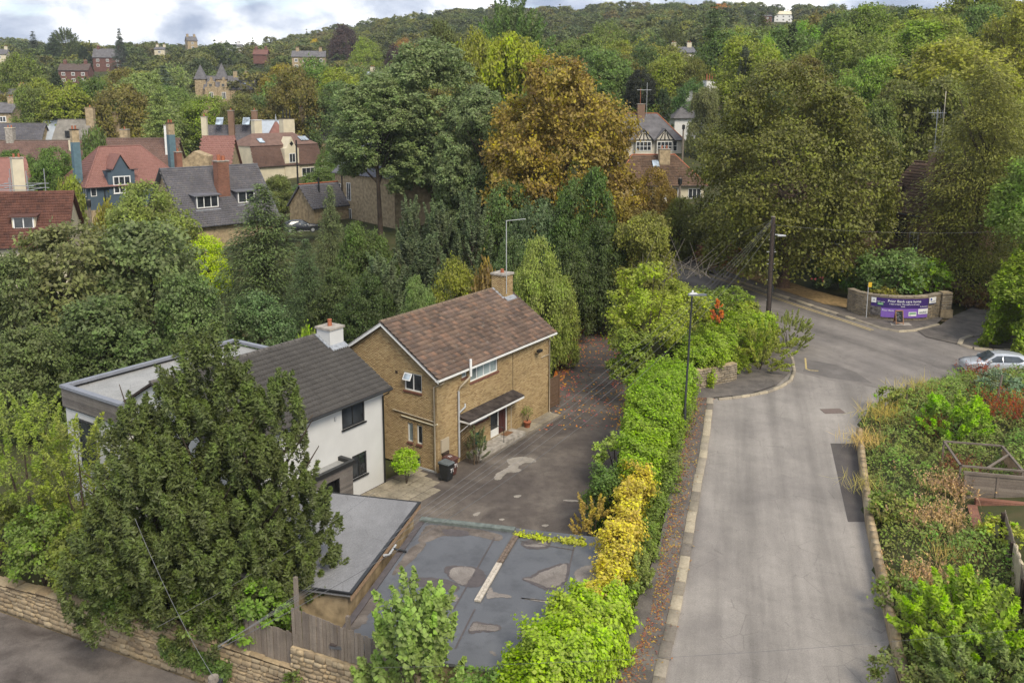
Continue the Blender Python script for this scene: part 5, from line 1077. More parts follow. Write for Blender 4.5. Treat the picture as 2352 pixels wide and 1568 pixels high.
t3 = row('slate_range', 'grey slate roofed stone range behind the terrace at the left edge', -50, 100, 284, 182, 6, 11, 0, 6.4, STONE_W, GRF); chimney(t3, 27.5, 5.5, 4, 10.4, 1.3, 1.2, STONE_W, 0, capm=CONC)
row('pale_roof_house', 'house with one bluish white roof slope between two slate roofs', 104, 150, 277, 186, 8, 9, 0, 6.0, STONE_W, PALEB, cat='house')
t4 = row('stone_cottage', 'stone cottage with lichen grey slate roof and tall stone chimney', 137, 206, 275, 178, 4, 9, 0, 4.8, STONE_W, simple('lichen_roof', (.20, .185, .16), .9, .2, .25, 1.2)); chimney(t4, 6.3, 4.0, 3, 11.6, 1.5, 1.2, STONE_W, 1, CLAY, capm=STONE_W); fwin(t4, 1.0, .3, .8, 1.6, 1, 1); q = MB(); q.box((2.3, .9, 5.9), (3.8, 2.2, 7.1), BLACK); q.build('roof_hatch', t4)
for nm_, lb, x0, x1, yr, Y, wl_, rf_ in (('red_gable_house', 'house with bright red roof and sandy stone gable behind the slate cottage', 470, 535, 313, 140, STONE_W, ROSE), ('dark_slate_terrace', 'dark slate terrace with brick chimneys behind the red roof', 478, 612, 288, 178, STONE_W, GRF),
        ('dark_gabled_house', 'house with charcoal gable and pale slate roof behind the cream mansard house', 588, 660, 277, 176, simple('charcoal_cladding', (.045, .05, .06), .7, .3, .1, 2), PALEB), ('slate_row', 'slate roofed row with white dormer beside the tall poplar', 655, 765, 268, 190, STONE_W, GRF)):
    h_ = row(nm_, lb, x0, x1, yr, Y, 6, 9, 0, 4.6, wl_, rf_)
    if nm_ == 'red_gable_house':
        q = MB(); q.add([(-4, -1.5, -2), (1.8, -1.5, -2), (1.8, -1.5, 6.4), (-.4, -1.5, 7.2), (-4, -1.5, 4.2), (-4, 4, -2), (1.8, 4, -2), (1.8, 4, 6.4), (-.4, 4, 7.2), (-4, 4, 4.2)], [(0, 1, 2, 3, 4), (1, 6, 7, 2), (4, 3, 8, 9), (3, 2, 7, 8), (5, 0, 4, 9)], STONE_W); q.build('stone_wing', h_)
        fwin(h_, 2.3, 1.5, 1.4, 1.8, 2, 1, CONC)
    if nm_ == 'dark_slate_terrace':
        for x in (5, 9.6): chimney(h_, x, 2.6, 5, 11.0, 1.1, 1.1, BRICK_BR, 1, CLAY)
        for x in (2.0, 7.2): q = MB(); q.obox((x, 2.0, 8.2), (1.4, 0, 0), (0, 1.4, 1.4), (0, -.1, .1), GLASS_SKY); q.build('skylight', h_)
    if nm_ == 'slate_row':
        dormer(h_, 5.5, 6.4, 1.8, 1.3, 9, 5.5, 10.1, WHITE, GRF, 3); chimney(h_, 7.5, 4.5, 6, 11.6, 1.4, 1.0, STONE_W, 2, CLAY); chimney(h_, 3.6, 4.5, 6, 10.9, 1.2, .9, STONE_W, 2, CLAY)
        q = MB(); q.obox((1.4, 1.5, 7.1), (1.9, 0, 0), (0, 1.2, 1.2), (0, -.1, .1), GLASS_SKY); q.build('skylight', h_)
P, Lh = hplace((738, 352), 9.6, 40, 4, 790); e_ = house('buff_house', 'buff stone house end with white trim right of the cream mansard house', P, 40, Lh, 7, 4, 6.3, simple('buff_stone', (.32, .28, .22), .9, .2, .15, 2), GRF, 'gable', .3); lwin(e_, 4.4, 1.0, 1.0, 1.5, 1, 1); fwin(e_, 1.2, .5, .6, 1.6, 1, 1); fwin(e_, 2.6, .5, .6, 1.6, 1, 1)
# victorian stone mansion with two spires
P, Lh = hplace((468, 204), 26.8, 8, 7.5, 582)
vm = house('stone_mansion', 'Victorian stone mansion with twin pointed slate spires and shaped gables', P, 8, Lh, 11, 7.5, 12.5, STONE_W, GRF, 'gable', .3, ridgem=GRF)
for gx_ in (.5, 5.2):
    b = MB(); pts = [(gx_, -.8, -3), (gx_+4.6, -.8, -3), (gx_+4.6, -.8, 8), (gx_+3.6, -.8, 8.3), (gx_+3.5, -.8, 10), (gx_+2.7, -.8, 10.4), (gx_+2.3, -.8, 12), (gx_+1.9, -.8, 10.4), (gx_+1.1, -.8, 10), (gx_+1.0, -.8, 8.3), (gx_, -.8, 8)]; k = len(pts)
    b.add(pts+[(p[0], 3, p[2]) for p in pts], [tuple(range(k))]+[(i, (i+1) % k, k+(i+1) % k, k+i) for i in range(k)], STONE_W); b.build('gable', vm)
    window(vm, (gx_+1.6, -.8, 3.6), (1, 0, 0), (0, -1, 0), 1.5, 2.6, 2, 1, WHITE, GLASS, -.03, .18); window(vm, (gx_+1.7, -.8, 8.3), (1, 0, 0), (0, -1, 0), 1.1, 1.1, 2, 1, CONC, GLASS, -.03, .12)
for sx, sy, hh in ((-1.6, 4.0, 16.8), (6.2, 5.0, 17.6)):
    q = MB(); q.box((sx-2, sy-2, 0), (sx+2, sy+2, 11.2), STONE_W); q.build('tower', vm); q = MB(); q.add([(sx-2.4, sy-2.4, 11.2), (sx+2.4, sy-2.4, 11.2), (sx+2.4, sy+2.4, 11.2), (sx-2.4, sy+2.4, 11.2), (sx, sy, hh)], [(0, 1, 4), (1, 2, 4), (2, 3, 4), (3, 0, 4)], GRF); q.build('spire', vm)
for x in (11.2, 15.5): chimney(vm, x, 5.5, 10, 14.3, 1.4, 1.2, STONE_W, 0); q = MB(); q.obox((x-.6, 1.8, 9.3), (.7, 0, 0), (0, 1, .91), (0, -.1, .1), GLASS_SKY); q.build('skylight', vm)
fwin(vm, 11.5, 4.2, 2.6, 2.4, 3, 1, STONE_W); b = MB(); b.box((-3, -3.2, -3), (12, -2.6, 1.2), STONE_W); b.build('terrace_wall', vm)
# far houses on the hill
def farhouse(name, label, x0, x1, yr, drop_px, wall_px, Y, rot, wall, roof, wins=0, D=9):
    T = ony(x0, yr, Y); m = Y/FPX; d = np.array([math.cos(R(rot)), math.sin(R(rot)), 0]); nrm = np.array([-d[1], d[0], 0]); L = 1.0
    while proj(T+d*L)[0] < x1 and L < 150: L += .5
    P = T-nrm*D/2; ri = (drop_px+wall_px)*m+2.0; h_ = house(name, label, (P[0], P[1], T[2]-ri), rot, L, D, ri-drop_px*m*.95, ri, wall, roof)
    for i in range(wins):
        for z in ((ri-drop_px*m)-2.4, (ri-drop_px*m)-5.2):
            if z > 0: fwin(h_, L*(i+.5)/max(wins, 1)-.8, z, 1.6, 1.5, 2, 1, fw=.2)
    for x in (L*.15, L*.85): chimney(h_, x, D/2, ri-1.5, ri+1.4, 1.5, .9, wall, 2, CLAY)
    return h_
BR_F = simple('red_brick_far', (.16, .08, .065), .9, .2, .2, 1); 
farhouse('hill_house', 'red brick and slate pair of houses on the hill below the skyline', 216, 281, 112, 20, 24, 520, 10, BR_F, GRF, 3); farhouse('hill_house', 'dark brown brick house with hipped look roof on the slope below', 140, 206, 146, 16, 18, 420, 8, BR_F, simple('dark_brown_roof', (.10, .075, .065), .9, .2, .2, 1), 3)
farhouse('hill_house', 'cream gabled house at the far left of the hill', -12, 18, 113, 12, 12, 480, 12, CREAM, GRF, 1); farhouse('hill_house', 'tall stone house with white dormers on the hill left of the purple beech', 672, 746, 117, 14, 40, 430, 8, STONE_W, GRF, 4)
farhouse('hill_house', 'long white windowed bungalow among trees under the skyline', 500, 556, 102, 5, 9, 560, 4, WHITE, GRF, 4); farhouse('hill_house', 'house with a low maroon roof between trees on the hill', 584, 614, 114, 12, 6, 500, 6, BR_F, BR_F); farhouse('hill_house', 'stone gabled house peeping from trees near the skyline', 427, 448, 84, 10, 14, 620, 30, STONE_W, GRF, 1)
farhouse('hill_house', 'pale bungalow roof in trees left of the long bungalow', 358, 380, 108, 6, 8, 560, 8, CREAM, GRF, 1); farhouse('hill_house', 'white houses high on the wooded skyline at the right', 1775, 1815, 26, 8, 12, 760, 4, WHITE, CREAM, 3); farhouse('hill_house', 'low pink roofed house on the skyline beside the white ones', 1730, 1768, 32, 6, 8, 750, 4, BR_F, GRF, 2)
farhouse('hill_house', 'cream gable end standing alone in the woods behind the bronze chestnut', 1256, 1276, 120, 14, 20, 330, 60, CREAM, GRF, 0); farhouse('hill_house', 'blue grey roof glimpsed through the trees right of the chestnut', 1540, 1590, 108, 14, 12, 300, 5, CREAM, SLATE_FAR, 2); farhouse('hill_house', 'pale roofed house behind the tall poplar crown', 845, 920, 166, 14, 14, 260, 5, CREAM, PALEB, 2)
farhouse('hill_house', 'stone and slate house at the left edge behind the cottages', -30, 62, 205, 26, 30, 250, 8, STONE_W, GRF, 3); farhouse('hill_house', 'lower slate roofed wing at the left edge behind the cottages', -40, 34, 236, 22, 24, 225, 10, STONE_W, GRF, 2)
# ------------------------------------------------------------------ houses on the right
P, Lh = hplace((1668, 478), 7.3, -62, 5.0, 1990)
TILE_RB = TILE_BR
# pair of brown brick houses facing the main road: front parallel to the road
fd = np.array([30.3-20.2, 66-86]); frot = math.degrees(math.atan2(fd[1], fd[0]))
rb = house('brown_brick_house', 'brown brick house with brown tiled roof half hidden by the big yew', (26.4, 99.0, 3.0), frot, 17.5, 8.5, 5.4, 9.6, BRICK_BR, TILE_BR, 'gable', .35, tile=(.34, .36, TILE_BR), lim=160)
for x, z, w, h in ((1.2, .7, 2.0, 1.4), (1.4, 3.4, 1.8, 1.3), (7.2, 3.4, 1.4, 1.2), (12.8, .7, 2.2, 1.6), (13.0, 3.4, 2.0, 1.3)): fwin(rb, x, z, w, h, 3, 1, WHITE, GLASS, WHITE)
q = MB(); q.box((10.6, -.08, .1), (11.6, -.01, 2.2), WHITE); q.build('front_door', rb)
rc = house('brick_gable_house', 'brown brick house end with brown tiled roof and tall aerials beside the cedar', (36.6, 86.5, 3.2), frot-14, 6.6, 8.0, 7.2, 11.4, BRICK_BR, TILE_BR, 'gable', .4, tile=(.34, .36, TILE_BR), lim=200)
fwin(rc, 1.5, 4.2, 3.0, 2.2, 3, 2, DARKWOOD); fwin(rc, 5.0, 3.6, 1.2, 1.6, 2, 1); fwin(rc, 1.2, .6, 2.2, 1.7, 3, 2, WHITE); lwin(rc, 5.0, 3.8, 1.6, 1.4, 2, 1)
chimney(rc, 4.4, 2.6, 8.5, 12.6, 1.0, .9, BRICK_BR, 2, CONC); q = MB(); q.obox((3.7, 1.75, 8.95), (1.5, 0, 0), (0, .45, .47), (0, -.05, .08), LEADM); q.build('flashing', rc)
q = MB(); q.tube([(4.1, 2.6, 12.5), (4.1, 2.6, 16.6)], .035, GREYPIPE, 6); q.tube([(5.0, 2.6, 12.5), (5.0, 2.6, 18.2)], .04, CREAM, 6); q.tube([(3.3, 2.6, 16.2), (4.9, 2.6, 16.2)], .03, GREYPIPE, 5)
for i in range(6): q.tube([(3.4+i*.28, 2.2, 16.2), (3.4+i*.28, 3.0, 16.2)], .018, GREYPIPE, 4); q.tube([(3.4+i*.28, 2.6, 15.7), (3.4+i*.28, 2.6, 16.5)], .018, GREYPIPE, 4)
q.build('aerial', rc)
for h_, L__, e_v in ((rb, 17.5, 5.3), (rc, 6.6, 7.1)):
    w__ = h_.children[0]; WM[w__] = WM[h_]; brick_face(w__, (0, -.002, 0), (1, 0, 0), (0, -1, 0), L__, e_v, [], BRICK_BR, h_, 0, bw=.30, bh=.10, proud=.010)
# bungalow with mossy brown roof
P, Lh = hplace((1412, 422), 9.6, 3, 2.4, 1618)
bg = house('bungalow', 'bungalow with mossy brown tiled hip roof, brick chimney and one skylight', P, 3, Lh, 9, 2.4, 6.1, CREAM, TILE_BR, 'hip', .4, tile=(.34, .34, TILE_BR), hipin=3.2, lim=220, ridgem=CLAY)
chimney(bg, Lh*.60, 3.3, 4.5, 6.9, 1.5, 1.1, STONE_W, 2, CLAY); q = MB(); q.obox((Lh*.46, 2.2, 4.5), (.9, 0, 0), (0, 1.0, .83), (0, -.06, .08), GLASS_SKY); q.build('skylight', bg); fwin(bg, Lh*.5, .3, 2.6, 1.5, 3, 1); fwin(bg, Lh*.82, .3, 1.8, 1.4, 3, 1)
# mock tudor semi
P, Lh = hplace((1400, 317), 14.6, 2, 5.4, 1566)
TUD = simple('tudor_render', (.55, .51, .43), .9, .2, .1, 1)
mt = house('mock_tudor_house', 'cream mock Tudor house with grey hipped roof and black timbered gables', P, 2, Lh, 9, 5.4, 9.6, TUD, GRF, 'hip', .4, hipin=3.6, ridgem=CLAY)
for x0 in (Lh*.33, Lh*.62):
    w0 = 3.4; b = MB(); b.add([(x0, -.7, 5.0), (x0+w0, -.7, 5.0), (x0+w0/2, -.7, 6.9), (x0, 2, 5.0), (x0+w0, 2, 5.0), (x0+w0/2, 3.0, 6.9)], [(0, 1, 2)], TUD); b.build('gable', mt)
    b = MB(); b.slab([(x0-.3, -.9, 4.85), (x0+w0/2, -.9, 7.05), (x0+w0/2, 3.2, 7.05), (x0-.3, 3.2, 4.85)], .1, GRF); b.slab([(x0+w0+.3, -.9, 4.85), (x0+w0+.3, 3.2, 4.85), (x0+w0/2, 3.2, 7.06), (x0+w0/2, -.9, 7.06)], .1, GRF); b.build('gable_roof', mt)
    b = MB()
    for a, c in (((x0, 5.0), (x0+w0/2, 6.9)), ((x0+w0, 5.0), (x0+w0/2, 6.9)), ((x0, 5.05), (x0+w0, 5.05)), ((x0+w0/2, 5.0), (x0+w0/2, 6.8)), ((x0+w0*.25, 5.0), (x0+w0*.42, 6.3)), ((x0+w0*.75, 5.0), (x0+w0*.58, 6.3))): b.tube([(a[0], -.74, a[1]), (c[0], -.74, c[1])], .09, BLACK, 4, True, False)
    b.build('timber', mt); b = MB(); b.box((x0+.3, -.68, 2.2), (x0+w0-.3, 0, 5.0), TUD); b.build('bay', mt); window(mt, (x0+.35, -.68, 3.2), (1, 0, 0), (0, -1, 0), w0-.7, 1.6, 4, 2, WHITE, GLASS, -.02, .1)
fwin(mt, Lh-2.1, 3.1, 1.3, 1.8, 2, 2); chimney(mt, Lh*.48, 4.0, 7.5, 11.2, 1.3, 1.0, BRICK_BR, 0); q = MB(); q.tube([(Lh*.47, 4, 11.2), (Lh*.47, 4, 14.0)], .05, CLAY, 5); q.tube([(Lh*.56, 4, 9), (Lh*.56, 4, 15.0)], .05, GREYPIPE, 5); q.tube([(Lh*.42, 4, 13.7), (Lh*.62, 4, 13.7)], .05, GREYPIPE, 5); q.build('aerial', mt)
# white house behind
P, Lh = hplace((1550, 275), 17.5, 3, 4.6, 1625)
w2 = house('hill_white_house', 'white rendered house with slate hip roof and white chimney among trees', P, 3, Lh, 8, 5.2, 8.6, WHITE, GRF, 'hip', .4, hipin=3.5); fwin(w2, Lh*.42, 2.6, 2.4, 1.6, 2, 1, WHITE); chimney(w2, Lh*.55, 4, 7.5, 10.2, 1.4, 1.2, WHITE, 1, CLAY)
T = ony(1610, 200, 182); w3 = house('gabled_white_house', 'tall white gabled house with four red pots on its chimney', (T[0], 180, float(ground(T[0], 180))), 20, 16, 9, T[2]-float(ground(T[0], 180))-4.5, T[2]-float(ground(T[0], 180)), WHITE, BRF, 'gable', .3); hz = T[2]-float(ground(T[0], 180))
chimney(w3, 3.8, 3.2, hz-4, hz+1.3, 2.9, 1.5, WHITE, 4, CLAY, poth=1.3); chimney(w3, 11.5, 4.5, hz-2, hz+2.6, 1.6, 1.4, STONE_W, 1, CLAY)
# ================================================================== boundary wall by the pavement, under its creeper
def hl(t, o=0.0):   # centre line of the hedge between drive and pavement, by distance
    return (float(np.interp(t, [22, 25, 30, 35, 40, 46, 52, 56, 60], [.4, 1.55, 3.7, 4.95, 6.3, 7.75, 9.6, 11.2, 13.2]))+o, t)
gw = thing('boundary_wall', 'stone boundary wall between the drive and the pavement under a leafy creeper', 'wall', (0, 0, 0)); b = MB(); YS = [22, 26, 30, 34, 38, 42, 46, 50, 53]
for a, c in zip(YS[:-1], YS[1:]):
    (x0, y0), (x1, y1) = hl(a), hl(c); b.obox((x0-.35, y0, -1.2), (x1-x0, y1-y0, 0), (.7, 0, 0), (0, 0, 3.3+.03*(a-22)), STONE_W)
b.build('core', gw)
b = MB(); p0 = pg(1640, 905); b.obox((11.4, 53.3, 1.8), (3.4, 1.9, 0), (-.2, .4, 0), (0, 0, 1.6), STONE_W); w_ = b.build('end_wall', gw); WM[w_] = np.eye(4)
u_ = unit(np.array([3.4, 1.9, 0])); stone_face(w_, (11.4, 53.28, 1.8), u_, (u_[1], -u_[0], 0), 3.9, lambda u: 0, lambda u: 1.6, STONE_G, w_, 90, hmin=.12, hmax=.2)
hy = lambda a, b_, n: [(*hl(t), 0.0) for t in np.linspace(a, b_, n)]
CHL0 = leaf_mat('yellowing_leaf', .3, .06)
CR_ = lambda nm, lb, P, half, h, n, leaf, c, seed, cat='creeper', mat=None, bulge=.6, layers=.4: [tag(cover(nm, P, half, h, int(n*1.7), leaf*.8, c, None, np.random.default_rng(seed), mat, bulge, 0, layers), lb, cat)]
CR_('creeper', 'bright lime green creeper mound spilling over the felt garage corner', [(-.9, 23.4, .2), (1.1, 24.6, .8), (2.5, 27.2, .9), (3.3, 29.4, 1.0)], [.9, 1.25, 1.3, .9], [1.7, 2.3, 2.2, 2.0], 30000, .17, (.17, .25, .028), 1, bulge=.7, layers=.6)
CR_('creeper', 'yellow turning creeper along the narrow wall top beside the felt garage', [(*hl(28.6), .9), (*hl(32), .9), (*hl(36), 1.0), (*hl(39), 1.0)], [.5, .55, .55, .5], [2.0, 2.15, 2.2, 2.2], 20000, .15, (.27, .245, .042), 2, mat=CHL0, layers=.4)
CR_('creeper', 'dark green creeper clump rounding the end of the yellow stretch at the drive', [(3.9, 37.6, .2), (4.7, 39.6, .2)], [.5, .5], [2.7, 2.9], 4500, .15, (.06, .105, .028), 3)
CR_('creeper', 'long bright green creeper over the wall between the drive bend and the lamp post', [(*hl(38.5), 1.0), (*hl(42), .9), (*hl(46), 1.0), (*hl(50), 1.1), (*hl(54), 1.4)], [.7, 1.1, 1.5, 1.7, 1.3], [2.2, 2.5, 2.9, 3.0, 2.6], 42000, .17, (.125, .20, .022), 4, bulge=.5, layers=.45)
CR_('creeper', 'creeper hedge turning the corner from the lamp post to the telegraph pole', [(11.6, 54.5, 1.6), (14.5, 58, 1.8), (17.3, 61.5, 2.2), (19.0, 64, 2.3)], [1.3, 1.5, 1.6, .9], [2.5, 3.0, 2.9, 2.4], 32000, .18, (.13, .19, .024), 5, bulge=.6, layers=.5)
CR_('undergrowth', 'low mixed weeds along the pavement side of the creeper wall', [(*hl(27, .75), 1.0), (*hl(32, .75), 1.2), (*hl(40, 1.2), 1.45), (*hl(47, 1.3), 1.75), (*hl(51, 1.5), 1.9)], [.3, .35, .5, .6, .6], [.9, 1.0, 1.2, 1.3, 1.2], 13000, .15, (.085, .125, .028), 6, 'undergrowth', bulge=.5, layers=.6)
CR_('ivy', 'yellow green ivy fringe trailing along the far edge of the felt garage roof', [tuple(UV(-6.7, -9.6, 1.95)), tuple(UV(-6.3, -10.6, 1.9)), tuple(UV(-5.7, -12.5, 1.9))], [.14, .2, .22], [.2, .25, .3], 1100, .16, (.20, .23, .03), 7, 'ivy', bulge=.2)
shrub('shrub', 'yellow feathery shrub at the garage corner beside the yellow creeper', (3.6, 36.6, 0), 1.7, 2.6, (.23, .19, .05), .12, 3600, 'plume', seed=5)
shrub('shrub', 'pink flowered tall weeds on the pavement edge beside the yellow creeper', (4.75, 31.6, 1.1), 1.7, 1.7, (.14, .18, .06), .11, 9000, 'plume', seed=6, up=1.3)
shrub('overhanging_branch', 'pale leafy branch reaching from the creeper out over the drive', (5.6, 44.0, 0.2), 3.2, 3.0, (.17, .24, .06), .15, 1300, 'broad', 'branch', seed=8, lobe=(.1, .16), stems=6)
# shrubs between drive and main road
for i, (x, yt, w, Y, c, lb) in enumerate(((1490, 585, 210, 60, (.155, .20, .03), 'tall yellow green laburnum bush at the drive bend'), (1560, 640, 170, 64, (.15, .185, .03), 'rounded yellow green bush behind the lamp post'), (1660, 655, 170, 70, (.10, .15, .03), 'green hedge bush in front of the telegraph pole'),
      (1450, 720, 110, 57, (.10, .14, .03), 'olive green bush low at the drive edge'), (1600, 760, 150, 62, (.10, .16, .03), 'dense mid green bush under the laburnum'), (1715, 690, 110, 68, (.14, .18, .03), 'light green bush left of the telegraph pole'), (1530, 860, 110, 51, (.07, .11, .026), 'dark creeper clad stump beside the lamp post foot'))):
    T = ony(x, yt, Y); g = float(ground(T[0], Y)); shrub('shrub', lb, (T[0], Y, g), w*Y/FPX, T[2]-g, c, .2, 11000, 'broad', seed=20+i, droop=.25, lobe=(.13, .22))
shrub('shrub', 'reddish tipped buddleia arching over the kerb beside the telegraph pole', (20.4, 62.3, 2.4), 3.4, 2.4, (.13, .155, .05), .12, 9000, 'plume', seed=31, up=.8, thick=.16)
shrub('shrub', 'bright olive shrub spilling onto the corner pavement', (16.9, 57.3, 2.2), 4.6, 3.0, (.14, .17, .03), .17, 8000, 'plume', seed=32, up=.5)
shrub('dead_branch', 'rusty brown dead spray sticking out of the hedge', (14.6, 60.2, 4.4), .8, 2.2, (.34, .12, .04), .14, 500, 'plume', 'branch', seed=33)
# fallen leaves on the drive
n = 5200; lr = np.random.default_rng(9); tt = lr.random(n); Yl = 52+tt*34; side = lr.random(n) < .62
xl = np.interp(Yl, [52, 56, 60, 71, 80, 87], [1.2, 2.2, 3.3, 5.0, 7.0, 8.4]); xr = edge_left(Yl)-.4
X_ = np.where(side, xl+lr.normal(0, .75, n)**2*.7-.6, xr-lr.normal(0, .8, n)**2*.8); far_ = lr.random(n) < .12; X_ = np.where(far_, xl+(xr-xl)*lr.random(n), X_)
P_ = np.c_[X_, Yl, lr.uniform(.012, .03, n)]; S_ = lr.uniform(.12, .24, n)
o = link(bpy.data.objects.new('fallen_leaves', leaves_mesh('fallen_leaves', P_, np.array([0, 0, 1.])+lr.normal(0, .25, (n, 3)), rdir(n, lr)*[1, 1, .1], S_, S_*.7, LEAF_VAR, lr.random(n)))); o.color = (.24, .085, .04, 1); tag(o, 'rust coloured fallen leaves along both edges of the drive', 'leaves', kind='stuff')
n = 2600; tt = lr.random(n); Yl = 24+tt*28; X_ = np.array([hl(y)[0] for y in Yl])+1.0+np.interp(Yl, [24, 35, 52], [.5, .55, .9])+np.abs(lr.normal(0, .45, n)); P_ = np.c_[X_, Yl, rz(Yl)+.10+lr.uniform(.008, .025, n)]; S_ = lr.uniform(.06, .14, n)
o = link(bpy.data.objects.new('leaf_litter', leaves_mesh('leaf_litter', P_, np.array([0, 0, 1.])+lr.normal(0, .25, (n, 3)), rdir(n, lr)*[1, 1, .1], S_, S_*.7, LEAF_VAR, lr.random(n)))); o.color = (.15, .085, .045, 1); tag(o, 'brown leaf litter on the pavement under the creeper wall', 'leaves', kind='stuff')
# ================================================================== overgrown bank on the right
bp = []; br = np.random.default_rng(11); n = 58000
Yb = br.uniform(21, 56, n); d_ = br.random(n)**.85*(9.5); Xb = edge_right(np.minimum(Yb, 50))+np.clip(Yb-50, 0, 9)*.9+d_+.25
lump = sum(np.sin(Xb*f+ph)*np.sin(Yb*f*.8+ph*1.7) for f, ph in ((.9, .3), (1.7, 1.1), (3.1, 2.2), (5.3, .7)))
hb = (.55+.28*lump)*np.clip(d_/1.2, .25, 1); zb = ground(Xb, Yb)+hb*br.random(n)**.35+.05
keep = ~((Xb > 19.7) & (Yb > 31) & (Yb < 37.5) & (Xb > 19.9+(37.5-Yb)*-.15)) & (Xb < 33)
Xb, Yb, zb, lump = Xb[keep], Yb[keep], zb[keep], lump[keep]; n = len(Xb); S_ = br.uniform(.07, .17, n)
o = link(bpy.data.objects.new('bank_vegetation', leaves_mesh('bank_vegetation', np.c_[Xb, Yb, zb], np.array([0, -.2, .8])+br.normal(0, .55, (n, 3)), rdir(n, br)+[0, 0, -.3], S_, S_*.7, LEAF_VAR, np.clip(.45+.12*lump+br.normal(0, .17, n), 0, 1))))
o.color = (.088, .122, .034, 1); tag(o, 'tangled brambles and weeds covering the roadside bank', 'undergrowth', kind='stuff')
def tuft(name, label, P, w, h, n, color, seed, cat='weed', wd=.03, lean=.35, tip=0.0):
    r = np.random.default_rng(seed); q = np.c_[r.normal(0, w*.28, n), r.normal(0, w*.28, n), np.zeros(n)]; A = unit(np.c_[r.normal(0, lean, n), r.normal(0, lean, n), np.ones(n)]); S = h*r.uniform(.55, 1.1, n)
    t = thing(name, label, cat, P); pts = q+A*S[:, None]*.5; N_ = rdir(n, r); o = link(bpy.data.objects.new('stalks', leaves_mesh(name, pts, N_, A, S, np.full(n, wd), LEAF, np.clip(r.normal(.5, .2, n), 0, 1))), t); o.color = (*color, 1)
    if tip:
        m = n*5; k = r.integers(0, n, m); f = r.uniform(.55, 1.0, m); Pp = q[k]+A[k]*(S[k]*f)[:, None]+r.normal(0, .035, (m, 3)); o2 = link(bpy.data.objects.new('seed_heads', leaves_mesh(name+'_heads', Pp, rdir(m, r), A[k]+r.normal(0, .4, (m, 3)), np.full(m, .12), np.full(m, .06), LEAF, r.random(m))), t); o2.color = (*(color if tip is True else tip), 1)
    return t
gp = lambda x, y: (lambda P: (P[0], P[1], float(ground(P[0], P[1]))))(onz(x, y, 2.6))
G3 = lambda X, Y: (X, Y, float(ground(X, Y)))
for i, (x, y, w, h, n, c, lb, tp) in enumerate(((1985, 1000, 2.2, 1.2, 260, (.30, .23, .10), 'straw coloured grass clump at the road corner of the bank', 0), (2030, 955, 2.6, 1.5, 260, (.26, .22, .07), 'pale yellow grass clump below the parked silver car', 0), (2110, 905, 3.0, 1.3, 240, (.24, .21, .08), 'tall straw grass on the crest near the junction', 0), (1990, 1090, 2.0, 1.1, 160, (.22, .20, .08), 'dry grass clump above the dark road patch', 0),
      (2135, 1000, 1.6, 1.6, 90, (.09, .035, .022), 'dark brown dock seed stalks left of the bright laurel', True), (2310, 985, 2.4, 1.8, 150, (.15, .035, .02), 'rust red dock stalks at the right edge of the bank', True), (2200, 1085, 1.6, 1.2, 90, (.11, .05, .035), 'brown seed stalks just left of the timber planter', True), (2260, 890, 2.0, 1.4, 90, (.14, .04, .025), 'reddish dock stalks behind the leaning post', True),
      (2180, 1120, 2.2, 1.2, 200, (.22, .17, .09), 'pinkish willowherb stand beside the timber planter', (.24, .17, .12)), (2160, 1180, 2.6, 1.1, 220, (.24, .19, .10), 'faded pink seed heads on the middle of the bank', (.25, .18, .12)), (2190, 1250, 2.2, 1.0, 160, (.27, .21, .09), 'pale straw grass tuft on the middle of the bank', 0), (2140, 1300, 2.4, 1.0, 200, (.23, .18, .09), 'pink flowering weeds low on the near bank', (.24, .17, .12)), (2110, 870, 1.4, 1.2, 100, (.20, .18, .06), 'thin grasses beside the small post on the crest', 0))):
    tuft('weed_clump', lb, gp(x, y), w, h, n, c, 60+i, 'weeds', .022, .3, tp)
for i, (x, y, w, h, c, lb, kd, nn) in enumerate(((2190, 1005, 3.6, 2.0, (.135, .235, .02), 'bright green laurel like bush at the top of the bank', 'plume', 6500), (2205, 1430, 4.2, 2.1, (.15, .235, .022), 'large bright green leafy bush low on the near bank', 'plume', 9000), (2260, 1540, 3.6, 1.7, (.10, .14, .05), 'grey green buddleia with brown flower spikes at the bottom right', 'plume', 5200), (2290, 930, 2.6, 1.5, (.08, .12, .085), 'blue green bush near the right edge of the bank', 'broad', 4200),
      (2300, 1235, 1.8, 1.2, (.16, .20, .03), 'yellow green bindweed heap against the timber fence', 'broad', 3000), (2060, 930, 2.4, 1.2, (.10, .14, .03), 'green bramble mound at the road corner', 'broad', 4200), (2230, 880, 3.0, 1.2, (.085, .115, .03), 'dark bramble mound in front of the silver car', 'broad', 4500), (2330, 870, 2.6, 1.4, (.08, .11, .03), 'bramble mound under the leaning post', 'broad', 4000), (2050, 1150, 2.2, 1.0, (.09, .125, .03), 'low bramble mound above the stone edging', 'broad', 4000), (2090, 1330, 2.4, 1.0, (.08, .11, .03), 'dense bramble mound halfway down the near bank', 'broad', 4000), (2080, 1490, 2.2, 1.0, (.075, .10, .03), 'dark bramble mound beside the near stone edging', 'broad', 4000))):
    shrub('bush', lb, gp(x, y), w, h, c, .15 if kd == 'broad' else .22, nn, kd, seed=80+i, up=.9, aspect=.42, thick=.3, L=(.28, .45), mat=None if kd == 'plume' else LEAF_VAR)
m_ = thing('leaning_post', 'thin leaning grey timber post on the bank crest in front of the car', 'post', G3(27.6, 47.5)); b = MB(); b.tube([(0, 0, -.2), (.25, .1, 1.9)], .06, BOARD, 6); b.build('post', m_)
m_ = thing('marker_post', 'short weathered stump post on the bank crest near the junction', 'post', G3(23.4, 49.5)); b = MB(); b.tube([(0, 0, -.2), (.02, 0, 1.35)], .06, BOARD, 6); b.build('post', m_)
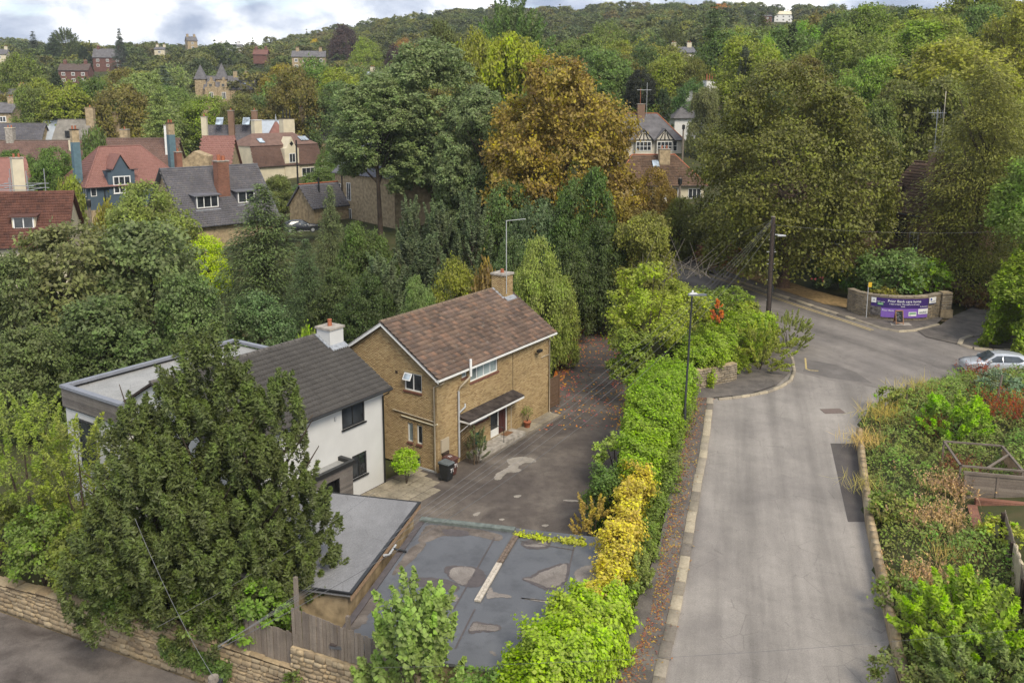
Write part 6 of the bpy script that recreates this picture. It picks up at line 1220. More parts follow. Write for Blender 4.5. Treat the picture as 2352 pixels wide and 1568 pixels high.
# timber planter, brick wall, paling fence and cloth
pl = thing('timber_planter', 'grey timber frame and panel of a raised bed at the right edge', 'planter', (20.75, 37.6, 2.2), R(-13)); b = MB(); b.box((.0, 0, -.4), (.10, .10, 1.35), BOARD); b.box((1.35, 0, -.4), (1.45, .10, 1.30), BOARD); b.box((3.0, 0, -.4), (3.1, .1, 1.3), BOARD); b.box((-.05, -.02, 1.22), (3.1, .12, 1.34), BOARD); b.box((0, 0, -.1), (3.1, .08, .02), BOARD); b.build('frame', pl)
for i in range(7): b = MB(); b.box((.1, .03+.008*(i % 2), .02+i*.172), (3.0, .06, .02+i*.172+.166), DARKWOOD if 0 else BOARD); b.build('board', pl)
b = MB()
for (x, y) in ((-.2, .15), (-.2, 3.2), (2.4, 3.2), (2.4, .15)): b.box((x, y, 0), (x+.08, y+.08, 1.55), BOARD)
for a, c in (((-.2, .15, 1.5), (2.6, .1, .07)), ((-.2, 3.2, 1.5), (2.6, .1, .07)), ((-.2, .15, 1.5), (.1, 3.1, .07)), ((2.4, .15, 1.5), (.1, 3.1, .07))): b.obox(a, (c[0], 0, 0), (0, c[1], 0), (0, 0, c[2]), WHITE if 0 else BOARD)
b.obox((.9, .2, 1.5), (1.5, 2.0, 0), (.08, -.06, 0), (0, 0, .06), BOARD); b.build('top_frame', pl); b = MB(); b.box((2.42, .3, .7), (2.47, 3.1, 1.45), TANW); b.build('back_board', pl)
bw = thing('brick_wall', 'low red brick garden wall with brick coping below the timber panel', 'wall', (20.6, 36.9, 1.6), R(-14)); b = MB(); b.box((.35, .02, -.6), (4, .3, .95), BRICK_R); b.obox((0, -.1, -.6), (.34, 0, 0), (-.5, -3.6, 0), (0, 0, 1.25), BRICK_R); b.build('core', bw); WM[bw.children[0]] = WM[bw]
brick_face(bw.children[0], (.35, .018, -.2), (1, 0, 0), (0, -1, 0), 3.0, 1.15, [], BRICK_R, bw, 150); Ms = []
for i in range(34): Ms.append(mat4((.40, .02, 0), (0, -.098, 0), (0, 0, .07), (-.03-.5*i*.106/3.6, -.06-i*.106, .655)))
field(bw.children[0], BOXV, BOXF, Ms, BRICK_R, 'coping_brick', 60, bw)
tex_plane('patio', [(21.0, 31.0), (24.5, 30.5), (25.2, 36.3), (21.2, 37.0)], SLABM, 1.35)
pf = thing('paling_fence', 'grey pointed paling fence running along the right edge', 'fence', (20.35, 33.6, 0)); F0, F1 = np.array([0, 0.]), np.array([-3.55, -9.0]); fl = np.linalg.norm(F1-F0); fd_ = (F1-F0)/fl; u = 0; k = 0
zf0 = lambda u: 1.95-.045*u; zf1 = lambda u: 3.55-.05*u
while u < fl:
    p = F0+fd_*u; b = MB(); w = .115; zz0, zz1 = zf0(u)-.2, zf1(u)+random.uniform(-.03, .03); nn = np.array([fd_[1], -fd_[0]])*.022; d3 = fd_*w
    P4 = [(*p, zz0), (*(p+d3), zz0), (*(p+d3), zz1), (*(p+d3*.5), zz1+.08), (*p, zz1)]; b.add(P4+[(q[0]+nn[0], q[1]+nn[1], q[2]) for q in P4], [(0, 1, 2, 3, 4), (9, 8, 7, 6, 5)]+[(i, 5+i, 5+(i+1) % 5, (i+1) % 5) for i in range(5)], BOARD); b.build('pale', pf); u += .15; k += 1
b = MB()
for f in (.25, .8): b.obox((F0[0]+.03, F0[1], zf0(0)+(zf1(0)-zf0(0))*f), (*(F1-F0), (zf0(fl)+(zf1(fl)-zf0(fl))*f)-(zf0(0)+(zf1(0)-zf0(0))*f)), (.05, 0, 0), (0, 0, .09), BOARD)
b.build('rail', pf)
for u in (.2, 2.6, 5.2, 7.8): p = F0+fd_*u; b = MB(); b.box((p[0]-.16, p[1]-.05, zf0(u)-.5), (p[0]-.04, p[1]+.07, zf1(u)+.05), DARKWOOD); b.build('post', pf)
CLOTH = simple('cream_cloth', (.42, .36, .25), .95, .1, .15, 14, bump=.5); ct = thing('draped_cloth', 'cream woven cloth hung over the grey paling fence', 'cloth', (20.35, 33.6, 0)); V_ = []; nu, nv = 12, 12
for i in range(nu+1):
    for j in range(nv+1):
        u = 2.7+i/nu*1.5; p = F0+fd_*u; s = j/nv*1.75-.25; out = np.array([-fd_[1], fd_[0]])*-1; off = .05+.03*math.sin(i*1.3+j*.3)+(0 if s > 0 else .0); z = zf1(u)+.12-abs(s)*(1.0 if s > 0 else .9)
        nrm_ = np.array([fd_[1], -fd_[0]]); sgn = 1 if s > 0 else -1; V_.append((p[0]+nrm_[0]*(off*sgn), p[1]+nrm_[1]*(off*sgn), z))
b = MB(); b.add(V_, [(i*(nv+1)+j, i*(nv+1)+j+1, (i+1)*(nv+1)+j+1, (i+1)*(nv+1)+j) for i in range(nu) for j in range(nv)], CLOTH, True); b.build('cloth', ct)
p2 = thing('slatted_gate', 'dark brown slatted gate behind the paling fence', 'gate', (21.2, 32.6, 1.4), R(-14))
for i in range(14): b = MB(); b.box((i*.14, 0, 0), (i*.14+.128, .03, 1.5), DARKWOOD); b.build('slat', p2)
b = MB(); b.box((0, .03, .3), (2, .07, .4), DARKWOOD); b.box((0, .03, 1.1), (2, .07, 1.2), DARKWOOD); b.build('rail', p2)
# ================================================================== junction: curved wall, banners, board, car, poles
_cp = np.array([[28.55, 72.4], [28.9, 70.9], [29.9, 69.75], [31.4, 69.15], [33.0, 69.15], [34.5, 69.7], [35.6, 70.5]])
def crom(P, n=12):
    P = np.vstack([2*P[0]-P[1], P, 2*P[-1]-P[-2]]); o = []
    for i in range(1, len(P)-2):
        for t in np.linspace(0, 1, n, endpoint=False):
            a, b, c, d = P[i-1:i+3]; o.append(.5*((2*b)+(c-a)*t+(2*a-5*b+4*c-d)*t*t+(-a+3*b-3*c+d)*t**3))
    return np.array(o+[P[-2]])
_ar = crom(_cp); _as = np.r_[0, np.cumsum(np.linalg.norm(np.diff(_ar, axis=0), axis=1))]
def arc(s, off=0.0):
    p = np.array([np.interp(s, _as, _ar[:, 0]), np.interp(s, _as, _ar[:, 1])]); q = np.array([np.interp(s+.05, _as, _ar[:, 0]), np.interp(s+.05, _as, _ar[:, 1])]); r_ = np.array([np.interp(s-.05, _as, _ar[:, 0]), np.interp(s-.05, _as, _ar[:, 1])])
    d = unit(q-r_); return p+np.array([d[1], -d[0]])*off, d
cw = thing('curved_wall', 'curved coursed stone corner wall carrying the purple care home banners', 'wall', (0, 0, 0)); b = MB(); AL = _as[-1]; ss = np.linspace(0, AL, 15); WT = 1.95; wz = rz(69.2)+.05
for a, c in zip(ss[:-1], ss[1:]):
    (p0, _), (p1, _) = arc(a), arc(c); (q0, _), (q1, _) = arc(a, -.45), arc(c, -.45); b.prism([(*p0, wz-.3), (*p1, wz-.3), (*q1, wz-.3), (*q0, wz-.3)], WT+.28, STONE_W)
w_ = b.build('core', cw); WM[w_] = np.eye(4)
for a, c in zip(ss[:-1], ss[1:]):
    (p0, _), (p1, _) = arc(a), arc(c); L_ = np.linalg.norm(p1-p0); d = (p1-p0)/L_; stone_face(w_, (*p0, wz-.1), (*d, 0), (d[1], -d[0], 0), L_, lambda u: 0, lambda u: WT, STONE_G, cw, 21, hmin=.09, hmax=.15, wmin=.22, wmax=.5, proud=.05)
    n_ = np.array([d[1], -d[0]])
    b = MB(); b.obox((*(p0+n_*.06), wz+WT-.02), (*(p1-p0-d*.03), 0), (*(-n_*.56), 0), (0, 0, .12), STONE_G); b.build('coping_stone', w_)
gpz = thing('gate_pillar', 'square stone gate pillar at the right end of the curved wall', 'pillar', (35.9, 70.55, wz)); b = MB(); b.box((-.4, -.4, -.3), (.4, .4, 2.15), STONE_W); b.box((-.5, -.5, 0), (.5, .5, .7), STONE_W); b.build('shaft', gpz); sp_ = gpz.children[0]; WM[sp_] = WM[gpz]
stone_face(sp_, (-.42, -.402, .7), (1, 0, 0), (0, -1, 0), .84, lambda u: 0, lambda u: 1.4, STONE_G, gpz, 30, proud=.05); stone_face(sp_, (-.402, .4, .7), (0, -1, 0), (-1, 0, 0), .82, lambda u: 0, lambda u: 1.4, STONE_G, gpz, 30, proud=.05)
PURD = simple('dark_purple_vinyl', (.045, .022, .135), .55, .3, .08, 2); PURL = simple('lilac_vinyl', (.20, .105, .42), .55, .3, .06, 2); GRN = simple('sign_green', (.08, .30, .10), .6, .3, .05, 2, bump=0); NAVY = simple('sign_navy', (.02, .03, .12), .6, .3, .05, 2, bump=0)
S0 = min(_as, key=lambda s: abs(proj((*arc(s)[0], wz+1))[0]-2001)); S1 = min(_as, key=lambda s: abs(proj((*arc(s)[0], wz+1))[0]-2128)); BW = S1-S0
def bsheet(name, parent, s0, s1, z0, z1, mat, off, n=14, wav=.012):
    V_ = []; F_ = []
    for i in range(n+1):
        s = s0+(s1-s0)*i/n
        for j, z in enumerate((z0, (z0+z1)/2, z1)): p, d = arc(s, off+wav*math.sin(i*1.7+j)); V_.append((*p, z))
    for i in range(n):
        for j in range(2): F_.append((i*3+j, (i+1)*3+j, (i+1)*3+j+1, i*3+j+1))
    b = MB(); b.add(V_, F_, mat, True); return b.build(name, parent)
def btext(parent, s, u, z, size, mat, off=.155, align='CENTER', name='lettering'):
    def bend(x, y, zc): p, d = arc(u+x, off+zc); return (p[0], p[1], z+y)
    return text_mesh(parent, s, size, None, mat, .003, name, align, bend)
bz = wz+.35
t1_ = thing('care_home_banner', 'dark purple banner reading Prior Bank care home on the curved wall', 'banner', (0, 0, 0)); bsheet('sheet', t1_, S0, S1, bz+.70, bz+1.52, PURD, .12)
btext(t1_, 'Prior Bank care home', S0+BW*.55, bz+1.30, .29, WLET); btext(t1_, 'I like it here. The staff are all very', S0+BW*.55, bz+1.06, .17, WLET); btext(t1_, 'kind.', S0+BW*.52, bz+.88, .17, WLET); btext(t1_, 'Q Dementia', S0+BW*.90, bz+.86, .14, WLET); btext(t1_, 'CQC rating', S0+BW*.155, bz+1.2, .12, WLET)
bsheet('logo_panel', t1_, S0+.02, S0+BW*.085, bz+1.08, bz+1.50, WHITE, .15, 3, 0); bsheet('rating_panel', t1_, S0+BW*.11, S0+BW*.20, bz+.93, bz+1.12, GRN, .15, 3, 0); btext(t1_, 'Good', S0+BW*.155, bz+1.03, .13, WLET); q = btext(t1_, 'A', S0+BW*.05, bz+1.3, .2, NAVY, .17, name='logo')
t2_ = thing('care_home_banner', 'lilac banner reading Prior Bank and anchor below the dark purple one', 'banner', (0, 0, 0)); bsheet('sheet', t2_, S0+BW*.17, S1-.03, bz-.06, bz+.70, PURL, .13); bsheet('photo_panel', t2_, S0-.02, S0+BW*.17, bz+.05, bz+.78, simple('printed_photo', (.10, .09, .085), .6, .3, .9, 5, bump=0), .135, 4, .004)
btext(t2_, 'Prior Bank', S0+BW*.28, bz+.52, .20, WLET); bsheet('anchor_panel', t2_, S0+BW*.79, S1-.06, bz+.24, bz+.68, WHITE, .16, 4, 0); btext(t2_, 'anchor', S0+BW*.885, bz+.40, .24, NAVY, .18, name='logo'); bsheet('rating_panel', t2_, S0+BW*.62, S0+BW*.76, bz+.10, bz+.44, WHITE, .16, 3, 0); bsheet('green_bar', t2_, S0+BW*.63, S0+BW*.75, bz+.27, bz+.38, GRN, .175, 3, 0); btext(t2_, 'Q', S0+BW*.645, bz+.18, .12, NAVY, .178)
ns = thing('notice_sign', 'white notice board with small blue emblem beside the purple banner', 'sign', (0, 0, 0)); bsheet('board', ns, S1+.08, S1+.86, bz+1.0, bz+1.55, WHITE, .12, 3, 0); bsheet('band', ns, S1+.08, S1+.86, bz+.98, bz+1.06, NAVY, .125, 3, 0); bsheet('emblem', ns, S1+.2, S1+.36, bz+1.3, bz+1.48, simple('sign_blue', (.04, .07, .30), .6, .3, .05, 2, bump=0), .135, 2, 0); btext(ns, 'Prior Bank', S1+.5, bz+1.2, .12, NAVY, .135)
yp = thing('yellow_sign_post', 'slim grey post with a small yellow plate in front of the curved wall', 'sign', (*arc(S0-.25, .25)[0], wz-.1)); b = MB(); b.tube([(0, 0, 0), (0, 0, 3.1)], .035, GREYPIPE, 6); b.build('post', yp); b = MB(); b.box((-.02, -.05, 2.75), (.26, -.035, 3.15), simple('yellow_plate', (.62, .40, .03), .5, .3, .05, 2, bump=0)); b.build('plate', yp)
p_ = pg(2063, 747); ab = thing('a_board', 'wooden framed chalkboard A-board standing below the lilac banner', 'signboard', (p_[0], p_[1], rz(p_[1])+.14), R(-4)); CHK = simple('chalkboard', (.022, .025, .026), .8, .2, .3, 6); OAK = simple('oak_frame', (.26, .14, .075), .7, .3, .2, 7)
for s, nm in ((-1, 'front_panel'), (1, 'rear_panel')):
    b = MB(); b.obox((-.25, s*.28, .18), (.5, 0, 0), (0, -s*.25, .86), (0, .02, .0), CHK); o = b.build(nm, ab); b = MB()
    for x in (-.31, .25): b.obox((x, s*.33, .0), (.06, 0, 0), (0, -s*.32, 1.12), (0, -.03*s, .0), OAK)
    b.obox((-.25, s*.05-.01, 1.04), (.5, 0, 0), (0, -s*.03, .08), (0, -.03*s, 0), OAK); b.obox((-.25, s*.30, .12), (.5, 0, 0), (0, -s*.02, .06), (0, -.03*s, 0), OAK); b.build('frame', o)
b = MB()
for i in range(6): z = .36+i*.11; y = -.28+.29*(z-.18)-.012; w = .12+.08*((i*7) % 3); b.tube([(-w+.02*k, y-.004, z+.012*math.sin(k*2.1+i)) for k in range(int(w*100)//2 if False else 11)], .007, WLET, 3, False)
b.build('chalk_writing', ab); tex_plane('concrete_pad', [RP(*p, .112) for p in ((p_[0]-.7, p_[1]-.35), (p_[0]+.9, p_[1]-.45), (p_[0]+1.0, p_[1]+.3), (p_[0]-.5, p_[1]+.45))], CONC)
# silver hatchback
SILV = simple('silver_paint', (.52, .54, .57), .25, .6, .05, 1.5, .45, bump=0); CARG = glass_mat('car_glass', (.05, .06, .07), .04)
ch_ = np.array([-1.0, .14]); ch_ /= np.linalg.norm(ch_); fa = np.array([31.45, 57.05]); cc0 = fa-ch_*1.30; car = thing('silver_car', 'silver hatchback car waiting at the junction behind the bank', 'car', (*cc0, rz(cc0[1])+.01), math.atan2(ch_[1], ch_[0]))
st = [(2.13, .34, .60, .60, .62, .70), (2.05, .24, .66, .68, .76, .80), (1.75, .20, .74, .80, .87, .84), (1.15, .20, .80, .91, .90, .80), (.95, .20, .82, .96, .90, .74), (.25, .20, .85, 1.40, .90, .60), (-.35, .20, .87, 1.47, .90, .60), (-1.1, .20, .88, 1.43, .90, .58), (-1.62, .20, .89, 1.33, .89, .55), (-1.98, .22, .90, 1.0, .86, .60), (-2.1, .30, .80, .82, .80, .62)]
rings = []
for (x, zb_, belt, top, hw, tw) in st:
    half = [(hw*.86, zb_), (hw*.985, zb_+.14), (hw, .55 if belt > .65 else .48), (hw*.975, belt), (tw+.05, top-.05 if top-belt > .2 else max(belt+.005, top-.02)), (tw*.55, top), (0, top+.012)]
    rings.append([(x, y, z) for y, z in half]+[(x, -y, z) for y, z in half[-2::-1]])
k = len(rings[0]); b = MB(); b.add([p for r_ in rings for p in r_], [(i*k+j, i*k+j+1, (i+1)*k+j+1, (i+1)*k+j) for i in range(len(st)-1) for j in range(k-1)]+[tuple(range(k-1, -1, -1)), tuple((len(st)-1)*k+j for j in range(k))]+[((i+1)*k, i*k, i*k+k-1, (i+1)*k+k-1) for i in range(len(st)-1)], SILV, True); b.build('body', car)
for s in (1, -1):
    for nm, q in (('front_side_window', [(.86, .80, .92), (-.12, .82, .95), (-.12, .66, 1.37), (.22, .665, 1.345), (.60, .735, 1.13)]), ('rear_side_window', [(-.20, .82, .955), (-1.15, .815, .975), (-1.5, .77, 1.08), (-1.12, .655, 1.34), (-.20, .66, 1.375)])):
        b = MB(); P_ = [np.array((x, s*(y+.052), z)) for x, y, z in q]; b.add(P_, [tuple(range(5))], CARG); b.build(nm, car)
    b = MB(); b.tube([(1.27, s*.70, .315), (1.27, s*.915, .315)], .315, BLACK, 20); wl_ = b.build('wheel', car); b = MB(); b.tube([(1.27, s*.90, .315), (1.27, s*.93, .315)], .20, GAL, 10, smooth=False); b.build('rim', wl_)
    b = MB(); b.tube([(-1.32, s*.70, .315), (-1.32, s*.915, .315)], .315, BLACK, 20); wl_ = b.build('wheel', car); b = MB(); b.tube([(-1.32, s*.90, .315), (-1.32, s*.93, .315)], .20, GAL, 10, smooth=False); b.build('rim', wl_)
    for xw in (1.27, -1.32): b = MB(); vs_ = []; 
    b = MB(); b.box((.62, s*.88-.02 if s > 0 else -1.06, .93), (.80, 1.06 if s > 0 else s*.88+.02, 1.07), SILV); b.build('wing_mirror', car)
    b = MB(); b.add([(2.09, s*.45, .60), (1.82, s*.845, .64), (1.74, s*.845, .76), (2.03, s*.47, .71)], [(0, 1, 2, 3)], simple('headlamp', (.5, .53, .56), .1, .7, .4, 9, bump=0)); b.build('headlight', car)
    b = MB(); b.box((-.95, s*.9-.012, .84), (-.75, s*.9+.02, .87), GAL); b.box((.05, s*.9-.012, .83), (.25, s*.9+.02, .86), GAL); b.build('door_handle', car)
b = MB(); b.add([(.98, .72, .965), (.98, -.72, .965), (.28, -.56, 1.405), (.28, .56, 1.405)], [(0, 1, 2, 3)], CARG); o = b.build('windscreen', car); o.location = (.03, 0, .025)
# black car by the stone outbuilding
T = ony(691, 519, 102); k2 = thing('dark_car', 'black car parked in the shade left of the small stone outbuilding', 'car', (T[0], T[1], T[2]-.7), R(20)); CARK = simple('black_paint', (.02, .022, .025), .2, .6, .1, 2, bump=0)
for o in list(car.children):
    c_ = o.copy(); col.objects.link(c_); c_.parent = k2
    if o.name.startswith('body'): c_.data = o.data.copy(); c_.data.materials[0] = CARK
    for g_ in o.children: d_ = g_.copy(); col.objects.link(d_); d_.parent = c_
# poles
POLEW = simple('pole_wood', (.055, .042, .036), .9, .2, .4, 7); POLEG = simple('grey_pole_wood', (.20, .17, .14), .9, .2, .35, 7)
def pole(name, label, X, Y, z0, z1, r, m, cat='telegraph pole'):
    t = thing(name, label, cat, (X, Y, z0)); b = MB(); b.tube([(0, 0, -.3), (0, 0, z1-z0)], [r*1.25, r], m, 10); b.build('shaft', t); return t
PX, PY = 19.15, 63.4; pz0 = rz(PY); pz1 = ony(1770, 498, PY)[2]
up = pole('telegraph_pole', 'tall dark telegraph pole with fanning wires at the road corner', PX, PY, pz0, pz1, .15, POLEW); hh = pz1-pz0
b = MB(); b.tube([(0, 0, hh-.02), (0, 0, hh+.03)], .17, POLEG, 10); b.build('cap', up)
b = MB(); b.tube([(0, 0, hh-1.3), (.85, -.1, hh-1.35)], .04, GREYPIPE, 6); b.box((.35, -.2, hh-1.42), (.95, 0, hh-1.34), GREYPIPE); b.tube([(-.35, 0, hh-2.6), (.35, 0, hh-2.6)], .03, GREYPIPE, 5); b.tube([(-.3, 0, hh-3.5), (.3, 0, hh-3.5)], .025, GREYPIPE, 5)
for i in range(8): z = 2.6+i*.75; b.tube([(-.24*(1 if i % 2 else -1), 0, z), (0, 0, z)], .018, GREYPIPE, 5)
b.build('bracket', up); b = MB(); b.box((.13, -.12, hh-5.6), (.26, .10, hh-5.1), BLACK); b.tube([(.15, -.1, .5), (.15, -.1, hh-.5)], .03, BLACK, 5); b.build('cable_box', up)
np_ = ony(490, 1553, 21); nearp = pole('telegraph_pole', 'pale round top of a wooden telegraph pole in the lane at the bottom edge', np_[0], 21, -1.05, np_[2], .14, POLEG); b = MB(); b.tube([(0, 0, np_[2]+.9), (.16, 0, np_[2]+.85)], .03, GREYPIPE, 5); b.box((.12, -.14, np_[2]+.75), (.22, .1, np_[2]+.93), BLACK); b.build('bracket', nearp)
lp = pg(1571, 995); lz = ony(1585, 678, lp[1])[2]; lpo = thing('lamp_post', 'black street lamp post rising out of the creeper hedge', 'street lamp', (lp[0], lp[1], rz(lp[1])+.1)); h_ = lz-rz(lp[1])-.1
b = MB(); b.tube([(0, 0, -.2), (0, 0, 1.3), (0, 0, 1.35), (.18, 0, h_)], [.10, .10, .065, .05], BLACK, 10); b.build('column', lpo); b = MB(); b.box((-.05, -.13, h_-.02), (.95, .13, h_+.07), simple('lamp_grey', (.12, .13, .14), .4, .5, .1, 3)); b.add([(.0, -.12, h_+.07), (.5, -.12, h_+.07), (.5, .12, h_+.07), (.0, .12, h_+.07), (.1, -.06, h_+.15), (.4, -.06, h_+.15), (.4, .06, h_+.15), (.1, .06, h_+.15)], [(4, 5, 6, 7), (0, 1, 5, 4), (1, 2, 6, 5), (2, 3, 7, 6), (3, 0, 4, 7)], GREYPIPE); b.tube([(.2, 0, h_+.15), (.2, 0, h_+.27)], .05, WHITE, 6); b.build('lantern', lpo)
for x, y0, y1, Y, lb in ((204, 458, 545, 92, 'grey wooden pole with a dark transformer box in front of the blue grey house'), (1562, 408, 560, 98, 'wooden telegraph pole in front of the mossy bungalow'), (1570, 286, 350, 140, 'wooden pole at the right end of the mock Tudor house'), (680, 322, 375, 150, 'slim black lamp standing right of the cream mansard house')):
    T = ony(x, y0, Y); g = float(ground(T[0], Y)); t = pole('telegraph_pole' if 'lamp' not in lb else 'lamp_post', lb, T[0], Y, g, T[2], .13, POLEG if 'lamp' not in lb else BLACK, 'telegraph pole' if 'lamp' not in lb else 'street lamp')
    if 'box' in lb or 'bungalow' in lb or 'Tudor' in lb: b = MB(); b.tube([(0, -.1, T[2]-g-.75), (0, -.1, T[2]-g-.1)], .24, BLACK, 8); b.build('terminal_box', t)
WIRE = simple('wire', (.10, .10, .105), .6, .3, .2, 4, bump=0); WIRE_P = simple('pale_wire', (.17, .17, .18), .6, .3, .2, 4, bump=0)
def wire(label, a, c, sag, r=.011, m=None, group=None, k_=.62):
    a, c = np.array(a, float), np.array(c, float); P_ = [a+(c-a)*t-np.array([0, 0, sag*4*t*(1-t)]) for t in np.linspace(0, 1, 21)]; b = MB(); b.tube(P_, r*k_, m or WIRE, 4, False); return tag(b.build('overhead_wire'), label, 'wire', group)
pt_ = np.array([PX, PY, pz1]); nt_ = np.array([np_[0]+.17, 21, np_[2]+.85])
for i, (s, dz, lb) in enumerate(((1.2, -.1, 'highest of the thin wires slung from the lane pole over the drive'), (1.6, -.15, 'thin wire just below the highest one over the drive'), (1.9, -.25, 'middle thin wire over the drive to the telegraph pole'), (2.3, -.35, 'thin wire above the thick dark cable over the drive'))): wire(lb, nt_+[0, 0, .02*i], pt_+[0, 0, dz], s, .009, WIRE_P)
wire('thick dark cable sagging across the drive and felt garage roof', nt_-[0, 0, .05], pt_-[0, 0, .9], 2.6, .017)
wire('pale wire climbing steeply from the lane pole into the yew', np_, onz(310, 1190, 9.0), .3, .011, WIRE_P); wire('pale wire crossing in front of the yew to the grey garage roof', onz(360, 1440, 2.2), onz(860, 1130, 5.4), .2, .010, WIRE_P)
wire('thin wire crossing low over the road at the bottom of the view', onz(860, 1532, 5.0), onz(2420, 1436, 5.0), .25, .007)
for i, (x, y, Y, wd_) in enumerate(((1455, 690, 110, 'leftmost and longest'), (1500, 620, 118, 'second from left'), (1540, 600, 104, 'middle'), (1590, 600, 98, 'fourth from left'), (1640, 610, 92, 'rightmost'))): wire(wd_+' of the five thin service wires fanning from the telegraph pole top', pt_+[0, 0, -.1-.1*i], ony(x, y, Y)+[0, 0, 3], .8, .010, WIRE_P, 'service wires from the telegraph pole')
wire('thin wire from the telegraph pole toward the cedar at the right', pt_-[0, 0, .6], ony(2420, 524, 70), .5, .010, WIRE_P)
# gate, piers and low garden wall across the road
gt = thing('garden_gate', 'pale grey metal garden gate beside the low stone pier', 'gate', (*pg(1690, 612)[:2], rz(84)+.1), R(frot))
for i in range(9): b = MB(); b.tube([(i*.13, 0, 0), (i*.13, 0, 1.0)], .015, GREYPIPE, 4); b.build('bar', gt)
b = MB(); b.tube([(0, 0, .95), (1.05, 0, .95)], .02, GREYPIPE, 4); b.tube([(0, 0, .1), (1.05, 0, .1)], .02, GREYPIPE, 4); b.build('frame', gt)
q0 = pg(1718, 622); gwl = thing('garden_wall', 'short low stone garden wall with rough top across the road', 'wall', (q0[0], q0[1], rz(q0[1])), R(10)); b = MB(); b.box((0, 0, -.3), (2.3, .5, 1.0), STONE_W); b.build('core', gwl); WM[gwl.children[0]] = WM[gwl]; stone_face(gwl.children[0], (0, 0, 0), (1, 0, 0), (0, -1, 0), 2.3, lambda u: 0, lambda u: 1.05, STONE_G, gwl, 90, hmin=.1, hmax=.16)
for i, (x, yt, w, h, Y, c, lb) in enumerate(((2060, 555, 190, 5.2, 74.5, (.085, .14, .05), 'large leafy shrub spilling over the curved wall'), (2135, 585, 130, 4.4, 74.5, (.12, .20, .025), 'bright green laurel behind the purple banners'), (2005, 580, 90, 4.2, 76, (.075, .12, .04), 'grey green shrub behind the left end of the curved wall'), (2030, 660, 90, 1.2, 71.6, (.11, .11, .03), 'ivy and brambles along the top of the curved wall'),
      (1930, 620, 110, 2.4, 81, (.065, .11, .03), 'rounded garden bush between the yew trunk and the curved wall'), (1960, 655, 60, 1.9, 77, (.06, .12, .03), 'small dark green bush on the dry verge'), (1885, 625, 60, 2.0, 86, (.05, .075, .03), 'dark clipped bush right of the yew trunk'), (1790, 600, 90, 2.2, 90, (.09, .13, .03), 'light green bush left of the yew trunk'), (1650, 560, 130, 2.6, 90, (.13, .06, .035), 'reddish brown hedge across the main road'), (1690, 520, 130, 3.5, 96, (.08, .12, .03), 'green garden tree left of the telegraph pole top'),
      (1640, 500, 110, 4.5, 100, (.10, .13, .03), 'loose green shrubs below the mossy bungalow'), (2250, 640, 120, 3.0, 80, (.035, .055, .025), 'dark evergreen hedge behind the gate pillar'), (2310, 600, 100, 5.0, 84, (.045, .065, .028), 'dark evergreen mass beside the side drive'), (2230, 690, 120, 1.0, 75, (.09, .06, .03), 'brown leafy bank edge beside the side drive'))):
    T = ony(x, yt, Y); g = max(float(ground(T[0], Y)), rz(min(Y, 78))); shrub('garden_shrub', lb, (T[0], Y, g), w*Y/FPX, max(h, T[2]-g), c, .26, 6500, 'broad', seed=120+i, lobe=(.15, .25), droop=.2)
tag(cover('creeper', [(35.4, 61.0, 2.4), (38.5, 63.2, 2.5), (44, 67, 2.6)], [1.3, 2.0, 2.4], [4.5, 6.5, 7.5], 30000, .24, (.115, .165, .025), None, np.random.default_rng(44), None, .7, 0, .5), 'tall creeper covered hedge at the right edge above the silver car', 'hedge')
for i in range(9):
    rr = np.random.default_rng(300+i)
rs = thing('rose_bush', 'rose bush with pink blooms in the garden left of the banners', 'bush', (28.6, 79.5, 3.0)); rr = np.random.default_rng(6); a_ = crown_broad(rr, 2.4, 1.7, 8, 16, 18, .18); o = link(bpy.data.objects.new('foliage', leaves_mesh('rose_foliage', *a_[:5], LEAF, a_[5])), rs); o.color = (.06, .09, .045, 1)
PINK = simple('rose_petal', (.60, .16, .16), .7, .2, .2, 5, bump=0)
for i in range(8): b = MB(); p = np.array([rr.uniform(-1, 1), rr.uniform(-1.1, -.5), rr.uniform(1.0, 1.9)]); b.tube([p, p+[0, 0, .1], p+[0, 0, .16]], [.05, .12, .04], PINK, 7); b.build('bloom', rs)
# ================================================================== trees
def yew_front():
    r = np.random.default_rng(21); parts = []
    for (dx, dy, W_, H_, n_) in ((.3, .1, 5.2, 12.0, 230), (3.1, -.2, 3.8, 10.4, 140), (-2.3, -.2, 4.4, 9.4, 160), (1.9, -1.2, 4.8, 8.6, 150), (-1.2, -1.6, 5.0, 7.8, 150), (4.1, -.9, 3.0, 6.6, 90), (.6, -2.0, 5.0, 5.8, 120), (-3.2, -1.6, 3.8, 5.6, 100), (3.0, -1.9, 3.8, 4.8, 90), (1.2, .6, 4.0, 10.8, 120), (-.8, -.4, 4.2, 10.0, 130)):
        a = crown_plume(r, W_, H_, int(n_*1.1), 130, .185, (.11, .19), .36, 1.0, spread=.55, aspect=.36, hang=.15); parts.append((a[0]+np.array([dx, dy, 0]), *a[1:]))
    return tuple(np.concatenate([p[k] for p in parts]) for k in range(6))
a = yew_front(); yf = thing('yew_tree', 'large dark feathery yew standing before the white house above the lane', 'tree', (-12.0, 32.0, .0))
o = link(bpy.data.objects.new('crown', leaves_mesh('front_yew_crown', *a[:5], LEAF_NEEDLE, a[5])), yf); o.color = (.048, .066, .023, 1)
for dx, dy in ((0, 0), (2.2, -.3), (-2.0, .2)): t = bpy.data.objects.new('trunk', trunk_mesh(1)); col.objects.link(t); t.parent = yf; t.location = (dx, dy, -.2); t.scale = (8, 8, 9)
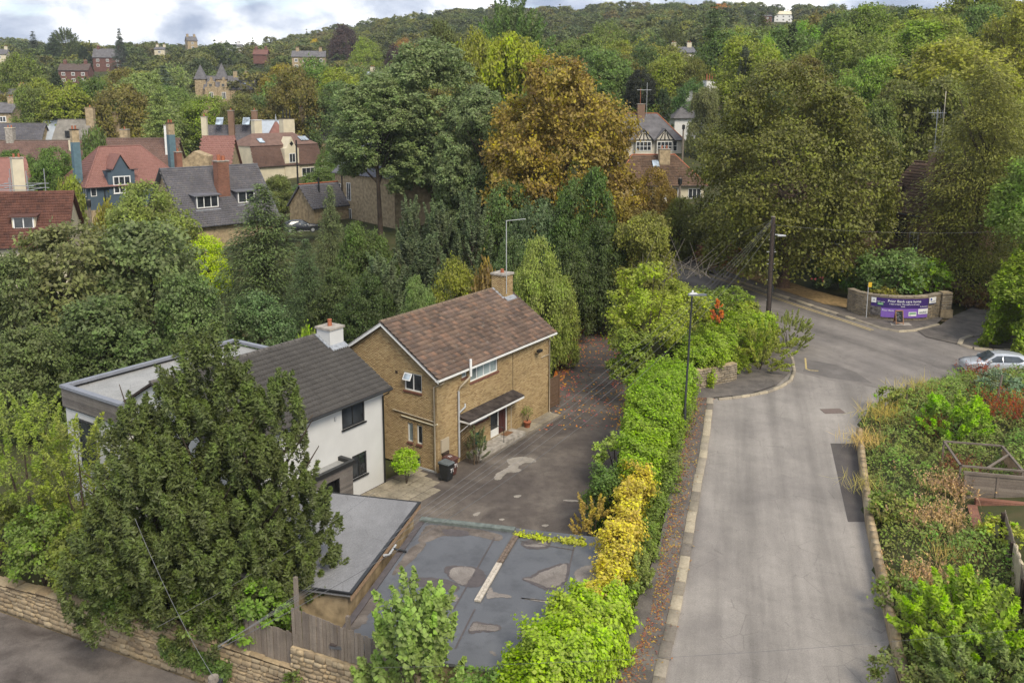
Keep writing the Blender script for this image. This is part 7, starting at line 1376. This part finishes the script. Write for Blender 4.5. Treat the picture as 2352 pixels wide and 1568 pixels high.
# big individual crowns
yr = own('right_yew_crown', crown_broad(np.random.default_rng(31), 17.5, 18, 85, 32, 50, .24, .45, (.085, .14), zmin=-.75), LEAF_NEEDLE)
tree('yew_tree', 'huge broad olive green yew on the dry verge opposite the junction', 1825, 170, 415, 80.3, None, (.066, .074, .018), base=.12, mesh=yr, g=3.1)
t = thing('trunk', None, None); bpy.data.objects.remove(t)
y_ = [o for o in bpy.data.objects if o.name.startswith('yew_tree')][-1]
b = MB(); b.tube([(0, 0, -.3), (0, 0, .3), (.05, 0, 1.6), (.1, 0, 4.5)], [.85, .62, .52, .45], simple('red_bark', (.13, .085, .06), .95, .1, .4, 8), 12); b.build('lower_trunk', y_)
ced = own('cedar_crown', crown_tier(np.random.default_rng(32), 13, 20, 30, 18, 150, .27, .42, .8, .55, .3, .03), LEAF_NEEDLE)
tree('cedar_tree', 'tall drooping golden green cedar at the right beside the brick gable house', 2270, 172, 290, 78.5, None, (.082, .09, .023), base=.04, mesh=ced, g=3.2)
CHL = leaf_mat('chestnut_leaf', .28, .045)
chs = own('chestnut_crown', crown_broad(np.random.default_rng(33), 14, 19, 52, 36, 52, .28, .4, (.10, .17)), CHL)
tree('chestnut_tree', 'bronze turning horse chestnut with orange lower leaves behind the brick house', 1295, 158, 320, 92, None, (.145, .118, .028), base=.14, mesh=chs, g=1.4)
pop = own('poplar_crown', crown_broad(np.random.default_rng(34), 11, 19, 95, 26, 44, .25, .55, (.07, .135), open_=.04))
tree('poplar_tree', 'tall loose grey green tree left of centre with bare lower limbs', 990, 108, 260, 108, None, (.10, .138, .068), base=.22, mesh=pop); tree('poplar_tree', 'drooping grey green tree in front of the solar panel house', 865, 178, 205, 104, None, (.10, .138, .066), base=.40, mesh=pop, rot=2.0); tree('poplar_tree', 'grey green tree leaning against the bronze chestnut', 1100, 215, 190, 100, None, (.095, .13, .066), base=.10, mesh=pop, rot=4.0)
syc = own('sycamore_crown', crown_broad(np.random.default_rng(35), 8.5, 10, 34, 34, 40, .25, .2, (.13, .22), zmin=-.8))
for x, yt, w, Y, c, lb, rt in ((330, 520, 290, 63, (.085, .115, .055), 'large grey green sycamore behind the white house', .3), (130, 528, 290, 60, (.095, .11, .052), 'olive tinged sycamore at the far left behind the hedge', 1.7), (10, 600, 200, 56, (.075, .10, .045), 'dark sycamore cut by the left edge', 2.6), (430, 640, 170, 58, (.07, .105, .045), 'green sycamore close behind the front yew', 3.9), (230, 690, 240, 54, (.065, .095, .042), 'low spreading green tree left of the flat roof', 5.0), (60, 760, 200, 50, (.07, .095, .04), 'low green tree at the left edge under the olive sycamore', .9)):
    tree('sycamore_tree', lb, x, yt, w, Y, None, c, base=.03, mesh=syc, rot=rt)
spr = own('spruce_crown', crown_tier(np.random.default_rng(36), 9, 15, 24, 14, 95, .30, .32, 1.0, .75, .3), LEAF_NEEDLE)
tree('spruce_tree', 'dark spruce with drooping boughs in front of the slate cottage', 600, 438, 235, 80, None, (.055, .08, .035), base=.02, mesh=spr); tree('spruce_tree', 'narrow grey green spruce in front of the small stone outbuilding', 757, 440, 98, 84, None, (.068, .09, .045), base=.02, mesh=spr, rot=1.0); tree('spruce_tree', 'small dark spruce half hidden between two broad trees', 700, 560, 120, 74, None, (.045, .07, .035), base=.02, mesh=spr, rot=2.2)
TL = [  # x, ytop, w, Y, kind, colour, name, label
 (335, 428, 205, 90, 'fine1', (.115, .15, .045), 'garden_tree', 'light green tree in front of the blue grey house'),
 (470, 545, 110, 88, 'broad2', (.22, .30, .015), 'golden_tree', 'vivid yellow green shrub tree beside the dark spruce'),
 (600, 680, 150, 62, 'oval1', (.065, .105, .05), 'garden_tree', 'small green tree just behind the white house ridge'),
 (835, 520, 140, 76, 'fine2', (.055, .085, .028), 'garden_tree', 'ivy clad dark tree behind the white chimney'),
 (880, 590, 110, 68, 'shoot1', (.085, .115, .07), 'young_poplar', 'thin silver green sapling cluster left of the brick house ridge'),
 (945, 462, 90, 84, 'shoot2', (.075, .10, .062), 'young_poplar', 'upright grey green shoots below the tall loose tree'), (1010, 470, 90, 82, 'shoot1', (.07, .098, .058), 'young_poplar', 'second upright grey green clump left of the aerial'), (1080, 452, 100, 82, 'shoot2', (.072, .10, .06), 'young_poplar', 'third upright grey green clump just left of the aerial mast'), (960, 545, 130, 76, 'shoot1', (.065, .09, .055), 'young_poplar', 'lower grey green shoots behind the brick house ridge'),
 (1165, 430, 165, 86, 'fine1', (.065, .105, .04), 'garden_tree', 'rounded green tree behind the aerial mast'), (1235, 470, 150, 80, 'broad1', (.055, .085, .045), 'garden_tree', 'blue green leafy tree above the brick chimney'), (1345, 400, 160, 80, 'fine2', (.05, .085, .025), 'garden_tree', 'dark green ivy covered tree under the bronze chestnut'), (1375, 520, 150, 76, 'fine1', (.04, .06, .022), 'garden_tree', 'dark evergreen shading the end of the drive'), (1300, 560, 130, 72, 'fine2', (.045, .065, .025), 'garden_tree', 'dark tree with grey trunk beside the leaf covered drive'),
 (1240, 560, 140, 64, 'fine1', (.135, .175, .05), 'young_sycamore', 'pale yellow green sycamore right behind the brick chimney'), (1290, 640, 90, 65, 'oval1', (.13, .165, .045), 'young_sycamore', 'pale green sycamore boughs at the right roof corner'), (1045, 602, 120, 66, 'broad2', (.125, .145, .03), 'garden_tree', 'yellowish rounded tree behind the middle of the brick roof'), (965, 645, 100, 62, 'fine2', (.095, .14, .055), 'garden_tree', 'pale green sapling behind the left end of the brick roof'), (1115, 610, 80, 66, 'bush1', (.13, .10, .04), 'garden_tree', 'brownish bush behind the brick roof ridge'), (705, 760, 60, 58, 'bush1', (.13, .19, .03), 'garden_tree', 'bright green tip beside the white chimney'),
 (840, 640, 150, 66, 'fine1', (.04, .062, .024), 'garden_tree', 'very dark tree behind the gap between the two houses'), (770, 620, 130, 70, 'fine2', (.05, .072, .03), 'garden_tree', 'dark broadleaf behind the white chimney stack'), (1180, 560, 130, 72, 'fine1', (.055, .085, .035), 'garden_tree', 'dark green tree between the aerial and the pale sycamore'),
 (1500, 395, 130, 96, 'fine1', (.13, .10, .03), 'garden_tree', 'brown green tree in front of the mossy bungalow'), (1440, 470, 130, 88, 'fine2', (.115, .095, .03), 'garden_tree', 'bronze tinted tree right of the dark ivy tree'), (1570, 460, 120, 94, 'fine1', (.085, .10, .03), 'garden_tree', 'loose olive tree beside the bungalow pole'), (1480, 500, 150, 76, 'weep1', (.12, .135, .035), 'garden_tree', 'open yellow olive tree with bare twigs above the laburnum'),
 (1622, 205, 72, 150, 'weep1', (.10, .115, .055), 'willow_tree', 'grey green weeping tree in front of the white gabled house'), (1585, 188, 75, 176, 'oval1', (.06, .11, .04), 'garden_tree', 'dark leafy tree left of the white gabled house'), (1472, 165, 66, 168, 'broad1', (.018, .022, .018), 'copper_tree', 'near black round tree above the mock Tudor roof'), (1524, 206, 40, 166, 'spire1', (.045, .07, .035), 'cypress_tree', 'small conical cypress above the mock Tudor house'),
 (1713, 112, 42, 165, 'spire2', (.05, .065, .045), 'cypress_tree', 'narrow grey green cypress left of the bright lime tree'), (1760, 94, 78, 175, 'broad2', (.13, .22, .02), 'lime_tree', 'small bright lime green tree on the right hillside'), (1822, 58, 38, 190, 'spire1', (.03, .045, .025), 'cypress_tree', 'slim dark cypress leaning beside the bright tree'), (1858, 60, 100, 200, 'oval1', (.085, .16, .025), 'lime_tree', 'bright green tall tree right of the slim cypress'), (1912, 92, 78, 170, 'tier1', (.06, .085, .08), 'cedar_tree', 'blue grey cedar on the right hillside'),
 (1640, 26, 130, 215, 'tier2', (.045, .07, .03), 'cedar_tree', 'tall dark layered cedar on the right hillside'), (1752, 36, 90, 235, 'tier1', (.055, .07, .03), 'conifer_tree', 'tall dark conifer behind the bright lime green tree'), (1690, 85, 110, 210, 'broad1', (.075, .135, .025), 'lime_tree', 'rounded fresh green tree between two dark conifers'),
 (2010, 138, 190, 130, 'fine1', (.095, .155, .03), 'ash_tree', 'light green ash above the right of the big yew'), (2090, 60, 250, 165, 'fine2', (.11, .165, .025), 'ash_tree', 'large fresh green ash rising to the top at the right'), (2190, 105, 330, 125, 'fine1', (.14, .155, .028), 'ash_tree', 'wide golden green ash behind the cedar'), (2330, 20, 200, 140, 'fine2', (.14, .155, .028), 'ash_tree', 'golden green ash in the top right corner'), (1990, 20, 180, 200, 'fine1', (.085, .125, .025), 'ash_tree', 'green tree on the slope at the top right'), (2250, -20, 220, 185, 'fine2', (.10, .125, .028), 'ash_tree', 'olive green tree cut by the top edge at the right'), (2120, 190, 190, 112, 'weep1', (.085, .10, .03), 'ash_tree', 'dark drooping tree behind the tall aerials'), (2010, 240, 150, 110, 'fine2', (.075, .10, .03), 'ash_tree', 'dark green tree between the big yew and the aerials'), (1950, 300, 130, 106, 'fine1', (.06, .085, .025), 'ash_tree', 'shadowy tree behind the right flank of the big yew'),
 (2450, 330, 270, 68, 'fine1', (.12, .185, .04), 'robinia_tree', 'pale fresh green tree overhanging the right edge'), (2350, 230, 160, 95, 'fine1', (.13, .15, .03), 'ash_tree', 'golden tree at the right edge behind the cedar'),
 (1180, 8, 190, 175, 'plume1', (.055, .09, .03), 'oak_tree', 'tallest dark green tree breaking the skyline at centre'), (1170, 90, 170, 150, 'weep1', (.155, .19, .018), 'beech_tree', 'drooping bright yellow green tree below the tallest tree'), (1090, 88, 130, 155, 'weep2', (.13, .15, .025), 'beech_tree', 'yellow olive drooping tree left of the bright one'), (1230, 200, 120, 140, 'fine1', (.055, .085, .028), 'oak_tree', 'dark tree under the bright yellow green one'), (1015, 60, 130, 210, 'fine2', (.065, .08, .03), 'oak_tree', 'dark brownish green tree left of the tallest tree'),
 (645, 155, 118, 240, 'fine1', (.13, .115, .025), 'oak_tree', 'rounded bronze green oak right of the twin spires'), (375, 158, 100, 250, 'tier1', (.06, .085, .07), 'cedar_tree', 'blue grey cedar left of the twin spired mansion'), (285, 165, 130, 260, 'broad1', (.10, .125, .03), 'oak_tree', 'large olive green tree left of the blue grey cedar'), (300, 195, 130, 215, 'fine1', (.09, .105, .028), 'oak_tree', 'olive tree above the lichen roofed cottage'), (295, 228, 130, 195, 'fine2', (.06, .085, .032), 'oak_tree', 'dark green tree right of the tall stone chimney'), (405, 205, 90, 225, 'broad1', (.095, .14, .045), 'oak_tree', 'pale round tree left below the mansion'), (475, 225, 150, 205, 'broad2', (.105, .15, .025), 'lime_tree', 'broad bright green tree below the mansion'), (550, 220, 110, 200, 'fine1', (.085, .095, .035), 'oak_tree', 'brownish loose tree below the mansion terrace'), (600, 225, 110, 205, 'fine2', (.06, .09, .04), 'oak_tree', 'dark tree at the right foot of the mansion'),
 (128, 165, 34, 235, 'spire1', (.03, .045, .028), 'cypress_tree', 'slim black green cypress near the left edge'), (75, 205, 95, 190, 'weep1', (.085, .115, .035), 'willow_tree', 'weeping tree in front of the left slate roofs'), (40, 130, 110, 260, 'broad1', (.085, .115, .03), 'oak_tree', 'green tree on the left slope above the slate roofs'), (215, 186, 120, 250, 'fine1', (.095, .125, .03), 'oak_tree', 'olive tree in the middle of the left slope'), (720, 140, 130, 240, 'broad2', (.07, .12, .03), 'oak_tree', 'fresh green tree right of the bronze oak'), (770, 195, 130, 190, 'fine1', (.065, .10, .04), 'oak_tree', 'green tree left of the tall poplar crown'),
 (125, 345, 130, 122, 'fine1', (.065, .11, .028), 'garden_tree', 'dense green tree between the scaffold and the blue grey house'), (40, 350, 120, 128, 'fine2', (.06, .10, .028), 'garden_tree', 'green tree behind the scaffolded chimney'), (160, 410, 60, 105, 'bush1', (.12, .15, .03), 'garden_tree', 'yellowish bush beside the grey shed'), (245, 470, 70, 92, 'bush1', (.13, .13, .03), 'garden_tree', 'yellow brown bush below the blue grey house'),
 (680, 428, 100, 126, 'oval1', (.055, .095, .03), 'garden_tree', 'rounded green tree below the cream mansard house'), (735, 385, 80, 130, 'oval2', (.075, .115, .04), 'garden_tree', 'round tree left of the solar panel house'), (640, 405, 60, 122, 'weep1', (.095, .12, .045), 'birch_tree', 'pale feathery birch right of the slate cottage'), (748, 350, 50, 142, 'broad1', (.06, .10, .028), 'garden_tree', 'small round bush tree right of the cream mansard house'), (215, 300, 60, 140, 'bush1', (.06, .09, .03), 'garden_tree', 'dark bush at the blue chimney foot'),
 (790, 62, 66, 470, 'broad1', (.045, .032, .036), 'copper_beech', 'dark purple beech on the far hill left of centre'), (905, 108, 50, 400, 'broad2', (.04, .028, .032), 'copper_beech', 'smaller purple beech near the yellow green beech'), (840, 92, 76, 400, 'broad1', (.115, .16, .03), 'lime_tree', 'bright green round tree between the two purple beeches'), (930, 92, 70, 430, 'broad2', (.15, .095, .03), 'oak_tree', 'rust brown tree beside the smaller purple beech'), (722, 92, 26, 560, 'broad1', (.25, .21, .02), 'maple_tree', 'small bright yellow tree on the far hill'), (1655, 12, 50, 600, 'broad1', (.22, .105, .025), 'maple_tree', 'orange tree on the right hillside near the skyline'), (1720, 18, 60, 620, 'broad2', (.05, .07, .03), 'oak_tree', 'dark tree beside the white houses on the skyline'),
 (1400, 62, 150, 250, 'fine1', (.085, .115, .035), 'ash_tree', 'tall airy tree right of centre with visible limbs'), (1335, 85, 150, 235, 'fine2', (.085, .12, .035), 'ash_tree', 'green airy tree right of the cream gable'), (1470, 110, 120, 225, 'weep1', (.14, .15, .03), 'ash_tree', 'yellow green tree behind the black round tree'), (1545, 110, 140, 220, 'broad2', (.10, .115, .03), 'oak_tree', 'broad olive tree behind the mock Tudor aerials'), (1600, 140, 90, 200, 'fine1', (.09, .10, .03), 'oak_tree', 'olive tree behind the white houses'), (1540, 58, 70, 320, 'plume1', (.06, .075, .03), 'pine_tree', 'dark pine on the right of the middle hill'), (1690, 170, 90, 195, 'weep2', (.085, .095, .03), 'oak_tree', 'dull olive tree behind the big yew top'), (1780, 150, 110, 160, 'weep1', (.10, .12, .035), 'oak_tree', 'pale olive tree above the crown of the big yew'),
 (120, 86, 70, 480, 'tier1', (.04, .06, .035), 'pine_tree', 'dark layered pine on the left skyline'), (146, 68, 70, 500, 'plume1', (.05, .07, .03), 'pine_tree', 'spreading pine left of the brick pair on the hill'), (273, 70, 40, 500, 'tier1', (.035, .05, .04), 'conifer_tree', 'dark blue conifer right of the brick pair on the hill'), (75, 78, 50, 500, 'tier2', (.045, .06, .05), 'conifer_tree', 'grey conifer on the left skyline'), (190, 108, 30, 430, 'spire1', (.03, .045, .03), 'cypress_tree', 'dark cone tree beside the dark brown brick house')]
for x, yt, w, Y, k, c, nm, lb in TL:
    bs = .03 if k[:-1] in ('bush', 'weep', 'shoot', 'spire', 'tier') else .07
    tree(nm, lb, x, yt, w, Y, k, c, base=.5 if 'near black' in lb or 'overhanging' in lb else bs)
# front left: feathery shrubs and hedge over the lane wall
for i, (u, off, w, h, c, kd, lb) in enumerate(((-.8, 2.2, 4.2, 7.6, (.12, .165, .035), 'plume', 'pale yellow green feathery tree at the left edge'), (1.8, 2.8, 3.4, 6.8, (.13, .165, .035), 'plume', 'feathery light green tree left of the flat roofed extension'), (-1.6, 1.0, 3.4, 4.2, (.085, .11, .03), 'broad', 'brownish green shrub at the left end of the lane wall'), (1.6, .9, 3.4, 3.8, (.08, .125, .03), 'broad', 'green ivy shrub over the lane wall at the left'), (4.2, 1.0, 3.2, 3.9, (.095, .125, .03), 'broad', 'mixed green shrub left of the front yew'), (10.8, .7, 2.6, 2.6, (.07, .115, .028), 'broad', 'bright ivy bush under the front yew by the boards'), (13.4, .9, 2.6, 3.4, (.085, .145, .028), 'broad', 'green leafy bush behind the lower board fence'), (7.2, .6, 3.0, 2.6, (.065, .10, .03), 'broad', 'dark ivy bush under the middle of the front yew'))):
    p = WM[lw_] @ np.array([u, off, 1.0, 1]); shrub('hedge_shrub', lb, tuple(p[:3]), w, h, c, .15, 11000 if kd == 'plume' else 9000, kd, seed=200+i, up=.9, L=(.16, .26), thick=.3, droop=.3, lobe=(.14, .24))
tag(cover('ivy', [tuple((WM[lw_] @ np.array([u, .05, 1.0, 1]))[:3]) for u in (9.2, 11, 12.6)], [.35, .4, .35], [.7, .75, .6], 8000, .11, (.055, .09, .028), None, np.random.default_rng(77), None, .2, -.4), 'dark ivy curtain hanging over the lane wall beside the boards', 'ivy')
shrub('ivy_tuft', 'small ivy tuft climbing the stone below the taller boards', tuple((WM[lw_] @ np.array([18.4, -.15, 1.4, 1]))[:3]), .7, 1.4, (.075, .11, .03), .10, 900, seed=5, stems=2); shrub('ivy_tuft', 'ivy patch hanging beside the junction of both board runs', tuple((WM[lw_] @ np.array([15.6, -.2, .4, 1]))[:3]), 1.0, 1.5, (.07, .105, .03), .10, 1300, seed=6, stems=2)
shrub('sycamore_sapling', 'young sycamore with upright leafy leaders in front of the felt garage', (-3.0, 24.6, -.6), 3.2, 5.6, (.125, .185, .055), .17, 9000, 'plume', 'tree', seed=210, up=1.5, L=(.2, .36), thick=.26, aspect=.85, taper=.8); shrub('bush', 'dark green leafy bush at the bottom edge right of the sapling', (-1.2, 23.6, -.6), 3.6, 3.7, (.085, .15, .035), .16, 12000, seed=211)
shrub('box_bush', 'bright green leafy bush growing against the white house corner', tuple(UV(-2.0, .55, 0)), 1.5, 2.0, (.15, .25, .02), .09, 14000, seed=212, lobe=(.26, .36), stems=2); shrub('bush', 'pale bush at the bottom left corner beside the lane', (-11.6, 20.6, -1.2), 3.4, 1.2, (.12, .15, .035), .13, 3500, seed=213); shrub('twig', 'sparse light green spray at the left edge over the lane', (-13.2, 23.2, -1.1), 1.2, 3.4, (.15, .18, .06), .13, 350, 'plume', 'branch', seed=214, up=1.6, thick=.12)
tw = thing('bare_branches', 'bare pale twigs reaching up above the laburnum bush', 'branch', tuple(ony(1555, 600, 62))); b = MB(); rr = random.Random(4)
for i in range(34):
    a_ = rr.uniform(0, 6.28); e_ = rr.uniform(.4, 1.3); L_ = rr.uniform(1.2, 3.8); p = np.array([rr.uniform(-2.6, 2.6), rr.uniform(-1, 1), -1.2]); d = np.array([math.cos(a_)*math.cos(e_), math.sin(a_)*math.cos(e_), math.sin(e_)]); b.tube([p, p+d*L_*.5+[0, 0, .15], p+d*L_+[0, 0, rr.uniform(-.2, .3)]], [.028, .018, .006], BARK_GREY, 5, False)
b.build('twig', tw)
# wooded hillside: the largest as single trees, the rest as one wood
taken = []
for o in bpy.data.objects:
    if o.get('category') in ('house', 'terrace', 'tower') and o.location.y > 140:
        x, y = proj(np.array(o.location)+[0, 0, 5]); taken.append((x-30, x+120, o.location.y))
BOX = [(450, 585, 150, 240, 340), (214, 284, 104, 152, 515), (138, 208, 142, 182, 418), (668, 748, 112, 152, 428), (498, 616, 98, 134, 498), (425, 450, 82, 104, 615), (1725, 1820, 22, 46, 745), (0, 20, 112, 134, 478), (0, 70, 203, 262, 222), (90, 215, 235, 322, 176), (470, 770, 262, 330, 170), (1250, 1280, 116, 142, 328), (1540, 1592, 104, 126, 298), (1545, 1690, 185, 300, 160), (1400, 1575, 262, 345, 148), (355, 382, 106, 120, 555)]
wr = np.random.default_rng(55); cand = []
Yc = 150.0
while Yc < 905:
    sp = 8.2+Yc*.0065; hw = Yc*.62+10
    for X in np.arange(-hw, hw, sp*1.02): cand.append((X+wr.normal()*sp*.33, Yc+wr.normal()*sp*.35))
    Yc += sp*(1.05 if Yc < 520 else 1.25)
cand = np.array(cand); gzc = ground(cand[:, 0], cand[:, 1]); hc_ = wr.uniform(10, 19, len(cand))*np.where(wr.random(len(cand)) < .12, .55, 1); wc_ = hc_*wr.uniform(.75, 1.1, len(cand))
px0, py1 = proj(np.c_[cand, gzc]); px1, py0 = proj(np.c_[cand, gzc+hc_]); hwpx = wc_*FPX/cand[:, 1]/2; ok = (px0 > -60) & (px0 < 2420)
for (a, c, e, f, Yh) in BOX: ok &= ~((px0+hwpx*.85 > a) & (px0-hwpx*.85 < c) & (py0 < f-3) & (py1 > e) & (cand[:, 1] < Yh+6))
ok &= ~((cand[:, 1] < 200) & (px0 < 800) & (py0 > 200)); ok &= ~((cand[:, 1] < 172) & (px0 > 1380) & (px0 < 1700))
idx = np.where(ok)[0]; d2 = (cand[idx, 1]); order = idx[np.argsort(d2/(hc_[idx]))]
PAL = [((.085, .115, .028), 'olive green'), ((.065, .105, .03), 'mid green'), ((.045, .07, .026), 'dark green'), ((.12, .15, .028), 'yellow green'), ((.098, .092, .03), 'bronze tinted'), ((.10, .135, .05), 'pale green')]
KD = [('far1', 'round'), ('far2', 'broad'), ('far3', 'domed'), ('oval1', 'upright'), ('farcone1', 'conical')]
def place(x, Y):
    side = 'left slope' if x < 420 else 'slope near the mansion' if x < 760 else 'middle hill' if x < 1250 else 'hill right of centre' if x < 1640 else 'right hillside'
    return side, ('low on' if Y < 230 else 'halfway up' if Y < 330 else 'high on')
NS = 190; cnt = 0
for i in order[:NS]:
    ci = wr.integers(len(PAL)); ki = wr.choice(5, p=[.28, .28, .24, .1, .1]); s_, u_ = place(px0[i], cand[i, 1]); lb = f'{KD[ki][1]} {PAL[ci][1]} tree {u_} the wooded {s_}'
    c = np.array(PAL[ci][0])*wr.uniform(.85, 1.15); me, lo, hi = proto(('broad1', 'fine1', 'fine2', 'oval1', 'tier2')[ki] if cand[i, 1] < 260 else KD[ki][0]); o = crown_obj('hillside_tree', me, lo, hi, None, wc_[i]*(.6 if ki == 4 else 1), hc_[i], 0, tuple(c), wr.uniform(0, 6.28)); o.location = (cand[i, 0], cand[i, 1], gzc[i]-.3-lo[2]*o.scale[2]); tag(o, lb, 'tree', lb.replace(' tree', ' trees'))
byl = {}
for o in bpy.data.objects:
    if o.name.startswith('hillside_tree'): byl.setdefault(o['label'], []).append(o)
for lb, os_ in byl.items():
    if len(os_) > 1:
        os_.sort(key=lambda o: proj(np.array(o.location))[0]); wds = ('first', 'second', 'third', 'fourth', 'fifth', 'sixth', 'seventh', 'eighth', 'ninth', 'tenth', 'eleventh', 'twelfth')
        for k, o in enumerate(os_): o['label'] = lb+', '+(('leftmost' if k == 0 else 'rightmost' if k == len(os_)-1 else wds[min(k, 11)]+' from left'))
rest = order[NS:]
def far_mesh(seed, n, leaf, cone=False):
    r = np.random.default_rng(seed); a = crown_tier(r, .55, 1.1, 11, 7, 26, .07, aspect=.5) if cone else crown_broad(r, 1.0, 1.0, 12, 16, 24, leaf, 0, (.18, .28)); return leaves_mesh('far_crown', *a[:5], LEAF_FAR, a[5])
fm_ = [far_mesh(1, 0, .065), far_mesh(2, 0, .065), far_mesh(3, 0, .065), far_mesh(4, 0, 0, True)]
# one object: points with size, turn and kind, each carrying a crown
pts = np.c_[cand[rest], gzc[rest]-.4]; wood = bpy.data.meshes.new('far_wood'); wood.vertices.add(len(pts)); wood.vertices.foreach_set('co', pts.astype(np.float32).ravel())
for nm, ty, vals in (('size', 'FLOAT_VECTOR', np.c_[wc_[rest], wc_[rest], hc_[rest]]), ('turn', 'FLOAT', wr.uniform(0, 6.28, len(rest))), ('sort', 'INT', wr.choice(4, len(rest), p=[.31, .31, .28, .10]))):
    a = wood.attributes.new(nm, ty, 'POINT'); a.data.foreach_set('vector' if ty == 'FLOAT_VECTOR' else 'value', np.asarray(vals, np.int32 if ty == 'INT' else np.float32).ravel())
wo_ = link(bpy.data.objects.new('far_wood', wood)); tag(wo_, 'mass of mixed trees covering the far hills up to the skyline', 'wood', kind='stuff')
srcs = bpy.data.collections.new('far_crowns')
for m in fm_: srcs.objects.link(bpy.data.objects.new('far_crown', m))
ng = bpy.data.node_groups.new('scatter', 'GeometryNodeTree'); ng.interface.new_socket('Geometry', in_out='INPUT', socket_type='NodeSocketGeometry'); ng.interface.new_socket('Geometry', in_out='OUTPUT', socket_type='NodeSocketGeometry')
N_ = ng.nodes; Lk = ng.links; gi = N_.new('NodeGroupInput'); go = N_.new('NodeGroupOutput'); m2p = N_.new('GeometryNodeMeshToPoints'); iop = N_.new('GeometryNodeInstanceOnPoints'); ci = N_.new('GeometryNodeCollectionInfo'); ci.inputs['Collection'].default_value = srcs; ci.inputs['Separate Children'].default_value = True; ci.inputs['Reset Children'].default_value = True
def na(nm, ty): n = N_.new('GeometryNodeInputNamedAttribute'); n.data_type = ty; n.inputs['Name'].default_value = nm; return n.outputs['Attribute']
cx = N_.new('ShaderNodeCombineXYZ'); Lk.new(na('turn', 'FLOAT'), cx.inputs[2]); Lk.new(gi.outputs[0], m2p.inputs[0]); Lk.new(m2p.outputs[0], iop.inputs['Points']); Lk.new(ci.outputs[0], iop.inputs['Instance']); iop.inputs['Pick Instance'].default_value = True; Lk.new(na('sort', 'INT'), iop.inputs['Instance Index']); Lk.new(cx.outputs[0], iop.inputs['Rotation']); Lk.new(na('size', 'FLOAT_VECTOR'), iop.inputs['Scale']); Lk.new(iop.outputs[0], go.inputs[0])
md = wo_.modifiers.new('scatter', 'NODES'); md.node_group = ng
hzm = bpy.data.materials.new('haze'); hzm.use_nodes = True; hzm.node_tree.nodes.clear(); hv = hzm.node_tree.nodes.new('ShaderNodeVolumePrincipled'); hv.inputs['Density'].default_value = HAZE; hv.inputs['Color'].default_value = (.86, .92, 1, 1); hv.inputs['Anisotropy'].default_value = .2; ho = hzm.node_tree.nodes.new('ShaderNodeOutputMaterial'); hzm.node_tree.links.new(hv.outputs[0], ho.inputs['Volume'])
b = MB(); b.box((-1500, -60, -4), (1500, 1700, 150), hzm); hz_o = b.build('haze'); tag(hz_o, 'thin pale haze over the valley', None, None, 'stuff')
print('far wood', len(rest), 'single', NS, 'trees', ntree[0])
